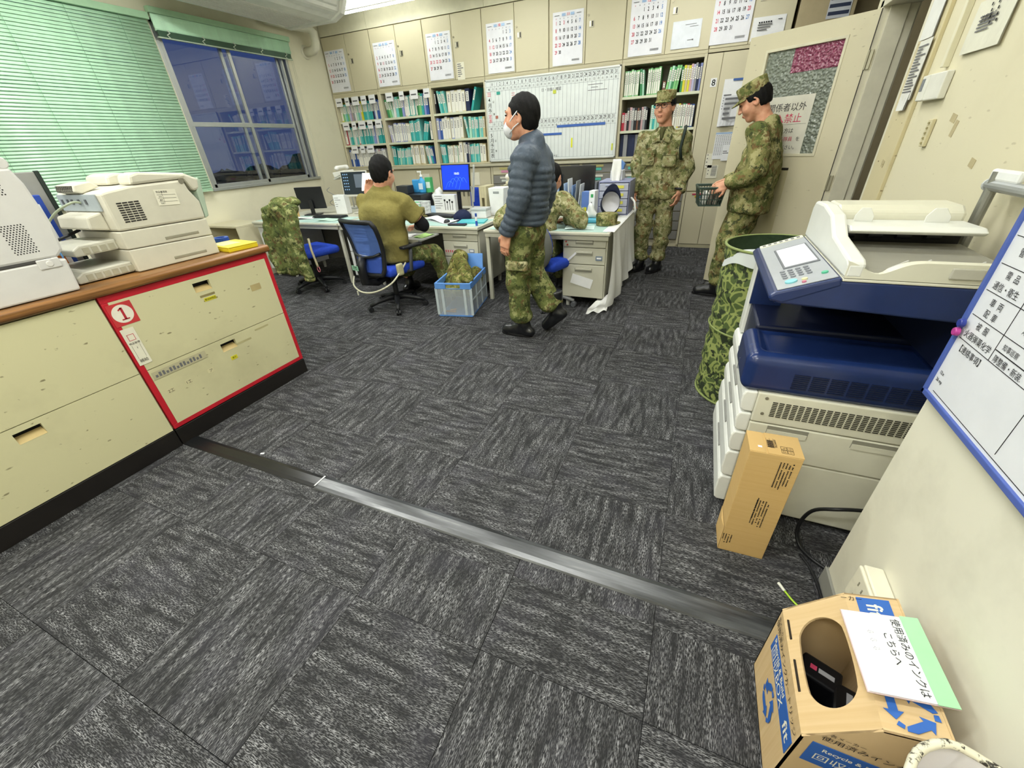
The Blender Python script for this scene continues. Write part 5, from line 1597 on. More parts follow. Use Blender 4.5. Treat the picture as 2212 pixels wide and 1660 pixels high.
# papers and fittings on the right wall (face -X)
def RW(y, z, x=.868): return frame((x*1.083, y*1.083, 1.4+(z-1.4)*1.083), (0, -1, 0), (0, 0, 1))
sheet('posted_notice', .30, .17, 'white notice with a black heading taped high on the right wall', 'notice', RW(2.44, 1.69), [(INK, [('r', -.03+.012*k, -.02+.012*k, .055-.02*(k % 4), .065-.02*(k % 4)) for k in range(9)]+[('t', '注意事項', -.02, .02, .028, 'C')])]+textlines(.2, .07, 5, 21, INKG, .4), pl('dad8c6', .6), curl=.004)
sheet('posted_notice', .16, .24, 'blank white sheet taped beside the doorway at the top', 'notice', RW(2.97, 1.83, .852), None, pl('dcdcd6', .6), curl=.004)
sheet('posted_list', .15, .25, 'densely printed list taped beside the doorway', 'notice', RW(2.945, 1.60, .850), textlines(.15, .25, 16, 22, INKG, .4), pl('dad9cf', .6), curl=.004)
sheet('posted_list', .11, .09, 'short white slip hanging below the printed list', 'notice', RW(2.95, 1.485, .848), None, pl('dcdcd6', .6), curl=.006)
t = thing('wall_thermostat', 'white thermostat box with a grey display by the doorway', 'thermostat', (.949, 2.924, 1.53))
MB().box(-.03, -.001, -.13, .11, -.052, .052).build('case', pl('e0dfd4', .4), t, bevel=.005)
MB().box(-.034, -.029, .03, .105, -.05, .05).build('cover', pl('e4e3d8', .4), t, bevel=.003)
MB().box(-.036, -.033, .065, .098, -.012, .038).build('display', pl('7d8288', .3), t, bevel=.001)
t = thing('cable_terminal', 'narrow beige terminal strip below the thermostat', 'terminal', (.949, 2.80, 1.346))
MB().box(-.016, -.001, -.022, .022, -.055, .055).build('strip', pl('ccc39f', .5), t, bevel=.003)
for k in range(5): MB().bc((-.018, 0, -.04+.02*k), (.006, .012, .008)).build('terminal_screw', pl('9f966f', .4), t)
for (y, z, w, h, lb) in ((2.42, 1.40, .05, .03, 'upper tape patch on the bare right wall'), (2.38, 1.365, .03, .06, 'lower slanted tape patch on the bare right wall'), (2.95, 1.22, .04, .02, 'small brown tape scrap on the beige board by the doorway'), (2.95, 1.205, .035, .016, 'tape scrap just under the small brown one'), (2.13, 1.26, .04, .03, 'grey tape scrap low on the right wall above the copier')):
    one('tape_patch', MB().box(-.0012, 0, -w/2, w/2, -h/2, h/2), pl('b9ac86', .6), lb, 'tape', ((.9485 if y < 2.86 else .9295), y*1.083, 1.4+(z-1.4)*1.083), rot=(.2, 0, 0))
# striped sheet and panel past the open door
sheet('striped_poster', .20, .55, 'dark striped poster seen above the open door', 'poster', frame((1.02, 6.405, 2.62), (1, 0, 0), (0, 0, 1)), [(pl('2b3550', .6), [('r', -.09, .09, -.25+.06*k, -.22+.06*k) for k in range(9)])], pl('c9ccd4', .6))

# ---------------------------------------------------------------- pop-up camouflage bin
t = thing('popup_bin', 'round pop-up camouflage bin with a white bag inside', 'bin', (.435, 2.50, 0))
FR = NT('frog_camo')
_o = FR.co()
_w = FR.n('TexNoise'); _w.inputs['Scale'].default_value = 9; FR.link(_o, _w.inputs['Vector'])
_va = FR.n('VectorMath', operation='MULTIPLY_ADD'); FR.link(_w.outputs['Color'], _va.inputs[0]); _va.inputs[1].default_value = (.09,)*3; FR.link(_o, _va.inputs[2])
_vo = FR.n('TexVoronoi', feature='DISTANCE_TO_EDGE'); _vo.inputs['Scale'].default_value = 21; FR.link(_va.outputs[0], _vo.inputs['Vector'])
_n1 = FR.noise(24, 2, .5, _va.outputs[0])
_c = FR.mix(FR.ramp(_vo.outputs['Distance'], [(.10, 1.0), (.13, 0)]), lin('4d5c33'), lin('8a9455'))
_c = FR.mix(FR.ramp(_n1, [(.56, 0), (.58, 1.0)]), _c, lin('2c3524'))
FR.color(_c); FROG = FR.done(.6, 0, .3)
R0 = .255
BH = .88
prof = []
for i in range(25):
    z = .004+BH*i/24
    prof.append((R0*(1+.015*math.sin(i*1.1))+.006*math.sin(i*2.3), z))
MB().lathe(prof, 48).build('outer_wall', FROG, t, smooth=True)
MB().lathe([(r-.004, z+.002) for r, z in prof][::-1], 48).build('lining', cloth('33442f', .8, .3), t, smooth=True)
MB().lathe([(0, .004), (R0, .004)], 32).build('bottom', pl('333d28', .8), t)
for z in (.008, .44, BH+.003):
    MB().tube([((R0+.003)*math.cos(2*PI*i/48), (R0+.003)*math.sin(2*PI*i/48), z) for i in range(48)], .007, 8, True).build('wire_hoop', pl('7f8b52', .6), t, smooth=True)
bag = MB()
def bagf(u, v):
    a = 2*PI*u
    h = max(0.0, .5-.5*math.sin(a+.35))**1.5          # hangs over the hoop on the near side, sunk at the far side
    zr = .70+.195*h; rr_ = R0-.022+.024*h
    if v < .2:
        q = v/.2
        return ((rr_+.016*h*(1-q))*math.cos(a), (rr_+.016*h*(1-q))*math.sin(a), zr-.07*h*(1-q)+.010*math.sin(7*a)*(1-q)+.012*h*q)
    q = (v-.2)/.8
    r = rr_*(1-.22*q)-.004+.010*math.sin(9*a)*q
    return (r*math.cos(a), r*math.sin(a), zr+.012*h*(1-q)-.26*q+.012*math.sin(5*a)*q)
bag.grid(bagf, 72, 15)
bag.build('plastic_bag', glassy('white_film', (.86, .90, .90, 1), .15, .6), t, smooth=True)
# ================================================================ the desks
DESK = worn('c3c1b0', '6f6b58', .42, 3, .6, False)
DESKD = pl('77776f', .5)
MATG = glassy('desk_mat', (.62, .82, .76, 1), .12, .55)
def pedestal(t, x0, x1, yf, rows, white=False):
    m = pl('d3d4d2', .4) if white else DESK
    p = MB().box(x0, x1, yf+.022, yf+.62, .10, .655).build('pedestal', m, t, bevel=.003)
    z = .65
    for k, h in enumerate(rows):
        d_ = MB().box(x0+.012, x1-.012, yf, yf+.022, z-h+.006, z).build('drawer', m, t, bevel=.004)
        g = MB().mat(pl('8f8d7f', .45)).bc(((x0+x1)/2, yf-.001, z-.045 if h > .09 else z-.04), (.16, .006, .036)).mat(m).bc(((x0+x1)/2, yf-.004, z-.038 if h > .09 else z-.034), (.15, .006, .016))
        g.build('handle', None, d_, bevel=.002)
        z -= h
    for (x, y) in ((x0+.05, yf+.06), (x1-.05, yf+.06), (x0+.05, yf+.56), (x1-.05, yf+.56)):
        MB().cyl((x, y, 0), (x, y, .10), .018, .024, 10).build('foot', pl('c9c8be', .4), t)
    return p
def desk(x0, x1, yf, peds, label, group='steel desks pushed together', back=False, mats=True):
    t = thing('office_desk', label, 'desk', (0, 0, 0), group=group)
    y1 = yf+.71
    MB().prism([(yf, .668), (yf-.006, .676), (yf-.006, .692), (yf, .698), (y1, .698), (y1, .668)], (x0, x1), SW).build('desktop', DESK, t, bevel=.003)
    if not back:
        MB().box(x0+.03, x1-.03, y1-.03, y1-.012, .12, .665).build('modesty_panel', pl('6d6b62', .5), t)
        MB().box(x0+.01, x1-.01, yf+.006, yf+.02, .632, .667).build('apron', DESK, t, bevel=.002)
    if mats:
        MB().box(x0+.04, x1-.03, yf+.025, yf+.46, .6985, .7005).build('desk_mat', MATG, t)
    sides = []
    for (a, b, rows, wh) in peds: pedestal(t, a, b, yf+.03 if not back else yf+.06, rows, wh); sides += [a, b]
    for x in (x0+.02, x1-.02):
        if not any(abs(x-s_) < .06 for s_ in sides):
            for y in (yf+.03, y1-.05):
                MB().box(x-.018, x+.018, y, y+.035, .0, .668).build('leg', DESK, t, bevel=.003)
    return t
D1 = desk(-5.16, -3.76, 3.72, [(-5.14, -4.72, (.30, .25), True)], 'left steel desk by the window, with the jacket chair in front')
D2 = desk(-3.745, -1.955, 3.72, [(-3.70, -3.28, (.10, .17, .28), True), (-2.40, -1.975, (.10, .16, .30), False)], 'middle steel desk where the person in olive sits')
D3 = desk(-1.845, -.645, 3.625, [(-1.07, -.665, (.09, .15, .31), False)], 'right steel desk with a white sheet over its end')
desk(-5.16, -3.68, 4.445, [], 'rear steel desk behind the left one', back=True, mats=False)
desk(-3.67, -2.17, 4.445, [], 'rear steel desk behind the middle one', back=True, mats=False)
desk(-2.16, -.645, 4.445, [], 'rear steel desk behind the right one', back=True, mats=False)
MB().box(-2.95, -2.42, 3.40, 3.74, .612, .628).build('pull_out_tray', pl('a9aba6', .4), D2, bevel=.003)
MB().box(-2.93, -2.45, 3.39, 3.40, .60, .63).build('tray_front', DESK, D2, bevel=.002)
# stickers on the drawers
def XZd(x, z, y): return frame((x, y, z), (1, 0, 0), (0, 0, 1))
for k in range(9):
    one('red_label', MB().mat(pl('d7c9c2', .6)).box(-.007, .007, -.001, 0, -.02, .02).mat(INKR).box(-.005, .005, -.0016, -.001, -.012, .012), None, f'small red printed label, {ordn[k]} in the row on the middle desk drawer', 'label', (-2.365+.026*k, 3.748, .45), group='red labels in a row on the drawer')
one('drawer_tag', MB().mat(pl('8a93a0', .5)).box(-.03, .03, -.0015, 0, -.02, .02).mat(PAPER).box(-.02, .02, -.002, -.0015, -.006, .01), None, 'grey name tag on the middle desk drawer', 'label', (-2.06, 3.748, .46))
one('drawer_tag', MB().mat(pl('7a8898', .5)).box(-.03, .03, -.0015, 0, -.02, .02).mat(PAPER).box(-.02, .02, -.002, -.0015, -.006, .008), None, 'grey name tag on the right desk drawer', 'label', (-.73, 3.653, .475))
one('green_label', MB().box(-.035, .035, -.0015, 0, -.015, .015), pl('3fae96', .5), 'green tape label on the lowest middle desk drawer', 'label', (-2.12, 3.748, .33))
one('paper_slip', MB().box(-.10, .10, -.0015, 0, -.045, .045), PAPER, 'blank white slip tilted on the lowest right desk drawer', 'paper', (-.88, 3.653, .26), rot=(0, .25, 0))
one('tape_strip', MB().box(-.065, .065, -.0015, 0, -.009, .009), PAPER, 'strip of white tape tilted on the middle right desk drawer', 'tape', (-.985, 3.652, .475), rot=(0, -.75, 0))
for (x, z, lb) in ((-1.035, .612, 'upper red dot sticker by the right desk lock'), (-1.022, .585, 'lower dark red dot sticker by the right desk lock')):
    one('dot_sticker', MB().cyl((0, 0, 0), (0, -.002, 0), .008, n=12), pl('b0413a', .5), lb, 'sticker', (x, 3.653, z))
# low open cabinet at the far left
t = thing('open_cubby', 'low beige open cabinet behind the counter, left of the desks', 'cabinet', (-5.52, 3.75, 0))
for (a, b, c, d_, e, f) in ((-.32, .28, -.2, .22, .64, .665), (-.32, -.30, -.2, .22, 0, .64), (.26, .28, -.2, .22, 0, .64), (-.30, .26, .2, .22, 0, .64), (-.30, .26, -.18, .2, .30, .315)):
    MB().box(a, b, c, d_, e, f).build('panel', worn('c9c2a4', '7c7150', .5, 4, .5), t, bevel=.003)
# the white sheet hung over the right end of the desks
t = thing('white_dust_sheet', 'white plastic sheet draped over the right end of the desks', 'sheet', (0, 0, 0))
sh = MB()
def drape(u, v):
    # u along the desk end, v from the top down
    y = 3.665+1.24*u
    z = .703-(.70-.035*(1+math.sin(9*u)) - .12*u)*v
    fold = math.sin(u*34+1.3*math.sin(u*9))*.5+.5
    x = -.635+.012+v*(.020+.055*fold+.05*math.sin(7*u+2*v)*v+.02)*(1-.55*u)
    if u < .12: x -= v*v*(.12-u)*1.1; y -= v*(.12-u)*.5
    return (x, y, max(z, .006+.01*fold))
sh.grid(drape, 90, 26)
SHT = glassy('sheet_film', (.88, .88, .86, 1), .25, .82)
sh.build('sheet', SHT, t, smooth=True)
sh2 = MB()
sh2.grid(lambda u, v: (-.645-.07*(1-v)+.0, 3.665+1.24*u, .7022+.0015*math.sin(30*u+9*v)), 60, 3)
sh2.grid(lambda u, v: (-.645+.028*v, 3.665+1.24*u, .7035-.004*v*v), 60, 3)
sh2.build('folded_edge', SHT, t, smooth=True)
sh3 = MB()
sh3.grid(lambda u, v: (-.62-.17*v+.02*u, 3.60+.10*u-.10*v+.015*math.sin(8*u), .012+.14*u*(1-v*.7)+.012*math.sin(12*v+5*u)), 14, 14)
sh3.build('trailing_corner', SHT, t, smooth=True)

# ================================================================ office chairs
CB = pl('1c1d20', .45, 0, .4, .05)
BLUEF = cloth('2746b4', .75, .25, 'chair_blue')
GREYP = pl('85867f', .5)
MESHB = glassy('blue_mesh', (.12, .22, .62, 1), .4, .55)
def five_star(t, m=CB, r=.285, rz=.3, fin=pl('5e6064', .4)):
    b_ = MB()
    for k in range(5):
        a = rz+2*PI*k/5
        c, s = math.cos(a), math.sin(a)
        b_.tube([(0, 0, .10), (c*.09, s*.09, .105), (c*.2, s*.2, .085), (c*r, s*r, .06)], [.034, .028, .022, .018], 8)
    b_.build('base_star', m, t, smooth=True)
    for k in range(5):
        a = rz+2*PI*k/5
        c, s = math.cos(a), math.sin(a)
        w_ = MB()
        for q in (-.014, .014):
            p = Vector((c*r-s*q, s*r+c*q, .027)); n = Vector((-s, c, 0))*.009
            w_.cyl(p-n, p+n, .026, n=14)
        w_.cyl((c*r, s*r, .03), (c*r, s*r, .062), .010, n=8)
        w_.build('caster', fin if m is not CB else CB, t, bevel=.003)
    MB().cyl((0, 0, .09), (0, 0, .36), .026, n=14).cyl((0, 0, .33), (0, 0, .40), .045, .06, 14).build('gas_lift', m, t)
def seat_pad(t, m, z=.43, w=.48, d_=.46):
    s = SDF(.02); s.box((0, .02, z), (w/2, d_/2, .045), .04)
    return sput('seat', s, m, t, .014)
# blue mesh chair (occupied)
ch = thing('office_chair', 'blue mesh-backed office chair under the person in olive', 'chair', (-2.69, 3.22, 0), rz=-.22)
five_star(ch, rz=.55); seat_pad(ch, BLUEF, .41)
def backc(u, v, off=0.0):     # shape of the back shell: u across, v up
    w = .235*(1-.20*(1-v)-.30*max(0, v-.75)**2*4*.3)
    x = (u-.5)*2*w
    y = -.265-.05*v+.09*((u-.5)*2)**2*.55+.04*math.sin(v*PI)-.02
    return (x, y-off, .40+.47*v)
rim = [backc(0, v/10) for v in range(1, 10)]+[backc(.04+u/12*.92, 1) for u in range(13)]+[backc(1, v/10) for v in range(9, 0, -1)]+[backc(1-(.04+u/12*.92), 0) for u in range(13)]
MB().tube(rim, .021, 8, True).build('back_frame', CB, ch, smooth=True)
g = MB(); g.grid(lambda u, v: backc(.03+.94*u, .36+.62*v, -.004), 14, 12); g.build('mesh_back', MESHB, ch, smooth=True)
g = MB(); g.grid(lambda u, v: backc(.05+.9*u, .02+.33*v, .0), 14, 8); g.build('lumbar_pad', pl('3452a8', .5), ch, smooth=True, solid=.008)
MB().tube([backc(.04, .42, .016), backc(.2, .36, .02), backc(.5, .33, .03), backc(.8, .36, .02), backc(.96, .42, .016)], .013, 8).build('lumbar_bar', CB, ch, smooth=True)
MB().tube([(0, -.30, .56), (0, -.335, .48), (0, -.33, .34), (0, -.20, .30), (0, 0, .34)], [.035, .045, .042, .035, .03], 8).build('back_spine', CB, ch, smooth=True)
one_ = MB().mat(pl('8fc3a4', .5)).box(-.045, .045, -.0015, 0, -.022, .022).mat(INK).text('772', .04, frame((0, -.002, 0), (1, 0, 0), (0, 0, 1))).build('number_tape', None, ch)
one_.location = (-.02, -.384, .48)
for s in (-1, 1):
    MB().tube([(s*.20, .0, .38), (s*.27, .02, .40), (s*.275, .04, .56), (s*.27, .05, .60)], .017, 8).build('arm_post', pl('4a4c50', .4), ch, smooth=True)
    a_ = SDF(.01); a_.box((s*.27, .06, .615), (.035, .12, .014), .012); sput('armrest', a_, CB, ch, .009)
t = thing('waist_belt', 'pale khaki webbing belt hanging around the blue mesh chair', 'belt', (-2.69, 3.22, 0), rz=-.22)
MB().tube(spl([(-.20, -.30, .36), (-.12, -.375, .30), (.02, -.39, .26), (.15, -.33, .27), (.245, -.22, .33), (.262, -.10, .42), (.25, -.02, .475)]), .008, 6).build('strap', pl('c9c6ad', .7), t, smooth=True)
s_ = SDF(.01); s_.box((.252, -.10, .43), (.018, .035, .055), .012); sput('pouch', s_, cloth('b9b48c', .8, .2), t, .008)
MB().bc((-.05, -.40, .245), (.015, .006, .04)).build('strap_end', pl('d9d7c4', .6), t)
# grey chair (walker passes in front)
ch2 = thing('office_chair', 'grey-backed office chair at the right desk, behind the walking person', 'chair', (-1.24, 3.70, 0), rz=-.30)
five_star(ch2, pl('97989a', .4, .3), .29, .2); seat_pad(ch2, BLUEF, .42)
s = SDF(.02); s.ell((0, -.235, .60), (.235, .05, .235)); s.box((0, -.19, .60), (.3, .03, .3), .01, sub=True)
sput('back_shell', s, pl('6f716d', .5), ch2, .012)
s = SDF(.02); s.ell((0, -.215, .60), (.225, .05, .225)); s.box((0, -.275, .60), (.3, .055, .3), .01, sub=True)
sput('back_cushion', s, BLUEF, ch2, .012)
MB().tube([(0, -.25, .50), (0, -.26, .36), (0, -.1, .34), (0, 0, .36)], .028, 8).build('back_bracket', CB, ch2, smooth=True)
# chair under the jacket
ch3 = thing('office_chair', 'blue office chair with a camouflage jacket hung over its back', 'chair', (-4.07, 3.52, 0), rz=-.25)
five_star(ch3, rz=1.0); seat_pad(ch3, BLUEF, .43)
s = SDF(.02); s.box((0, -.235, .70), (.22, .03, .22), .03); sput('backrest', s, BLUEF, ch3, .014)
MB().tube([(0, -.255, .6), (0, -.28, .42), (0, -.1, .36), (0, 0, .37)], .028, 8).build('back_bracket', CB, ch3, smooth=True)
# two chairs on the far side
for (x, y, rz_, lb) in ((-3.02, 5.62, 2.9, 'blue office chair on the far side of the middle desks'), (-1.35, 5.66, 3.3, 'blue office chair on the far side of the right desks')):
    c_ = thing('office_chair', lb, 'chair', (x, y, 0), rz=rz_)
    five_star(c_, rz=.4); seat_pad(c_, BLUEF, .43)
    s = SDF(.02); s.box((0, -.235, .66), (.21, .028, .20), .03); sput('backrest', s, BLUEF, c_, .016)
    MB().tube([(0, -.255, .6), (0, -.28, .42), (0, -.1, .36), (0, 0, .37)], .026, 8).build('back_bracket', CB, c_, smooth=True)
CAMO = camo('uniform', 1.0, '868353', ('636d3e', 'aca677', '765d3d', '3f472d'))
CAMO2 = camo('uniform_dark', 1.0, '697040', ('545f36', '999b68', '675337', '3a4229'))
CAMO3 = camo('uniform_light', 1.15, '98956a', ('6e7446', 'bbb690', '7f6846', '4b5032'))
# jacket over the chair
t = thing('camouflage_jacket', 'camouflage jacket hung over the back of an office chair', 'jacket', (0, 0, 0))
cx, cy = -4.07+.06, 3.28
s = SDF(.045)
s.cap((cx-.19, cy+.02, .90), (cx+.17, cy-.01, .91), .055)
s.box((cx-.03, cy-.045, .62), (.225, .032, .32), .03, k=.05)
s.box((cx-.07, cy-.03, .36), (.20, .05, .13), .04, k=.05)
s.cap((cx-.20, cy-.04, .30), (cx+.10, cy-.02, .27), .04, .03)
s.disp = wrinkle(.015, 24, (1, .3, .35), 1.0)
sput('body', s, CAMO2, t, .010)
for pts, rad, sd in ((((cx+.16, cy-.05, .875), (cx+.17, cy-.115, .66), (cx+.20, cy-.135, .45), (cx+.255, cy-.14, .225)), (.066, .068, .062, .058), 3.0), (((cx-.20, cy-.03, .86), (cx-.245, cy-.085, .62), (cx-.235, cy-.10, .42), (cx-.19, cy-.11, .27)), (.062, .060, .055, .050), 5.0)):
    q = SDF(.02)
    for k in range(3): q.cyl(pts[k], pts[k+1], rad[k], rad[k+1], .02, k=.03, flat=(1, .72), side=(1, .3, 0))
    q.cap(pts[0], pts[0], rad[0]*.9)
    q.disp = wrinkle(.010, 34, (.3, .3, 1), sd, 1.6)
    sl = sput('sleeve', q, CAMO2, t, .009)
    MB().lathe([(rad[3]*1.02, -.012), (rad[3]*1.06, .0), (rad[3]*1.02, .022)], 20, Matrix.Translation(pts[3]) @ Euler((0, .1, 0)).to_matrix().to_4x4(), sy=.75).build('cuff', CAMO, sl, smooth=True, solid=.004)
q = SDF(.015); q.cap((cx-.11, cy-.015, .955), (cx+.09, cy-.035, .955), .035, .03); q.cap((cx-.11, cy-.015, .955), (cx-.15, cy-.07, .86), .03, .02); q.cap((cx+.09, cy-.035, .955), (cx+.11, cy-.085, .85), .03, .02); q.disp = wrinkle(.006, 40, (1, .4, .3), 2)
sput('collar', q, CAMO2, t, .008)
s = SDF(.03); s.ell((cx-.04, cy+.10, .965), (.20, .10, .055)); s.disp = wrinkle(.008, 30, (.6, 1, .3), 2.0)
sput('hood', s, CAMO2, t, .010)
MB().tube([(cx+.22, cy+.02, .62), (cx+.24, cy+.0, .50), (cx+.285, cy-.02, .36), (cx+.29, cy-.02, .33)], .012, 6).build('strap', pl('a9a083', .7), t, smooth=True)
MB().tube([(cx+.29+.018*math.cos(2*PI*i/14), cy-.02, .305+.03*math.sin(2*PI*i/14)) for i in range(14)], .004, 6, True).build('carabiner', pl('d87f8a', .4), t, smooth=True)

# ================================================================ crate with clothes
cr = thing('folding_crate', 'clear folding crate with a blue rim on the carpet', 'crate', (-2.0, 3.38, 0), rz=.20)
CW_, CD_, CH_ = .335, .55, .325
CBLU = pl('5f92d8', .4, 0, .45)
CLR = glassy('crate_clear', (.82, .86, .88, 1), .25, .24)
CRIB = pl('b9c3c8', .4)
x_, y_ = CW_/2, CD_/2
MB().box(-x_, x_, -y_, y_, .002, .018).build('bottom', CBLU, cr, bevel=.003)
for nm, bx_ in (('front', (-x_, x_, -y_, -y_+.008)), ('back', (-x_, x_, y_-.008, y_)), ('left', (-x_, -x_+.008, -y_, y_)), ('right', (x_-.008, x_, -y_, y_))):
    MB().box(*bx_, .018, CH_-.05).build('side_panel', CLR, cr)
for x in (-x_, -x_+.06, x_-.06, x_): MB().box(x-.012, x+.012, -y_-.003, -y_+.009, .018, CH_-.05).build('rib', CRIB, cr, bevel=.002)
for y in (-.09, .09, y_): 
    MB().box(x_-.009, x_+.003, y-.012, y+.012, .018, CH_-.05).build('rib', CRIB, cr, bevel=.002); MB().box(-x_-.003, -x_+.009, y-.012, y+.012, .018, CH_-.05).build('rib', CRIB, cr, bevel=.002)
MB().box(x_-.006, x_+.003, -y_, y_, .145, .16).build('fold_line', CRIB, cr, bevel=.002)
for nm, bx_ in (('a', (-x_-.006, -.07, -y_-.006, -y_+.01)), ('b', (.07, x_+.006, -y_-.006, -y_+.01)), ('c', (-x_-.006, x_+.006, y_-.01, y_+.006)), ('d', (-x_-.006, -x_+.01, -y_, y_)), ('e', (x_-.01, x_+.006, -y_, y_))):
    MB().box(*bx_, CH_-.055, CH_).build('rim', CBLU, cr, bevel=.003)
MB().box(-.07, .07, -y_-.006, -y_+.01, CH_-.015, CH_).box(-.07, .07, -y_-.004, -y_+.006, CH_-.056, CH_-.05).build('handle_bar', CBLU, cr, bevel=.002)
lid = MB().box(-x_+.01, x_-.01, 0, .012, 0, .15).build('lid_flap', CBLU, cr, bevel=.003)
lid.location = (0, y_-.05, CH_-.005); lid.rotation_euler = (-.25, 0, 0)
t = thing('camouflage_clothes', 'bundled camouflage clothes stuffed into the crate', 'clothes', (-2.0, 3.38, 0), rz=.20)
s = SDF(.04)
s.cap((-.10, .10, .30), (-.06, .18, .44), .085, .07); s.cap((-.06, .18, .44), (.06, -.02, .36), .07, .06); s.cap((.06, -.02, .36), (.12, -.19, .335), .06, .05)
s.cap((-.09, .0, .27), (.0, -.14, .30), .075, .06); s.cap((.10, .15, .28), (.02, .05, .25), .08)
s.box((0, 0, .22), (.145, .24, .05), .04)
s.disp = wrinkle(.010, 30, (1, .6, .3), 4.0)
sput('cloth', s, camo('uniform_crate', 1.1, '77763f', ('59622f', 'a09a63', '5f4c2f', '3a4022')), t, .009)
MB().tube([(-.12, .12, .30), (-.155, .16, .40), (-.13, .20, .47), (-.05, .20, .49), (.0, .18, .47)], .007, 6).build('drawstring', pl('b9b48a', .7), t, smooth=True)
one('orange_clip', MB().bc((0, 0, .008), (.10, .022, .014)).bc((.02, .015, .022), (.06, .018, .012), rot=(0, 0, .4)), pl('e0965f', .5), 'orange plastic clip on the crate floor', 'clip', (-2.03, 3.165, .0185), rz=.2, bevel=.003)

# ================================================================ things on the desks
Z = .7008
BLKP = pl('1a1b1e', .35, 0, .45, .03)
def monitor(label, x, y, rz, w, h, zc, back=True, screen=None, sc_emit=0, tilt=-.08, stand=True, frame_m=BLKP, icons=None, z0=Z, backm=None):
    """screen faces local -Y"""
    t = thing('monitor', label, 'monitor', (x, y, z0), rz=rz)
    T_ = Matrix.Translation((0, 0, zc-z0)) @ Matrix.Rotation(tilt, 4, 'X')
    p = MB().bc((0, 0, 0), (w, .022, h), T_).build('housing', backm or frame_m, t, bevel=.004)
    if screen: 
        MB().bc((0, -.0125, .006), (w-.024, .003, h-.036), T_).build('screen', pl(screen, .2, 0, .5, 0, sc_emit), t)
        if icons: icons(t, T_ @ frame((0, -.0145, .006), (1, 0, 0), (0, 0, 1)), w-.03, h-.04)
    if stand:
        MB().bc((0, .03, (zc-z0)*.45), (.05, .02, (zc-z0)*.9)).build('stand', backm or frame_m, t, bevel=.003)
        MB().bc((0, .03, .006), (min(w*.6, .2), .14, .010)).build('foot', backm or frame_m, t, bevel=.004)
    return t
def desk_icons(t, M_, w, h):
    a = MB().mat(pl('7fa0c8', .5, 0, .3, 0, .4))
    for c in range(3):
        for r_ in range(6): a.bc((-w*.42+.028*c, h*.40-.034*r_, 0), (.013, .013, .0006), M_)
    a.mat(pl('5b6470', .5, 0, .3, 0, .2)).bc((w*.22, h*.1, 0), (w*.40, h*.6, .0005), M_)
    a.build('screen_icons', None, t)['kind'] = 'stuff'
def bloom(t, M_, w, h):
    a = MB().mat(pl('3f7df0', .4, 0, .3, 0, .6))
    for k in range(5):
        pts = []
        for i in range(13):
            q = i/12
            pts.append((-w*.40+.13*k*w+.30*w*q, -h*.45+h*(.30+.05*k)*math.sin(q*PI*.8)+.02*math.sin(k), .0004))
        a.tube([M_ @ Vector(p) for p in pts], .0022, 4)
    a.mat(pl('cfe0ff', .4, 0, .3, 0, .9)).text('10:03', .034, M_ @ Matrix.Translation((.02, h*.17, .0008)))
    a.build('screen_print', None, t)['kind'] = 'stuff'
monitor('small black monitor seen from behind, by the hung jacket', -4.68, 4.30, 3.14+.35, .36, .26, .90)
t_ = monitor('monitor with a dark desktop left of the person in olive', -4.03, 4.46, .12, .38, .29, 1.045, screen='20262e', sc_emit=.35, icons=desk_icons, frame_m=pl('c9c6bb', .4))
monitor('monitor with a vivid blue lock screen on the middle desk', -2.75, 4.78, -.05, .40, .30, 1.06, screen='1238e8', sc_emit=.9, icons=bloom)
monitor('grey monitor seen from behind and edge-on beside the blue screen', -2.42, 4.60, 2.05, .42, .36, 1.02, backm=pl('a1a29e', .4), tilt=.10)
monitor('black monitor turned off on the right rear desk', -1.30, 4.86, .05, .46, .30, 1.0, screen='17191d', sc_emit=0)
def keyboard(label, x, y, rz):
    t = thing('keyboard', label, 'keyboard', (x, y, Z), rz=rz)
    MB().bc((0, 0, .009), (.44, .14, .016)).build('case', BLKP, t, bevel=.003)
    k_ = MB().mat(pl('2b2d31', .5))
    for r_ in range(5):
        for c in range(20): k_.bc((-.205+.0215*c, .052-.025*r_, .020), (.018, .020, .006))
    k_.build('keys', None, t)['kind'] = 'stuff'
keyboard('black keyboard left of the person in olive', -4.22, 4.10, .06)
keyboard('black keyboard right of the person in olive', -2.72, 4.31, -.25)
# telephone on an arm
t = thing('desk_telephone', 'white desk telephone on a swing arm by the window corner', 'telephone', (-4.55, 4.86, Z))
MB().tube([(.05, 0, .0), (.05, 0, .40), (.0, 0, .405)], .008, 8).tube([(-.05, -.04, 0), (-.03, -.03, .40)], .005, 6).build('arm', pl('b9bab4', .35, .5), t, smooth=True)
MB().bc((.05, 0, .008), (.12, .10, .016)).build('clamp', pl('a9aaa4', .4), t, bevel=.003)
MB().bc((0, 0, .41), (.24, .20, .016), rot=(0, -.28, 0)).build('platform', pl('bcbdb6', .4), t, bevel=.006)
MB().prism([(-.11, 0), (.11, 0), (.11, .03), (-.11, .07)], (-.09, .09), frame((.005, 0, .425), (1, 0, .3), (0, 0, 1))).build('phone_body', pl('d9d8d0', .4), t, bevel=.008)
s = SDF(.015); s.cap((-.03, -.08, .52), (.0, .08, .525), .02); s.ell((-.03, -.085, .505), (.028, .03, .022)); s.ell((.0, .085, .51), (.028, .03, .022)); sput('handset', s, pl('dcdbd4', .4), t, .006)
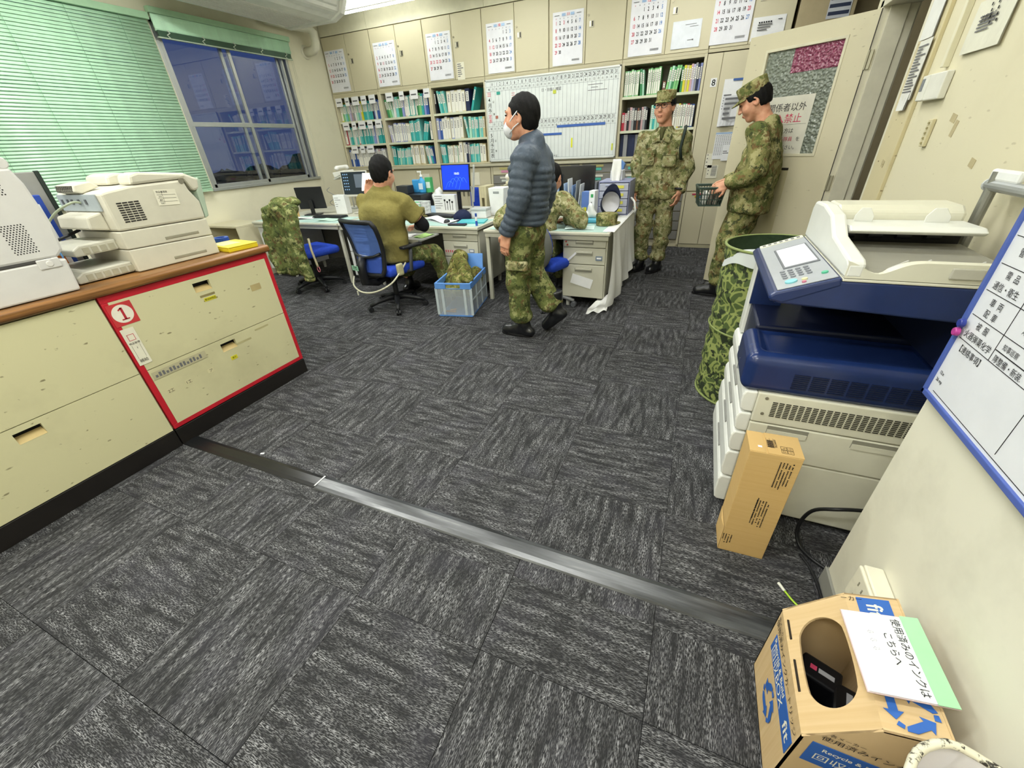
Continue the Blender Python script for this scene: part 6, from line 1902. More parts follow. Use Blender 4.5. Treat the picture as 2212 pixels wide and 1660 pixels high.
# cream telephone behind the walking person
b_ = one('document_tray', MB().box(-.16, .16, -.12, .12, 0, .02).box(-.16, .16, -.12, .12, .26, .275).box(-.16, -.15, -.12, .12, .02, .26).box(.15, .16, -.12, .12, .02, .26).box(-.15, .15, .11, .12, .02, .26), pl('c9c4ac', .5), 'beige document rack under the cream telephone', 'rack', (-2.0, 4.98, Z), bevel=.003)
t = thing('desk_telephone', 'cream desk telephone on the beige rack behind the walker', 'telephone', (-2.03, 4.95, Z+.2755))
MB().prism([(-.12, 0), (.12, 0), (.12, .03), (-.12, .075)], (-.09, .09), frame((0, 0, 0.001), (0, -1, 0), (0, 0, 1))).build('phone_body', pl('d6d0b2', .4), t, bevel=.008)
s = SDF(.015); s.cap((-.075, -.08, .09), (-.075, .08, .10), .02); s.ell((-.075, -.085, .075), (.028, .03, .024)); s.ell((-.075, .085, .085), (.028, .03, .024)); sput('handset', s, pl('dedbcf', .4), t, .006)
k_ = MB().mat(pl('b9b49a', .5))
for r_ in range(4):
    for c in range(3): k_.bc((.0+.026*c, -.07+.026*r_, .052-.0045*(3-r_)*1.0+.006), (.018, .018, .01))
k_.build('keypad', None, t)['kind'] = 'stuff'
# papers
def papers(label, x, y, rz, w=.21, h=.297, c='e6e8e8', z=Z, cat='paper', thick=.003, curl=.004):
    g = MB(); g.grid(lambda u, v: ((u-.5)*w, (v-.5)*h, thick+curl*(1+math.sin(5*u+2*v))), 8, 8); g.grid(lambda u, v: ((u-.5)*w, (v-.5)*h, .0005), 1, 1, flip=True)
    return one('paper_sheet', g, pl(c, .6, 0, .3, .02), label, cat, (x, y, z), rz)
papers('white papers at the left end of the left desk', -5.0, 3.95, .2, .22, .16)
papers('white sheet curling on the left desk mat', -4.52, 3.98, .5, .24, .17, curl=.008)
papers('pale green printed sheet on the left desk mat', -4.05, 3.92, .1, .25, .18, 'bcd9c8')
papers('long white sheet across the middle desk', -2.55, 4.02, -.5, .46, .17, curl=.012)
papers('white form on the pull-out tray under the desk edge', -2.72, 3.55, .2, .21, .15, z=.6285)
papers('green sheet on the pull-out tray, right side', -2.50, 3.58, -.1, .12, .2, 'a8cf7c', z=.6285)
papers('pale sheet at the front of the right desk', -.95, 3.80, .15, .26, .17, 'd3e6e2')
papers('crumpled white paper behind the water bottle', -1.10, 4.56, .4, .20, .16, curl=.03)
papers('white sheet behind the mask pack on the right desk', -1.18, 4.14, .2, .18, .13)
one('small_carton', MB().box(-.045, .045, -.05, .05, 0, .075), CARDB, 'small brown carton on the left desk by the jacket', 'box', (-4.72, 4.00, Z), rz=.1, bevel=.002)
t = thing('file_box', 'white box file with printed notes left of the person in olive', 'file', (-4.26, 4.40, Z), rz=.1)
MB().box(-.085, .085, -.05, .05, 0, .225).build('case', pl('e2e3e2', .45), t, bevel=.004)
a = MB().mat(INKG)
for k, l_ in enumerate((.06, .09, .02, .04, .03)): a.box(-.07, -.07+l_, -.0512, -.0502, .19-.025*k, .195-.025*k)
a.build('print', None, t)['kind'] = 'stuff'
one('cable_coil', MB().tube([(.05*math.cos(i*.5), .03*math.sin(i*.5)+.02, .03+.012*i) for i in range(24)], .004, 6), pl('8a8c8c', .5), 'grey cables coiled behind the small black monitor', 'cable', (-4.50, 4.47, Z), smooth=True)
# projector stack behind the seated person
one('black_projector', MB().box(-.20, .20, -.14, .14, 0, .20).box(-.20, .20, -.145, -.14, .03, .17), BLKP, 'black box printer on the middle rear desk, right of the seated head', 'printer', (-3.36, 4.72, Z), bevel=.012)
one('black_speaker', MB().box(-.085, .085, -.07, .07, 0, .095), pl('2a2b2e', .4), 'small black box on top of the black printer', 'box', (-3.46, 4.70, Z+.2005), bevel=.006)
t = thing('sanitizer_bottle', 'blue sanitizer pump bottle beside the small black box', 'bottle', (-3.27, 4.81, Z+.2005))
MB().lathe([(0, 0), (.045, 0), (.047, .01), (.047, .13), (.03, .155), (.016, .165), (.016, .18)], 20, sy=.7).build('bottle', pl('3f9bd6', .25), t, smooth=True)
MB().lathe([(.016, .18), (.018, .182), (.018, .20), (.006, .205), (.006, .235), (0, .236)], 14).bc((-.018, 0, .238), (.055, .016, .014)).build('pump', pl('e6e8e8', .35), t)
MB().bc((0, -.034, .075), (.06, .002, .07)).build('label', pl('cfe0ec', .5), t)
one('wipes_pack', MB().box(-.05, .05, -.025, .025, 0, .15), pl('3a93cf', .4), 'upright blue pack of wipes left of the pump bottle', 'pack', (-3.375, 4.84, Z+.2005), bevel=.012)
one('green_box', MB().box(-.04, .04, -.03, .03, 0, .17).mat(pl('d6e6da', .5)).box(-.03, .03, -.031, -.03, .05, .12), pl('4da868', .4), 'slim green box right of the pump bottle', 'box', (-3.195, 4.86, Z+.2005), bevel=.003) if False else one('green_box', MB().mat(pl('4da868', .4)).box(-.04, .04, -.03, .03, 0, .17).mat(pl('d6e6da', .5)).box(-.03, .03, -.031, -.03, .05, .12), None, 'slim green box right of the pump bottle', 'box', (-3.195, 4.86, Z+.2005), bevel=.003)
t = thing('plastic_bag', 'white crumpled plastic bag beside the black printer', 'bag', (-3.06, 4.82, Z))
s = SDF(.03); s.ell((0, 0, .12), (.075, .07, .11)); s.ell((.02, .0, .21), (.03, .03, .05)); s.disp = wrinkle(.012, 60, (1, .5, .8), 5); sput('bag', s, pl('e0e2e0', .35), t, .010)
# white wire basket and things in it
t = thing('plastic_basket', 'white slotted plastic basket right of the person in olive', 'basket', (-3.18, 4.475, Z), rz=-.05)
bw_, bd_, bh_ = .15, .10, .13
for (p, q) in (((-bw_, -bd_), (bw_, -bd_)), ((bw_, -bd_), (bw_, bd_)), ((bw_, bd_), (-bw_, bd_)), ((-bw_, bd_), (-bw_, -bd_))):
    a = MB()
    L_ = math.hypot(q[0]-p[0], q[1]-p[1]); n = int(L_/.02)
    for k in range(n+1):
        x, y = p[0]+(q[0]-p[0])*k/n, p[1]+(q[1]-p[1])*k/n
        a.bc((x, y, bh_/2), (.007, .007, bh_))
    for z in (.005, .05, .09, bh_): a.bc(((p[0]+q[0])/2, (p[1]+q[1])/2, z), (abs(q[0]-p[0])+.008, abs(q[1]-p[1])+.008, .008 if z < bh_ else .014))
    a.build('side_grid', pl('e3e5e4', .4), t)
MB().bc((0, 0, .004), (2*bw_, 2*bd_, .004)).build('bottom', pl('dcdedd', .4), t)
one('tape_roll', MB().lathe([(.035, -.022), (.058, -.022), (.058, .022), (.035, .022), (.035, -.022)], 24), pl('56b878', .4), 'green and white mesh tape roll standing in the white basket', 'tape', (-3.16, 4.475, Z+.075), rot=(1.2, .2, .3))
one('blue_note', MB().bc((0, 0, .04), (.07, .003, .08)), pl('b4cfe8', .6), 'pale blue note standing right of the white basket', 'paper', (-2.99, 4.56, Z), rot=(-.15, 0, 0))
# calendar box with tools printed on it
t = thing('printed_file_box', 'white printed file box showing tools, in front of the blue screen', 'file', (-2.82, 4.60, Z), rz=.06)
MB().box(-.14, .14, -.035, .035, 0, .20).build('case', pl('dfe1e2', .45), t, bevel=.003)
a = MB().mat(INKG)
for k in range(6): a.box(-.13, -.13+.10*(1-.3*(k % 3 == 2)), -.0362, -.0352, .18-.026*k, .186-.026*k)
a.mat(INK)
for k in range(4): a.box(.0+.033*k, .006+.033*k, -.0362, -.0352, .03, .15-.02*(k % 2)); a.box(-.008+.033*k, .014+.033*k, -.0362, -.0352, .13-.02*(k % 2), .15-.02*(k % 2))
a.build('print', None, t)['kind'] = 'stuff'
t = thing('file_stand', 'beige upright file stand with a finger slot beside the grey monitor', 'file', (-2.27, 4.62, Z), rz=.05)
for (a_, b__, c_, d_) in ((-.045, -.016, 0, .29), (.016, .045, 0, .29)):
    MB().box(a_, b__, -.12, .12, c_, d_).build('side', pl('c9c19f', .5), t, bevel=.003)
MB().box(-.016, .016, -.12, .12, 0, .06).box(-.016, .016, -.12, .12, .17, .29).box(-.016, .016, .1, .12, .06, .17).build('spine', pl('c9c19f', .5), t, bevel=.003)
t = thing('plastic_bin', 'tall white plastic bin with a slot handle behind the walker', 'bin', (-2.06, 4.52, Z))
MB().prism([(-.075, 0), (.075, 0), (.095, .28), (-.095, .28)], (-.10, .10), frame((0, 0, 0), (1, 0, 0), (0, 0, 1))).build('body', pl('dfe1e0', .4), t, bevel=.006)
MB().bc((0, -.112+.012, .235), (.07, .006, .022)).build('handle_slot', pl('8d9292', .5), t, bevel=.002)
t = thing('lidded_box', 'low white lidded storage box in front of the tall white bin', 'box', (-2.20, 4.30, Z), rz=.05)
MB().box(-.09, .09, -.07, .07, 0, .075).build('box', glassy('milky', (.9, .92, .92, 1), .3, .7), t, bevel=.004)
MB().box(-.095, .095, -.075, .075, .0755, .10).build('lid', pl('b9bcbc', .45), t, bevel=.004)
# right end of the middle desk
t = thing('navy_cap', 'navy blue baseball cap lying on the middle desk', 'cap', (-2.36, 4.16, Z), rz=.4)
s = SDF(.02); s.ell((0, 0, .02), (.10, .11, .075)); s.box((0, 0, -.05), (.2, .2, .05), .005, sub=True, k=.005); s.disp = wrinkle(.004, 40, (1, .5, .2), 3); sput('crown', s, cloth('1f2744', .85, .3), t, .008)
MB().prism([(-.07, 0), (-.05, -.08), (.05, -.08), (.07, 0)], (.004, .010), Matrix.Translation((0, -.08, 0))).build('visor', cloth('1f2744', .85, .3), t, bevel=.004)
one('leather_strap', MB().tube([(-.05, 0, .02), (0, .02, .075), (.03, .01, .03), (.05, -.01, .008)], .010, 6), pl('7a4f35', .6), 'brown strap looped beside the navy cap', 'strap', (-2.27, 4.27, Z), smooth=True)
one('turquoise_folder', MB().mat(pl('55b8bd', .4)).box(-.15, .15, -.11, .11, 0, .006).box(-.14, .15, -.10, .11, .007, .014), None, 'turquoise folders lying at the right end of the middle desk', 'folder', (-2.155, 3.99, Z), rz=.25, bevel=.001)
one('palm_rest', MB().box(-.10, .10, -.03, .03, 0, .018), BLKP, 'black padded mouse rest at the edge of the middle desk', 'rest', (-2.22, 3.79, Z), rz=.06, bevel=.008)
t = thing('glue_stick', 'blue glue stick with a white body standing on the desk edge', 'glue', (-2.005, 3.80, Z))
MB().cyl((0, 0, 0), (0, 0, .045), .012, n=14).build('blue_base', pl('3558b0', .35), t); MB().cyl((0, 0, .0455), (0, 0, .085), .0115, n=14).build('white_body', pl('dfe6ee', .35), t); MB().cyl((0, 0, .0855), (0, 0, .115), .0105, n=14).build('blue_cap', pl('2c4ca0', .35), t)
one('mouse', MB().lathe([(0, .034), (.018, .032), (.03, .02), (.034, .004), (.03, 0)], 16, sy=1.6), BLKP, 'black computer mouse beside the turquoise folders', 'mouse', (-2.42, 3.92, Z), rz=.3, smooth=True)
def fcap(name, label, x, y, z, rz, m, inside=None, rot=None):
    t = thing(name, label, 'cap', (x, y, z), rz, rot=rot)
    mb = MB()
    pr = [(.088, .004), (.090, .03), (.093, .08), (.092, .094), (.086, .100), (0, .104)]
    mb.lathe(pr, 28, sx=1.0, sy=1.14)
    mb.build('crown', m, t, smooth=True)
    ins = MB(); ins.lathe([(r-.004, max(.005, zz-.006)) for r, zz in pr][::-1], 28, sx=1.0, sy=1.14)
    ins.build('lining', inside or pl('3c3f33', .8), t, smooth=True)
    v = MB()
    v.grid(lambda u, w: ((.090+.004*w)*math.sin((u-.5)*2.3), -(.1026+.065*w*math.cos((u-.5)*2.1))*math.cos((u-.5)*2.3), .014-.008*w), 14, 4)
    v.build('visor', m, t, smooth=True, solid=.005)
    return t
fcap('field_cap', 'camouflage field cap on the desk right of the seated person', -3.02, 4.24, Z, 2.4, CAMO)
fcap('field_cap', 'camouflage field cap lying on the right desk by the drawers', -.75, 4.00, Z, 2.6, CAMO)
cp_ = fcap('navy_cap', 'dark cap turned over to show its pale lining, on the right desk', -.77, 4.26, Z+.16, 0, cloth('1d2238', .8, .3), pl('c9c8cc', .7), rot=(-1.9, .12, .25))
# right desk
t = thing('document_holder', 'pale blue document holder standing on the right rear desk', 'file', (-1.60, 4.74, Z), rz=.06)
MB().box(-.16, .16, -.02, .02, 0, .38).build('board', pl('a9c8ea', .4), t, bevel=.004)
a = MB().mat(pl('5b86c4', .6))
for k in range(7): a.box(-.13+.01*(k % 2), .05+.05*(k % 3), -.0212, -.0202, .31-.04*k, .316-.04*k)
a.build('print', None, t)['kind'] = 'stuff'; MB().bc((0, -.022, .36), (.10, .01, .03)).build('clip', pl('8fb0d8', .3), t, bevel=.002)
rk = thing('file_rack', 'clear rack of upright leaflets on the right desk', 'rack', (-1.22, 4.58, Z), rz=.0)
for x in (-.09, -.03, .03, .09): MB().box(x-.002, x+.002, -.08, .10, 0, .22).build('divider', glassy('rack_clear', (.75, .82, .86, 1), .15, .4), rk)
MB().box(-.09, .09, -.08, .10, 0, .006).build('base', pl('9aa5ab', .4), rk)
for k, (c, h, l_) in enumerate((('9fb6d8', .30, 'blue'), ('dfe2e4', .34, 'white'), ('7f9ccb', .28, 'mid blue'), ('8d9296', .32, 'grey'), ('d0d4d6', .29, 'pale grey'))):
    one('leaflet', MB().box(-.004, .004, -.07, .09, 0, h), pl(c, .5), f'{l_} leaflet standing in the clear rack on the right desk', 'leaflet', (-1.29+.032*k, 4.58, Z+.0065), rot=(0, .04*(k-2), 0))
one('fan_file', MB().prism([(.10*math.cos(PI/2+i*PI/2/10), .16*math.sin(PI/2+i*PI/2/10)) for i in range(11)]+[(0, 0)], (-.012, .012), frame((0, 0, 0), (1, 0, 0), (0, 0, 1))), pl('4f9fdc', .4), 'bright blue quarter-round magazine file in front of the rack', 'file', (-1.00, 4.44, Z+.02), rz=-.3, bevel=.002)
t = thing('water_bottle', 'clear plastic bottle with a green cap on the right desk', 'bottle', (-1.26, 4.42, Z))
MB().lathe([(0, .001), (.03, .001), (.032, .02), (.030, .06), (.032, .10), (.031, .13), (.018, .165), (.013, .18)], 20).build('bottle', glassy('pet', (.88, .94, .93, 1), .05, .18), t, smooth=True)
MB().cyl((0, 0, .18), (0, 0, .198), .0155, n=16).build('cap', pl('2f9a5a', .35), t)
t = thing('clear_box', 'small clear plastic box on the right desk by the bottle', 'box', (-1.105, 4.30, Z))
for (a_, b__, c_, d_) in ((-.07, .07, -.05, -.047), (-.07, .07, .047, .05), (-.07, -.067, -.047, .047), (.067, .07, -.047, .047)):
    MB().box(a_, b__, c_, d_, 0, .11).build('side', glassy('acryl', (.85, .92, .92, 1), .1, .28), t)
MB().box(-.067, .067, -.047, .047, 0, .004).build('bottom', glassy('acryl', (.85, .92, .92, 1), .1, .28), t)
one('note_pad', MB().box(-.05, .05, -.035, .035, 0, .03), PAPER, 'white note pad inside the small clear box', 'pad', (-1.105, 4.30, Z+.0045))
t = thing('book_box', 'blue and white boxed manual standing before the drawer unit', 'box', (-.985, 4.33, Z), rz=-.15)
MB().box(-.075, .0, -.05, .05, 0, .25).build('spine', pl('5a78b8', .45), t, bevel=.002); MB().box(.001, .06, -.05, .05, 0, .26).build('cover', pl('e3e6ea', .45), t, bevel=.002)
a = MB().mat(pl('d9d23c', .5)).box(-.06, -.02, -.0515, -.0502, .03, .11).mat(pl('3b9c5c', .5)).box(.02, .045, -.0515, -.0502, .20, .23).mat(INKG).box(.025, .035, -.0515, -.0502, .03, .16)
a.build('print', None, t)['kind'] = 'stuff'
du = thing('drawer_unit', 'blue-grey plastic drawer unit with yellow labels on the right desk', 'drawers', (-.80, 4.72, Z), rz=0)
DU = pl('a3a7c0', .35, 0, .4)
MB().box(-.155, .155, .02-.20, .20, 0, .012).box(-.155, .155, -.18, .20, .305, .318).box(-.155, -.147, -.18, .20, .012, .305).box(.147, .155, -.18, .20, .012, .305).box(-.147, .147, .19, .2, .012, .305).build('shell', pl('8f93b4', .4), du, bevel=.004)
for k in range(4):
    z = .016+.072*k
    d_ = MB().box(-.143, .143, -.195, .18, z, z+.066).build('drawer', glassy('smoke_drawer', (.62, .64, .76, 1), .2, .7), du, bevel=.004)
    MB().bc((.055, -.197, z+.035), (.09, .003, .026)).build('label', pl('d9d45a', .5), d_)
    MB().bc((-.05, -.20, z+.05), (.07, .012, .014)).build('pull', DU, d_, bevel=.003)
t = thing('tissue_box', 'white tissue hanging from a pale box on the drawer unit', 'tissue', (-.80, 4.66, Z+.319))
MB().box(-.06, .06, -.05, .11, 0, .09).build('box', pl('d3d6dc', .5), t, bevel=.004)
g = MB(); g.grid(lambda u, v: ((u-.5)*(.10-.04*abs(v-.5)), -.055-.012*math.sin(v*2)-.012*math.sin(9*u)*v, .19-.22*v+.03*abs(u-.5)*v), 10, 10); g.build('tissue', pl('eeeeea', .7), t, smooth=True, solid=.002)
one('blue_bag', MB().prism([(-.04, 0), (.04, 0), (.05, .05), (.01, .085), (-.045, .05)], (-.03, .03), frame((0, 0, 0), (1, 0, 0), (0, 0, 1))), pl('5f86c0', .5), 'blue pouch sitting on top of the pale tissue box', 'bag', (-.79, 4.74, Z+.4095), bevel=.006)
for (k, c, l_) in ((0, '6d7076', 'grey'), (1, '3a3d44', 'charcoal'), (2, 'a0a3a8', 'pale grey'), (3, '7d5a62', 'dull red')):
    one('upright_file', MB().box(-.012, .012, -.10, .10, 0, .29), pl(c, .5), f'{l_} upright file left of the drawer unit on the rear desk', 'file', (-1.05+.03*k, 4.93, Z), bevel=.002)
t = thing('mask_pack', 'soft pack of tissues with a blue base on the right desk', 'pack', (-.93, 4.10, Z), rz=.1)
s = SDF(.02); s.box((0, 0, .022), (.095, .055, .022), .018); sput('base', s, pl('5fb6d2', .4), t, .009)
s = SDF(.03); s.ell((0, .0, .07), (.07, .045, .035)); s.ell((0, 0, .115), (.035, .03, .05)); s.disp = wrinkle(.01, 50, (1, .5, .8), 7); sput('tissue', s, pl('e4e8e8', .5), t, .009)
one('bent_hose', MB().tube([(0, 0, .15), (.04, -.04, .12), (.06, -.05, .04), (.05, -.03, .005)], .010, 8), pl('dcdcd8', .6), 'white bent hose at the right end of the drawer unit', 'hose', (-.63, 4.60, Z+.01), smooth=True)
# ================================================================ people
V3 = lambda *a: np.array(a, float)
SKIN = NT('skin'); _n = SKIN.noise(35, 3, .5)
SKIN.color(SKIN.ramp(_n, [(.3, lin('c98d70')), (.7, lin('d9a487'))]))
SKIN.b.inputs['Subsurface Weight'].default_value = .05
SKINM = SKIN.done(.5, 0, .35)
HAIR = NT('hair'); _o = HAIR.co(); _n = HAIR.noise(1.0, 3, .6, HAIR.mapping(_o, (160, 160, 60)))
HAIR.color(HAIR.ramp(_n, [(.35, lin('060606')), (.75, lin('151312'))])); HAIR.bump(_n, .6, .004); HAIRM = HAIR.done(.7, 0, .2)
BOOT = pl('17181b', .28, 0, .6, .06)
EYE = pl('18130f', .2, 0, .6, 0)
LIP = pl('a8604f', .5, 0, .3, .02)
BROW = pl('1b1714', .8, 0, .1, 0)
def nrm(v): return v/np.linalg.norm(v)
class Fig:
    def __init__(s, label, base, group=None):
        s.b = V3(*base)
        s.t = thing('person', label, 'person', base, group=group)
    def L(s, p): return V3(*p)-s.b
    def head(s, F, hc, f, u, neck, sc=1.0):
        hc = s.L(hc); f = nrm(V3(*f)); u = V3(*u); u = nrm(u-f*(u@f)); r = np.cross(f, u)
        s.hc, s.f, s.u, s.r = hc, f, u, r
        X = [r, f, u]
        P = lambda a, b, c: hc+sc*(a*r+b*f+c*u)
        s.P = P
        e = lambda c, rad, k=None, sub=False: F.ell(c, tuple(sc*q for q in rad), X, k, sub)
        e(P(0, -.012, .014), (.076, .097, .098))
        e(P(0, .022, -.045), (.062, .068, .070), .03)
        e(P(0, .055, -.100), (.030, .026, .022), .03)
        for q in (-1, 1):
            e(P(q*.040, .055, -.030), (.026, .028, .030), .02)           # cheeks
            e(P(q*.031, .094, .014), (.018, .014, .011), .010, True)     # eye sockets
            e(P(q*.076, -.012, -.008), (.010, .020, .033), .006)         # ears
            e(P(q*.078, -.006, -.004), (.006, .010, .018), .004, True)
        e(P(0, .080, .030), (.052, .014, .012), .015)                    # brow
        F.cap(P(0, .086, .018), P(0, .106, -.026), sc*.009, sc*.013, .008)   # nose
        for q in (-1, 1): e(P(q*.012, .098, -.028), (.008, .010, .007), .006)
        e(P(0, .090, -.058), (.022, .010, .006), .006); e(P(0, .087, -.070), (.019, .010, .006), .006)
        nb = s.L(neck)
        F.cap(P(0, -.030, -.055), nb, sc*.054, .060, .02)
        s.X = X; s.sc = sc
    def face(s, eyes=True, mouth=True):
        P = s.P
        if eyes:
            m = SDF(.001)
            for q in (-1, 1): m.ell(P(q*.031, .0875, .012), (.013, .006, .0055), s.X)
            sput('eyes', m, EYE, s.t, .003)
            m = SDF(.001)
            for q in (-1, 1): m.cap(P(q*.018, .094, .034), P(q*.046, .082, .036), .0035)
            sput('eyebrows', m, BROW, s.t, .003)
        if mouth:
            m = SDF(.001); m.cap(P(-.018, .095, -.064), P(.018, .095, -.064), .004); sput('mouth', m, LIP, s.t, .003)
    def hair(s, low=-.05, top=1.0, front=.055, k=.01, h=.006, fr_z=.05):
        P = s.P; m = SDF(k)
        m.ell(P(0, -.022, .022), tuple(s.sc*q for q in (.0825, .103, .102*top)), s.X)
        m.ell(P(0, -.055, -.035), (.066, .052, .060), s.X, .03)
        # keep the face clear: cut the front below the hairline, and everything under the nape
        m.box(P(0, .115, -.045), (.14, .075, fr_z+.045), .012, s.X, .012, True)
        for q in (-1, 1): m.box(P(q*.09, .034, -.068), (.03, .062, .070), .012, s.X, .012, True)
        m.box(P(0, -.05, low-.12), (.2, .2, .12), .01, s.X, .01, True)
        m.disp = wrinkle(.0022, 160, (1, .6, .4), 2.0, .6)
        sput('hair', m, HAIRM, s.t, h)
    def hand(s, F, w, d, n, side, curl=.5, sc=1.0, spread=.0):
        """w wrist, d finger direction, n palm normal, side: +1/-1 where the thumb goes along d x n"""
        w = s.L(w); d = nrm(V3(*d)); n = V3(*n); n = nrm(n-d*(n@d)); t = np.cross(d, n)*side
        k = .004
        F.box(w+d*.048*sc, (.041*sc, .046*sc, .014*sc), .012, [t, d, n], .008)
        F.cap(w-d*.02, w+d*.02, .026*sc, .024*sc, .012)
        for i, (o_, ln) in enumerate(((.030, .072), (.010, .080), (-.010, .075), (-.029, .058))):
            a = w+d*.088*sc+t*o_*sc
            d1 = nrm(d*math.cos(curl*.6)+n*math.sin(curl*.6)+t*spread*o_*8)
            p1 = a+d1*ln*.5*sc
            d2 = nrm(d*math.cos(curl*1.5)+n*math.sin(curl*1.5))
            p2 = p1+d2*ln*.32*sc
            d3 = nrm(d*math.cos(curl*2.2)+n*math.sin(curl*2.2))
            F.cap(a-d*.01, p1, .0092*sc, .0085*sc, k); F.cap(p1, p2, .0085*sc, .0078*sc, k); F.cap(p2, p2+d3*ln*.25*sc, .0078*sc, .0068*sc, k)
        a = w+d*.022*sc+t*.030*sc
        p1 = a+nrm(d*.6+t*.75+n*.25)*.040*sc; p2 = p1+nrm(d*.85+t*.25+n*.45)*.034*sc
        F.cap(a, p1, .0125*sc, .0105*sc, .006); F.cap(p1, p2, .0105*sc, .0085*sc, k)
    def limbs(s, F, chain, rad, k=.02):
        for (a, b, ra, rb) in zip(chain[:-1], chain[1:], rad[:-1], rad[1:]):
            F.cap(s.L(a), s.L(b), ra, rb, k)
    def boot(s, ank, toe, heel_up=0.0, name='boot'):
        ank, toe = s.L(ank), s.L(toe)
        d = toe-ank; d[2] = 0; d = nrm(d); side = np.cross(d, V3(0, 0, 1))
        z0 = toe[2]
        heel = ank-d*.055; heel[2] = ank[2]-.075 if heel_up else z0+.0
        m = SDF(.02)
        m.cyl(ank+V3(0, 0, .16), ank-V3(0, 0, .03), .052, .050, .01)
        m.cap(ank-V3(0, 0, .035), np.array([*(toe[:2]-d[:2]*.045), z0+.042]), .048, .040, .03)
        m.cap(heel+V3(0, 0, .045), np.array([*(toe[:2]-d[:2]*.045), z0+.035]), .042, .042, .03)
        if not heel_up: m.box((0, 0, z0-.1), (5, 5, .1), .001, k=.004, sub=True)
        m.disp = wrinkle(.002, 70, (1, .7, .5), 1)
        b_ = sput(name, m, BOOT, s.t, .008)
        if not heel_up:
            so = MB()
            pr = []
            for i in range(20):
                a = 2*PI*i/20
                l_ = .145*math.cos(a); w_ = (.046-.006*math.cos(a+PI))*math.sin(a)
                pr.append((l_, w_))
            c = (heel+toe)/2; c[2] = z0
            so.prism(pr, (.001, .022), frame((c[0]-d[0]*.005, c[1]-d[1]*.005, z0), (d[0], d[1], 0), tuple(np.cross(V3(0, 0, 1), d)))).build('sole', pl('101012', .6), b_, bevel=.003)
        return b_
    def cap(s, m, lift=.030, tilt=0.0):
        P = s.P
        c = P(0, -.006, lift)
        f, u, r = s.f, s.u, s.r
        if tilt:
            f2 = f*math.cos(tilt)+u*math.sin(tilt); u = u*math.cos(tilt)-f*math.sin(tilt); f = f2
        y, z = -f, u; x = np.cross(y, z)
        Mx = Matrix(((x[0], y[0], z[0], c[0]), (x[1], y[1], z[1], c[1]), (x[2], y[2], z[2], c[2]), (0, 0, 0, 1)))
        mb = MB()
        mb.lathe([(.089, -.004), (.092, 0), (.093, .03), (.0945, .074), (.090, .084), (.05, .090), (0, .091)], 30, Mx @ Matrix.Translation((0, .008, 0)), sx=.94, sy=1.16)
        o = mb.build('cap_crown', m, s.t, smooth=True)
        v = MB()
        v.grid(lambda a, w: ((.086+.004*w)*math.sin((a-.5)*2.2), .008-(.106+.062*w*math.cos((a-.5)*2.0))*math.cos((a-.5)*2.2), .006-.020*w), 16, 5, Mx)
        v.build('cap_visor', m, s.t, smooth=True, solid=.006)
        return o

def uniform_top(s, m, hem, chest, nk, shL, shR, elL, elR, wrL, wrR, side, hemr=.165, chr_=.155, flat=.72, amp=.008, seed=0, name='jacket', collar=True, armr=(.074, .064, .052), puff=None, h=.0095, kk=.035):
    L = s.L
    J = SDF(kk)
    J.cyl(L(hem), L(chest), hemr, chr_, .03, flat=(1.15, flat), side=side, k=.04, puff=puff)
    sl_, sr_, n_ = L(shL), L(shR), L(nk)
    J.cap(sl_*.86+sr_*.14-V3(0, 0, .012), n_-V3(0, 0, .030), .066, .060, .05); J.cap(sr_*.86+sl_*.14-V3(0, 0, .012), n_-V3(0, 0, .030), .066, .060, .05)
    J.cap((sl_+L(chest))/2, (sr_+L(chest))/2, .088, .088, .06)
    J.cap(n_-V3(0, 0, .055), L(chest)+V3(0, 0, .01), .080, .118, .05)
    for a, e, w in ((shL, elL, wrL), (shR, elR, wrR)):
        J.cap(L(a), L(a)*.7+L(e)*.3, armr[0]*.99, armr[0]*.97, k=.03)
        J.cyl(L(a), L(e), armr[0], armr[1], .03, puff=puff and (lambda q: puff(q*.62)), k=.03)
        J.cyl(L(e), L(w), armr[1], armr[2], .014, puff=puff and (lambda q: puff(q*.55)), k=.03)
        J.cap(L(e), L(e), armr[1]*.97)
    n0 = L(nk)
    if collar:
        J.cyl(n0-V3(0, 0, .05), n0+V3(0, 0, .025), .092, .076, .012, k=.02)
        J.cyl(n0+V3(0, 0, .004), n0+V3(0, 0, .09), .062, .066, .005, k=.006, sub=True)
    else:
        J.cyl(n0-V3(0, 0, .06), n0+V3(0, 0, .012), .088, .072, .012, k=.02)
    J.disp = wrinkle(amp, 26, (.5, .4, 1), seed)
    return sput(name, J, m, s.t, h)
def trousers(s, m, pel, hpL, hpR, knL, knR, anL, anR, side, amp=.013, seed=0, r=(.098, .082, .066), name='trousers', wr=.150, up=.10, lk=.022):
    L = s.L
    T_ = SDF(.035)
    p = L(pel)
    T_.cyl(p+V3(0, 0, up), p-V3(0, 0, .06), wr*.93, wr, .03, flat=(1.1, .78), side=side)
    for hp, kn, an in ((hpL, knL, anL), (hpR, knR, anR)):
        T_.cap(L(hp), L(kn), r[0], r[1], lk)
        T_.cyl(L(kn), L(an), r[1], r[2]+.006, .03, k=lk)
        T_.ell(L(an)+(L(kn)-L(an))*.10, (r[2]+.016, r[2]+.016, .055), k=.03)
    T_.disp = wrinkle(amp, 24, (.4, .3, 1), seed, 1.5)
    return sput(name, T_, m, s.t, .0095)

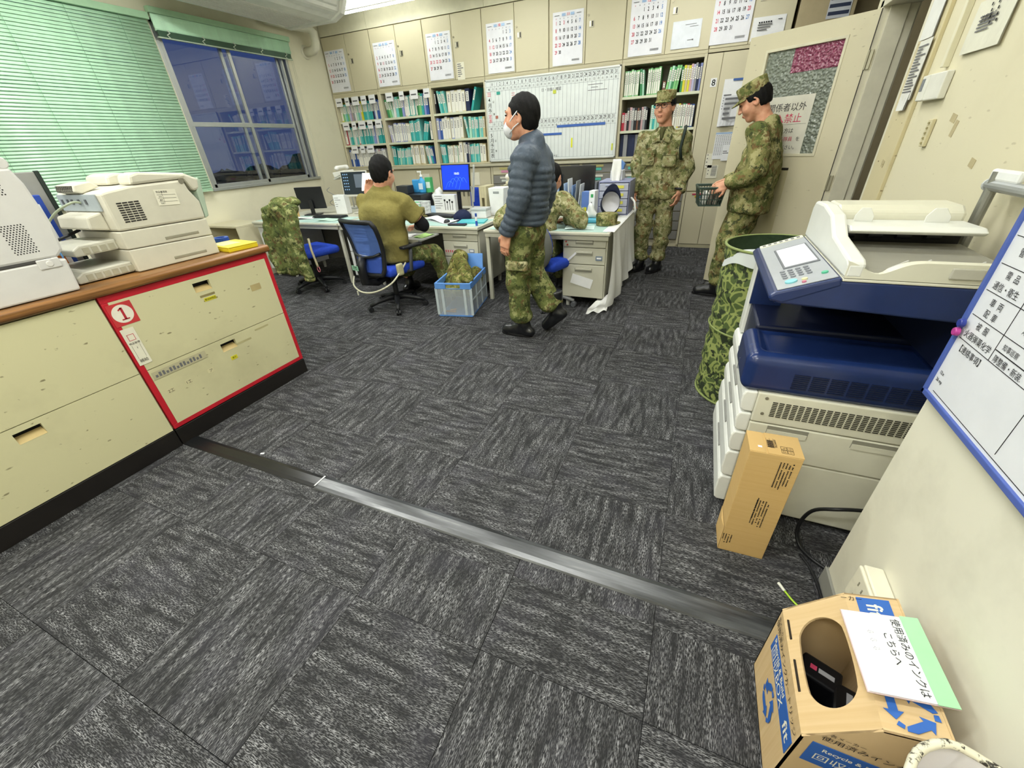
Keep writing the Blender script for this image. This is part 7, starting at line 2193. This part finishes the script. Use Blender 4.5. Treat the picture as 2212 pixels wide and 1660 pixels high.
# ---- the walker in the quilted jacket
s = Fig('person in a dark quilted jacket and white mask walking left past the desks', (-1.15, 2.92, 0))
F = SDF(.02)
hc = (-1.14, 2.90, 1.540)
s.head(F, hc, (-1, -.02, -.03), (0.03, 0, 1), (-1.085, 2.92, 1.41), 1.05)
shL, shR = (-1.07, 2.765, 1.325), (-1.07, 3.075, 1.325)
elL, wrL = (-1.10, 2.695, 1.055), (-1.205, 2.715, .845)
elR, wrR = (-1.04, 3.14, 1.06), (-1.12, 3.12, .85)
s.limbs(F, [(-1.085, 2.92, 1.40), (-1.08, 2.92, 1.25), (-1.10, 2.92, 1.0), (-1.12, 2.92, .90)], [.06, .085, .08, .085])
s.limbs(F, [shL, elL, wrL], [.040, .040, .028]); s.limbs(F, [shR, elR, wrR], [.040, .040, .028])
kL, aL = (-1.195, 2.86, .50), (-1.165, 2.89, .12)
kR, aR = (-1.13, 3.02, .49), (-.935, 3.04, .20)
s.limbs(F, [(-1.12, 2.85, .87), kL, aL], [.08, .055, .04]); s.limbs(F, [(-1.12, 3.0, .87), kR, aR], [.08, .055, .04])
s.hand(F, wrL, (-.22, .02, -1), (.25, .95, 0), -1, .42)
s.hand(F, wrR, (-.2, 0, -1), (.2, -.95, 0), 1, .42)
sput('body', F, SKINM, s.t, .006)
s.face(True, False)
s.hair(-.075, 1.0, fr_z=.052)
QUILT = cloth('4f5966', .42, .25, 'quilted')
uniform_top(s, QUILT, (-1.115, 2.92, .885), (-1.085, 2.92, 1.26), (-1.078, 2.92, 1.425), shL, shR, elL, elR, wrL, wrR, (0, 1, 0), hemr=.132, chr_=.150, flat=.98, amp=.008, seed=3, collar=False, armr=(.076, .066, .050),
            puff=lambda q: .013*np.sqrt(np.abs(np.sin(np.pi*q*9.0)))-.008, h=.008)
trousers(s, CAMO2, (-1.12, 2.92, .84), (-1.13, 2.85, .83), (-1.12, 3.0, .83), kL, kR, (-1.168, 2.885, .155), (-.96, 3.035, .225), (0, 1, 0), seed=5, wr=.135, r=(.108, .094, .074))
pk = SDF(.01); pk.box(s.L((-1.155, 2.758, .615)), (.085, .022, .035), .012); pk.disp = wrinkle(.003, 30, (.5, .2, 1), 2); sput('pocket_flap', pk, CAMO3, s.t, .008)
s.boot(aL, (-1.365, 2.91, 0)); s.boot(aR, (-1.06, 3.05, .02), True)
m = SDF(.012)
m.ell(s.P(0, .070, -.062), (.066, .048, .056), s.X); m.box(s.P(0, -.06, -.06), (.2, .085, .2), .01, s.X, .01, True)
mk = sput('face_mask', m, pl('dfe1e6', .7), s.t, .005)
for q in (-1, 1):
    MB().tube([tuple(s.P(q*.058, .068, -.040)), tuple(s.P(q*.074, .03, -.005)), tuple(s.P(q*.080, -.008, .026))], .0035, 6).tube([tuple(s.P(q*.058, .060, -.085)), tuple(s.P(q*.072, .025, -.055)), tuple(s.P(q*.080, -.012, -.035))], .0035, 6).build('ear_loop', pl('e6e7ea', .7), mk, smooth=True)

# ---- the seated person in the olive shirt
s = Fig('person in an olive T-shirt sitting at the middle desk, seen from behind', (-2.66, 3.24, 0))
F = SDF(.02)
s.head(F, (-2.635, 3.29, 1.222), (-.05, .96, -.22), (0, .2, 1), (-2.655, 3.25, 1.10), 1.12)
shL, shR = (-2.865, 3.26, .995), (-2.445, 3.25, .995)
elL, wrL = (-2.97, 3.44, .80), (-3.03, 3.50, 1.02)
elR, wrR = (-2.335, 3.36, .775), (-2.52, 3.52, .735)
s.limbs(F, [(-2.655, 3.25, 1.09), (-2.655, 3.23, .95), (-2.66, 3.19, .70), (-2.665, 3.20, .55)], [.06, .09, .085, .09])
s.limbs(F, [shL, elL, wrL], [.042, .042, .028]); s.limbs(F, [shR, elR, wrR], [.042, .042, .028])
kL, aL = (-2.86, 3.62, .50), (-2.87, 3.68, .12)
kR, aR = (-2.42, 3.60, .48), (-2.36, 3.66, .12)
hL, hR = (-2.76, 3.25, .50), (-2.56, 3.25, .50)
s.limbs(F, [hL, kL, aL], [.085, .058, .04]); s.limbs(F, [hR, kR, aR], [.085, .058, .04])
s.hand(F, wrL, (.25, .15, .9), (.6, -.7, 0), 1, .55); s.hand(F, wrR, (-.9, .35, -.12), (0, 0, -1), -1, .45)
sput('body', F, SKINM, s.t, .0065)
s.hair(-.080, 1.04, fr_z=.05)
OLIVE = cloth('837a45', .9, .3, 'olive')
L = s.L
J = SDF(.04)
J.cyl(L((-2.665, 3.19, .46)), L((-2.655, 3.235, .95)), .165, .172, .03, flat=(1.22, .80), side=(1, 0, 0), k=.05)
J.cap(L(shL), L((-2.655, 3.25, 1.04)), .070, .066, .06); J.cap(L(shR), L((-2.655, 3.25, 1.04)), .070, .066, .06); J.cap(L((-2.655, 3.25, 1.03)), L((-2.655, 3.255, 1.085)), .090, .074, .06)
J.cap(L((-2.76, 3.19, .88)), L((-2.56, 3.18, .88)), .11, .11, .07)
J.cyl(L(shL), L(V3(*shL)*.32+V3(*elL)*.68), .082, .088, .014, k=.03); J.cyl(L(shR), L(V3(*shR)*.30+V3(*elR)*.70), .082, .090, .014, k=.03)
J.cyl(L((-2.652, 3.262, 1.135)), L((-2.648, 3.275, 1.25)), .075, .075, .005, k=.008, sub=True)
J.disp = wrinkle(.012, 20, (.7, .2, 1), 2.2, 1.6)
sput('shirt', J, OLIVE, s.t, .0095)
m = SDF(.02); m.cyl(L(V3(*shR)*.25+V3(*elR)*.75), L(elR), .056, .056, .01); m.cap(L(elR), L(elR), .056); m.cyl(L(elR), L(V3(*elR)*.1+V3(*wrR)*.9), .055, .042, .01); m.disp = wrinkle(.003, 50, (1, 1, .3), 1)
sput('arm_sleeve', m, cloth('17181b', .85, .3), s.t, .008)
m = SDF(.02); m.cyl(L(V3(*shL)*.25+V3(*elL)*.75), L(elL), .056, .056, .01); m.cap(L(elL), L(elL), .056); m.cyl(L(elL), L(V3(*elL)*.1+V3(*wrL)*.9), .055, .042, .01)
sput('arm_sleeve', m, cloth('17181b', .85, .3), s.t, .008)
trousers(s, CAMO2, (-2.66, 3.22, .50), hL, hR, kL, kR, (-2.87, 3.68, .19), (-2.36, 3.66, .19), (1, 0, 0), seed=1, r=(.10, .085, .07), up=.05)
s.boot(aL, (-2.87, 3.86, 0)); s.boot(aR, (-2.34, 3.84, 0))
papers('white sheet held up by the person in olive', -3.04, 3.55, .2, .13, .17, z=1.13)
bpy.data.objects[[o.name for o in COL.objects if o.get('label') == 'white sheet held up by the person in olive'][0]].rotation_euler = (1.1, 0, .15)

# ---- the soldier in glasses
s = Fig('person in camouflage uniform, cap and glasses standing by the bookcases', (-.43, 5.05, 0))
F = SDF(.02)
f = (-.28, -.96, -.04)
s.head(F, (-.452, 5.04, 1.632), f, (0, 0, 1), (-.425, 5.09, 1.46), 1.13)
shL, shR = (-.24, 5.08, 1.355), (-.61, 5.06, 1.365)         # his left is at the right of the picture
elL, wrL = (-.155, 5.10, 1.10), (-.195, 4.985, .875)
elR, wrR = (-.66, 5.07, 1.10), (-.655, 5.00, .86)
s.limbs(F, [(-.425, 5.09, 1.45), (-.425, 5.08, 1.28), (-.42, 5.07, 1.02), (-.41, 5.08, .92)], [.06, .09, .09, .09])
s.limbs(F, [shL, elL, wrL], [.042, .042, .029]); s.limbs(F, [shR, elR, wrR], [.042, .042, .029])
kL, aL = (-.315, 5.05, .47), (-.335, 5.09, .12)
kR, aR = (-.535, 5.04, .47), (-.525, 5.09, .12)
hL, hR = (-.33, 5.08, .86), (-.50, 5.08, .86)
s.limbs(F, [hL, kL, aL], [.085, .058, .042]); s.limbs(F, [hR, kR, aR], [.085, .058, .042])
s.hand(F, wrL, (-.12, -.10, -1), (-.8, .35, 0), -1, .55); s.hand(F, wrR, (0, -.05, -1), (.9, .1, 0), 1, .5)
sput('body', F, SKINM, s.t, .006)
s.face(True, True); s.hair(-.06, .93, fr_z=.06)
s.cap(CAMO, .042)
uniform_top(s, CAMO3, (-.41, 5.075, .80), (-.425, 5.07, 1.25), (-.427, 5.075, 1.445), shL, shR, elL, elR, wrL, wrR, (1, 0, 0), hemr=.190, chr_=.165, flat=.74, amp=.014, seed=4, armr=(.074, .070, .054))
trousers(s, CAMO3, (-.415, 5.08, .84), hL, hR, kL, kR, (-.335, 5.085, .15), (-.527, 5.085, .15), (1, 0, 0), seed=8, wr=.155, r=(.104, .088, .070))
for (x, y, z, w) in ((-.545, 4.915, 1.19, .062), (-.335, 4.915, 1.175, .066)):
    pk = SDF(.012); pk.box(s.L((x, y+.02, z)), (w, .022, .066), .016); pk.disp = wrinkle(.003, 30, (.5, .2, 1), x*9); sput('chest_pocket', pk, CAMO3, s.t, .008)
    pk = SDF(.01); pk.box(s.L((x, y+.008, z+.055)), (w+.006, .016, .020), .008); sput('pocket_flap', pk, CAMO3, s.t, .007)
m = SDF(.01); m.cap(s.L((-.44, 4.972, 1.428)), s.L((-.437, 4.944, 1.355)), .030, .006); sput('undershirt', m, cloth('5b5a3a', .9, .2), s.t, .007)
for q in (-1, 1):
    lp_ = MB(); lp_.grid(lambda u, v: tuple(s.L((-.437+q*(.010+.075*u+.015*(1-v)), 4.957-.032*v+.018*u, 1.432-.088*v-.025*u))), 4, 4); lp_.build('lapel', CAMO3, s.t, smooth=True, solid=.008)
s.boot(aL, (-.41, 4.955, 0)); s.boot(aR, (-.60, 4.965, 0))
g_ = MB()
for q in (-1, 1):
    pts = [s.P(q*.033+.026*math.cos(a)*1.0, .106-.004*abs(math.cos(a)), .008+.018*math.sin(a)) for a in [2*PI*i/16 for i in range(16)]]
    g_.tube([tuple(p) for p in pts], .0028, 6, True)
    g_.tube([tuple(s.P(q*.058, .102, .014)), tuple(s.P(q*.076, .05, .014)), tuple(s.P(q*.079, -.01, .008))], .0026, 6)
g_.tube([tuple(s.P(-.008, .107, .012)), tuple(s.P(0, .110, .014)), tuple(s.P(.008, .107, .012))], .0025, 6)
g_.build('glasses', pl('16171b', .3, 0, .5), s.t, smooth=True)
MB().tube([tuple(s.L(p)) for p in ((-.235, 5.12, 1.45), (-.225, 5.02, 1.455), (-.232, 4.965, 1.38), (-.245, 4.94, 1.27), (-.225, 4.955, 1.17))], .015, 6).build('shoulder_strap', pl('1d2b24', .7), s.t, smooth=True)
MB().tube([tuple(s.L((-.192+.047*math.cos(a), 4.985+.047*math.sin(a), .905))) for a in [2*PI*i/16 for i in range(16)]], .012, 6, True).build('wrist_watch', pl('1a1a1c', .4), s.t, smooth=True)

# ---- the soldier with the basket
s = Fig('person in camouflage uniform and cap holding a basket by the open door', (.38, 4.38, 0))
F = SDF(.02)
s.head(F, (.285, 4.40, 1.592), (-.86, .10, -.46), (-.35, 0, 1), (.385, 4.40, 1.46), 1.06)
fb = nrm(V3(-.9, .32, 0)); lf = V3(-.32, -.9, 0)
shL, shR = (.352, 4.235, 1.385), (.475, 4.575, 1.385)
elL, wrL = (.400, 4.155, 1.115), (.205, 4.185, 1.015)
elR, wrR = (.44, 4.62, 1.11), (.21, 4.53, 1.0)
s.limbs(F, [(.40, 4.40, 1.45), (.425, 4.40, 1.28), (.43, 4.40, 1.02), (.415, 4.40, .92)], [.06, .09, .085, .09])
s.limbs(F, [shL, elL, wrL], [.042, .042, .029]); s.limbs(F, [shR, elR, wrR], [.042, .042, .029])
kL, aL = (.325, 4.325, .48), (.300, 4.38, .12)
kR, aR = (.375, 4.50, .48), (.375, 4.52, .12)
hL, hR = (.385, 4.32, .86), (.435, 4.48, .86)
s.limbs(F, [hL, kL, aL], [.085, .058, .042]); s.limbs(F, [hR, kR, aR], [.085, .058, .042])
s.hand(F, wrL, (-.85, .25, -.35), (.1, .75, -.35), 1, .75); s.hand(F, wrR, (-.9, -.3, -.35), (-.2, -.8, -.3), -1, .7)
sput('body', F, SKINM, s.t, .006)
s.face(True, True); s.hair(-.055, .95, fr_z=.06)
s.cap(CAMO, .046)
uniform_top(s, CAMO, (.415, 4.395, .775), (.430, 4.40, 1.26), (.402, 4.40, 1.45), shL, shR, elL, elR, wrL, wrR, lf, hemr=.205, chr_=.178, flat=.84, amp=.015, seed=6, armr=(.082, .074, .056))
trousers(s, CAMO, (.41, 4.40, .84), hL, hR, kL, kR, (.302, 4.375, .15), (.376, 4.515, .15), lf, seed=9, wr=.170, r=(.125, .108, .080))
s.boot(aL, (.10, 4.42, 0)); s.boot(aR, (.18, 4.56, 0))
s.t.location.y -= .05
# the basket in his hands
t = thing('slotted_basket', 'dark green slotted plastic basket held by the person at the door', 'basket', (.085, 4.295, .845), rz=.1)
GB = pl('2f4038', .45)
def wl(u, z):      # tapered wall outline, u 0..4 around
    w, d_ = .085+.02*z/.14, .135+.02*z/.14
    k = int(u) % 4; q = u-int(u)
    c = [(-w, -d_), (w, -d_), (w, d_), (-w, d_)]
    a, b = c[k], c[(k+1) % 4]
    return (a[0]+(b[0]-a[0])*q, a[1]+(b[1]-a[1])*q, z)
for k in range(4):
    a = MB(); n = 9 if k % 2 == 0 else 13
    for i in range(n+1):
        p, q = Vector(wl(k+min(.999, i/n), 0)), Vector(wl(k+min(.999, i/n), .14)); a.tube([p, q], .0045, 4)
    for z in (.002, .05, .09, .135): a.tube([wl(k+.0, z), wl(k+.999, z)], .007 if z in (.002, .135) else .0045, 4)
    a.build('side_grid', GB, t)
MB().bc((0, 0, .003), (.17, .27, .006)).build('bottom', GB, t)
MB().tube([wl(u*.25*.999, .142) for u in range(16)], .009, 6, True).build('rim', GB, t)
for k, (c, l_) in enumerate((('d3d2cc', 'white'), ('8b7d72', 'brown-grey'), ('c9b7ae', 'pale pink'))):
    one('bundle', MB().bc((0, 0, .04), (.034, .18, .10)), pl(c, .6), f'{l_} bundle standing in the green slotted basket', 'bundle', (.045+.042*k, 4.295, .857), rot=(0, .2, .1), bevel=.008)

# ---- the person bent over the right desk
s = Fig('person in camouflage bent over the right desk, mostly hidden by the walker', (-1.33, 3.66, 0))
F = SDF(.02)
s.head(F, (-1.27, 3.99, 1.10), (.1, .85, -.52), (0, .5, .85), (-1.34, 3.88, .99))
shL, shR = (-1.53, 3.84, .93), (-1.13, 3.84, .93)
elL, wrL = (-1.66, 3.64, .775), (-1.66, 3.74, .745)
elR, wrR = (-.945, 3.76, .775), (-1.12, 3.98, .745)
s.limbs(F, [(-1.34, 3.86, .98), (-1.34, 3.80, .88), (-1.335, 3.70, .68), (-1.33, 3.66, .56)], [.06, .09, .085, .09])
s.limbs(F, [shL, elL, wrL], [.042, .042, .029]); s.limbs(F, [shR, elR, wrR], [.042, .042, .029])
hL, hR = (-1.43, 3.70, .51), (-1.23, 3.70, .51)
kL, aL = (-1.50, 4.06, .50), (-1.52, 4.02, .12)
kR, aR = (-1.20, 4.06, .50), (-1.18, 4.02, .12)
s.limbs(F, [hL, kL, aL], [.085, .058, .04]); s.limbs(F, [hR, kR, aR], [.085, .058, .04])
s.hand(F, wrL, (.25, .9, -.25), (.1, .2, -1), 1, .4); s.hand(F, wrR, (-.8, .5, -.1), (0, 0, -1), -1, .4)
sput('body', F, SKINM, s.t, .0065)
s.hair(-.07, 1.0)
uniform_top(s, CAMO3, (-1.33, 3.66, .50), (-1.34, 3.79, .86), (-1.34, 3.87, .96), shL, shR, elL, elR, wrL, wrR, (1, 0, 0), hemr=.16, chr_=.165, flat=.80, amp=.009, seed=7, armr=(.085, .078, .058))
trousers(s, CAMO2, (-1.33, 3.68, .51), hL, hR, kL, kR, (-1.52, 4.02, .19), (-1.18, 4.02, .19), (1, 0, 0), seed=11, up=.04)
s.boot(aL, (-1.52, 4.20, 0)); s.boot(aR, (-1.17, 4.20, 0))
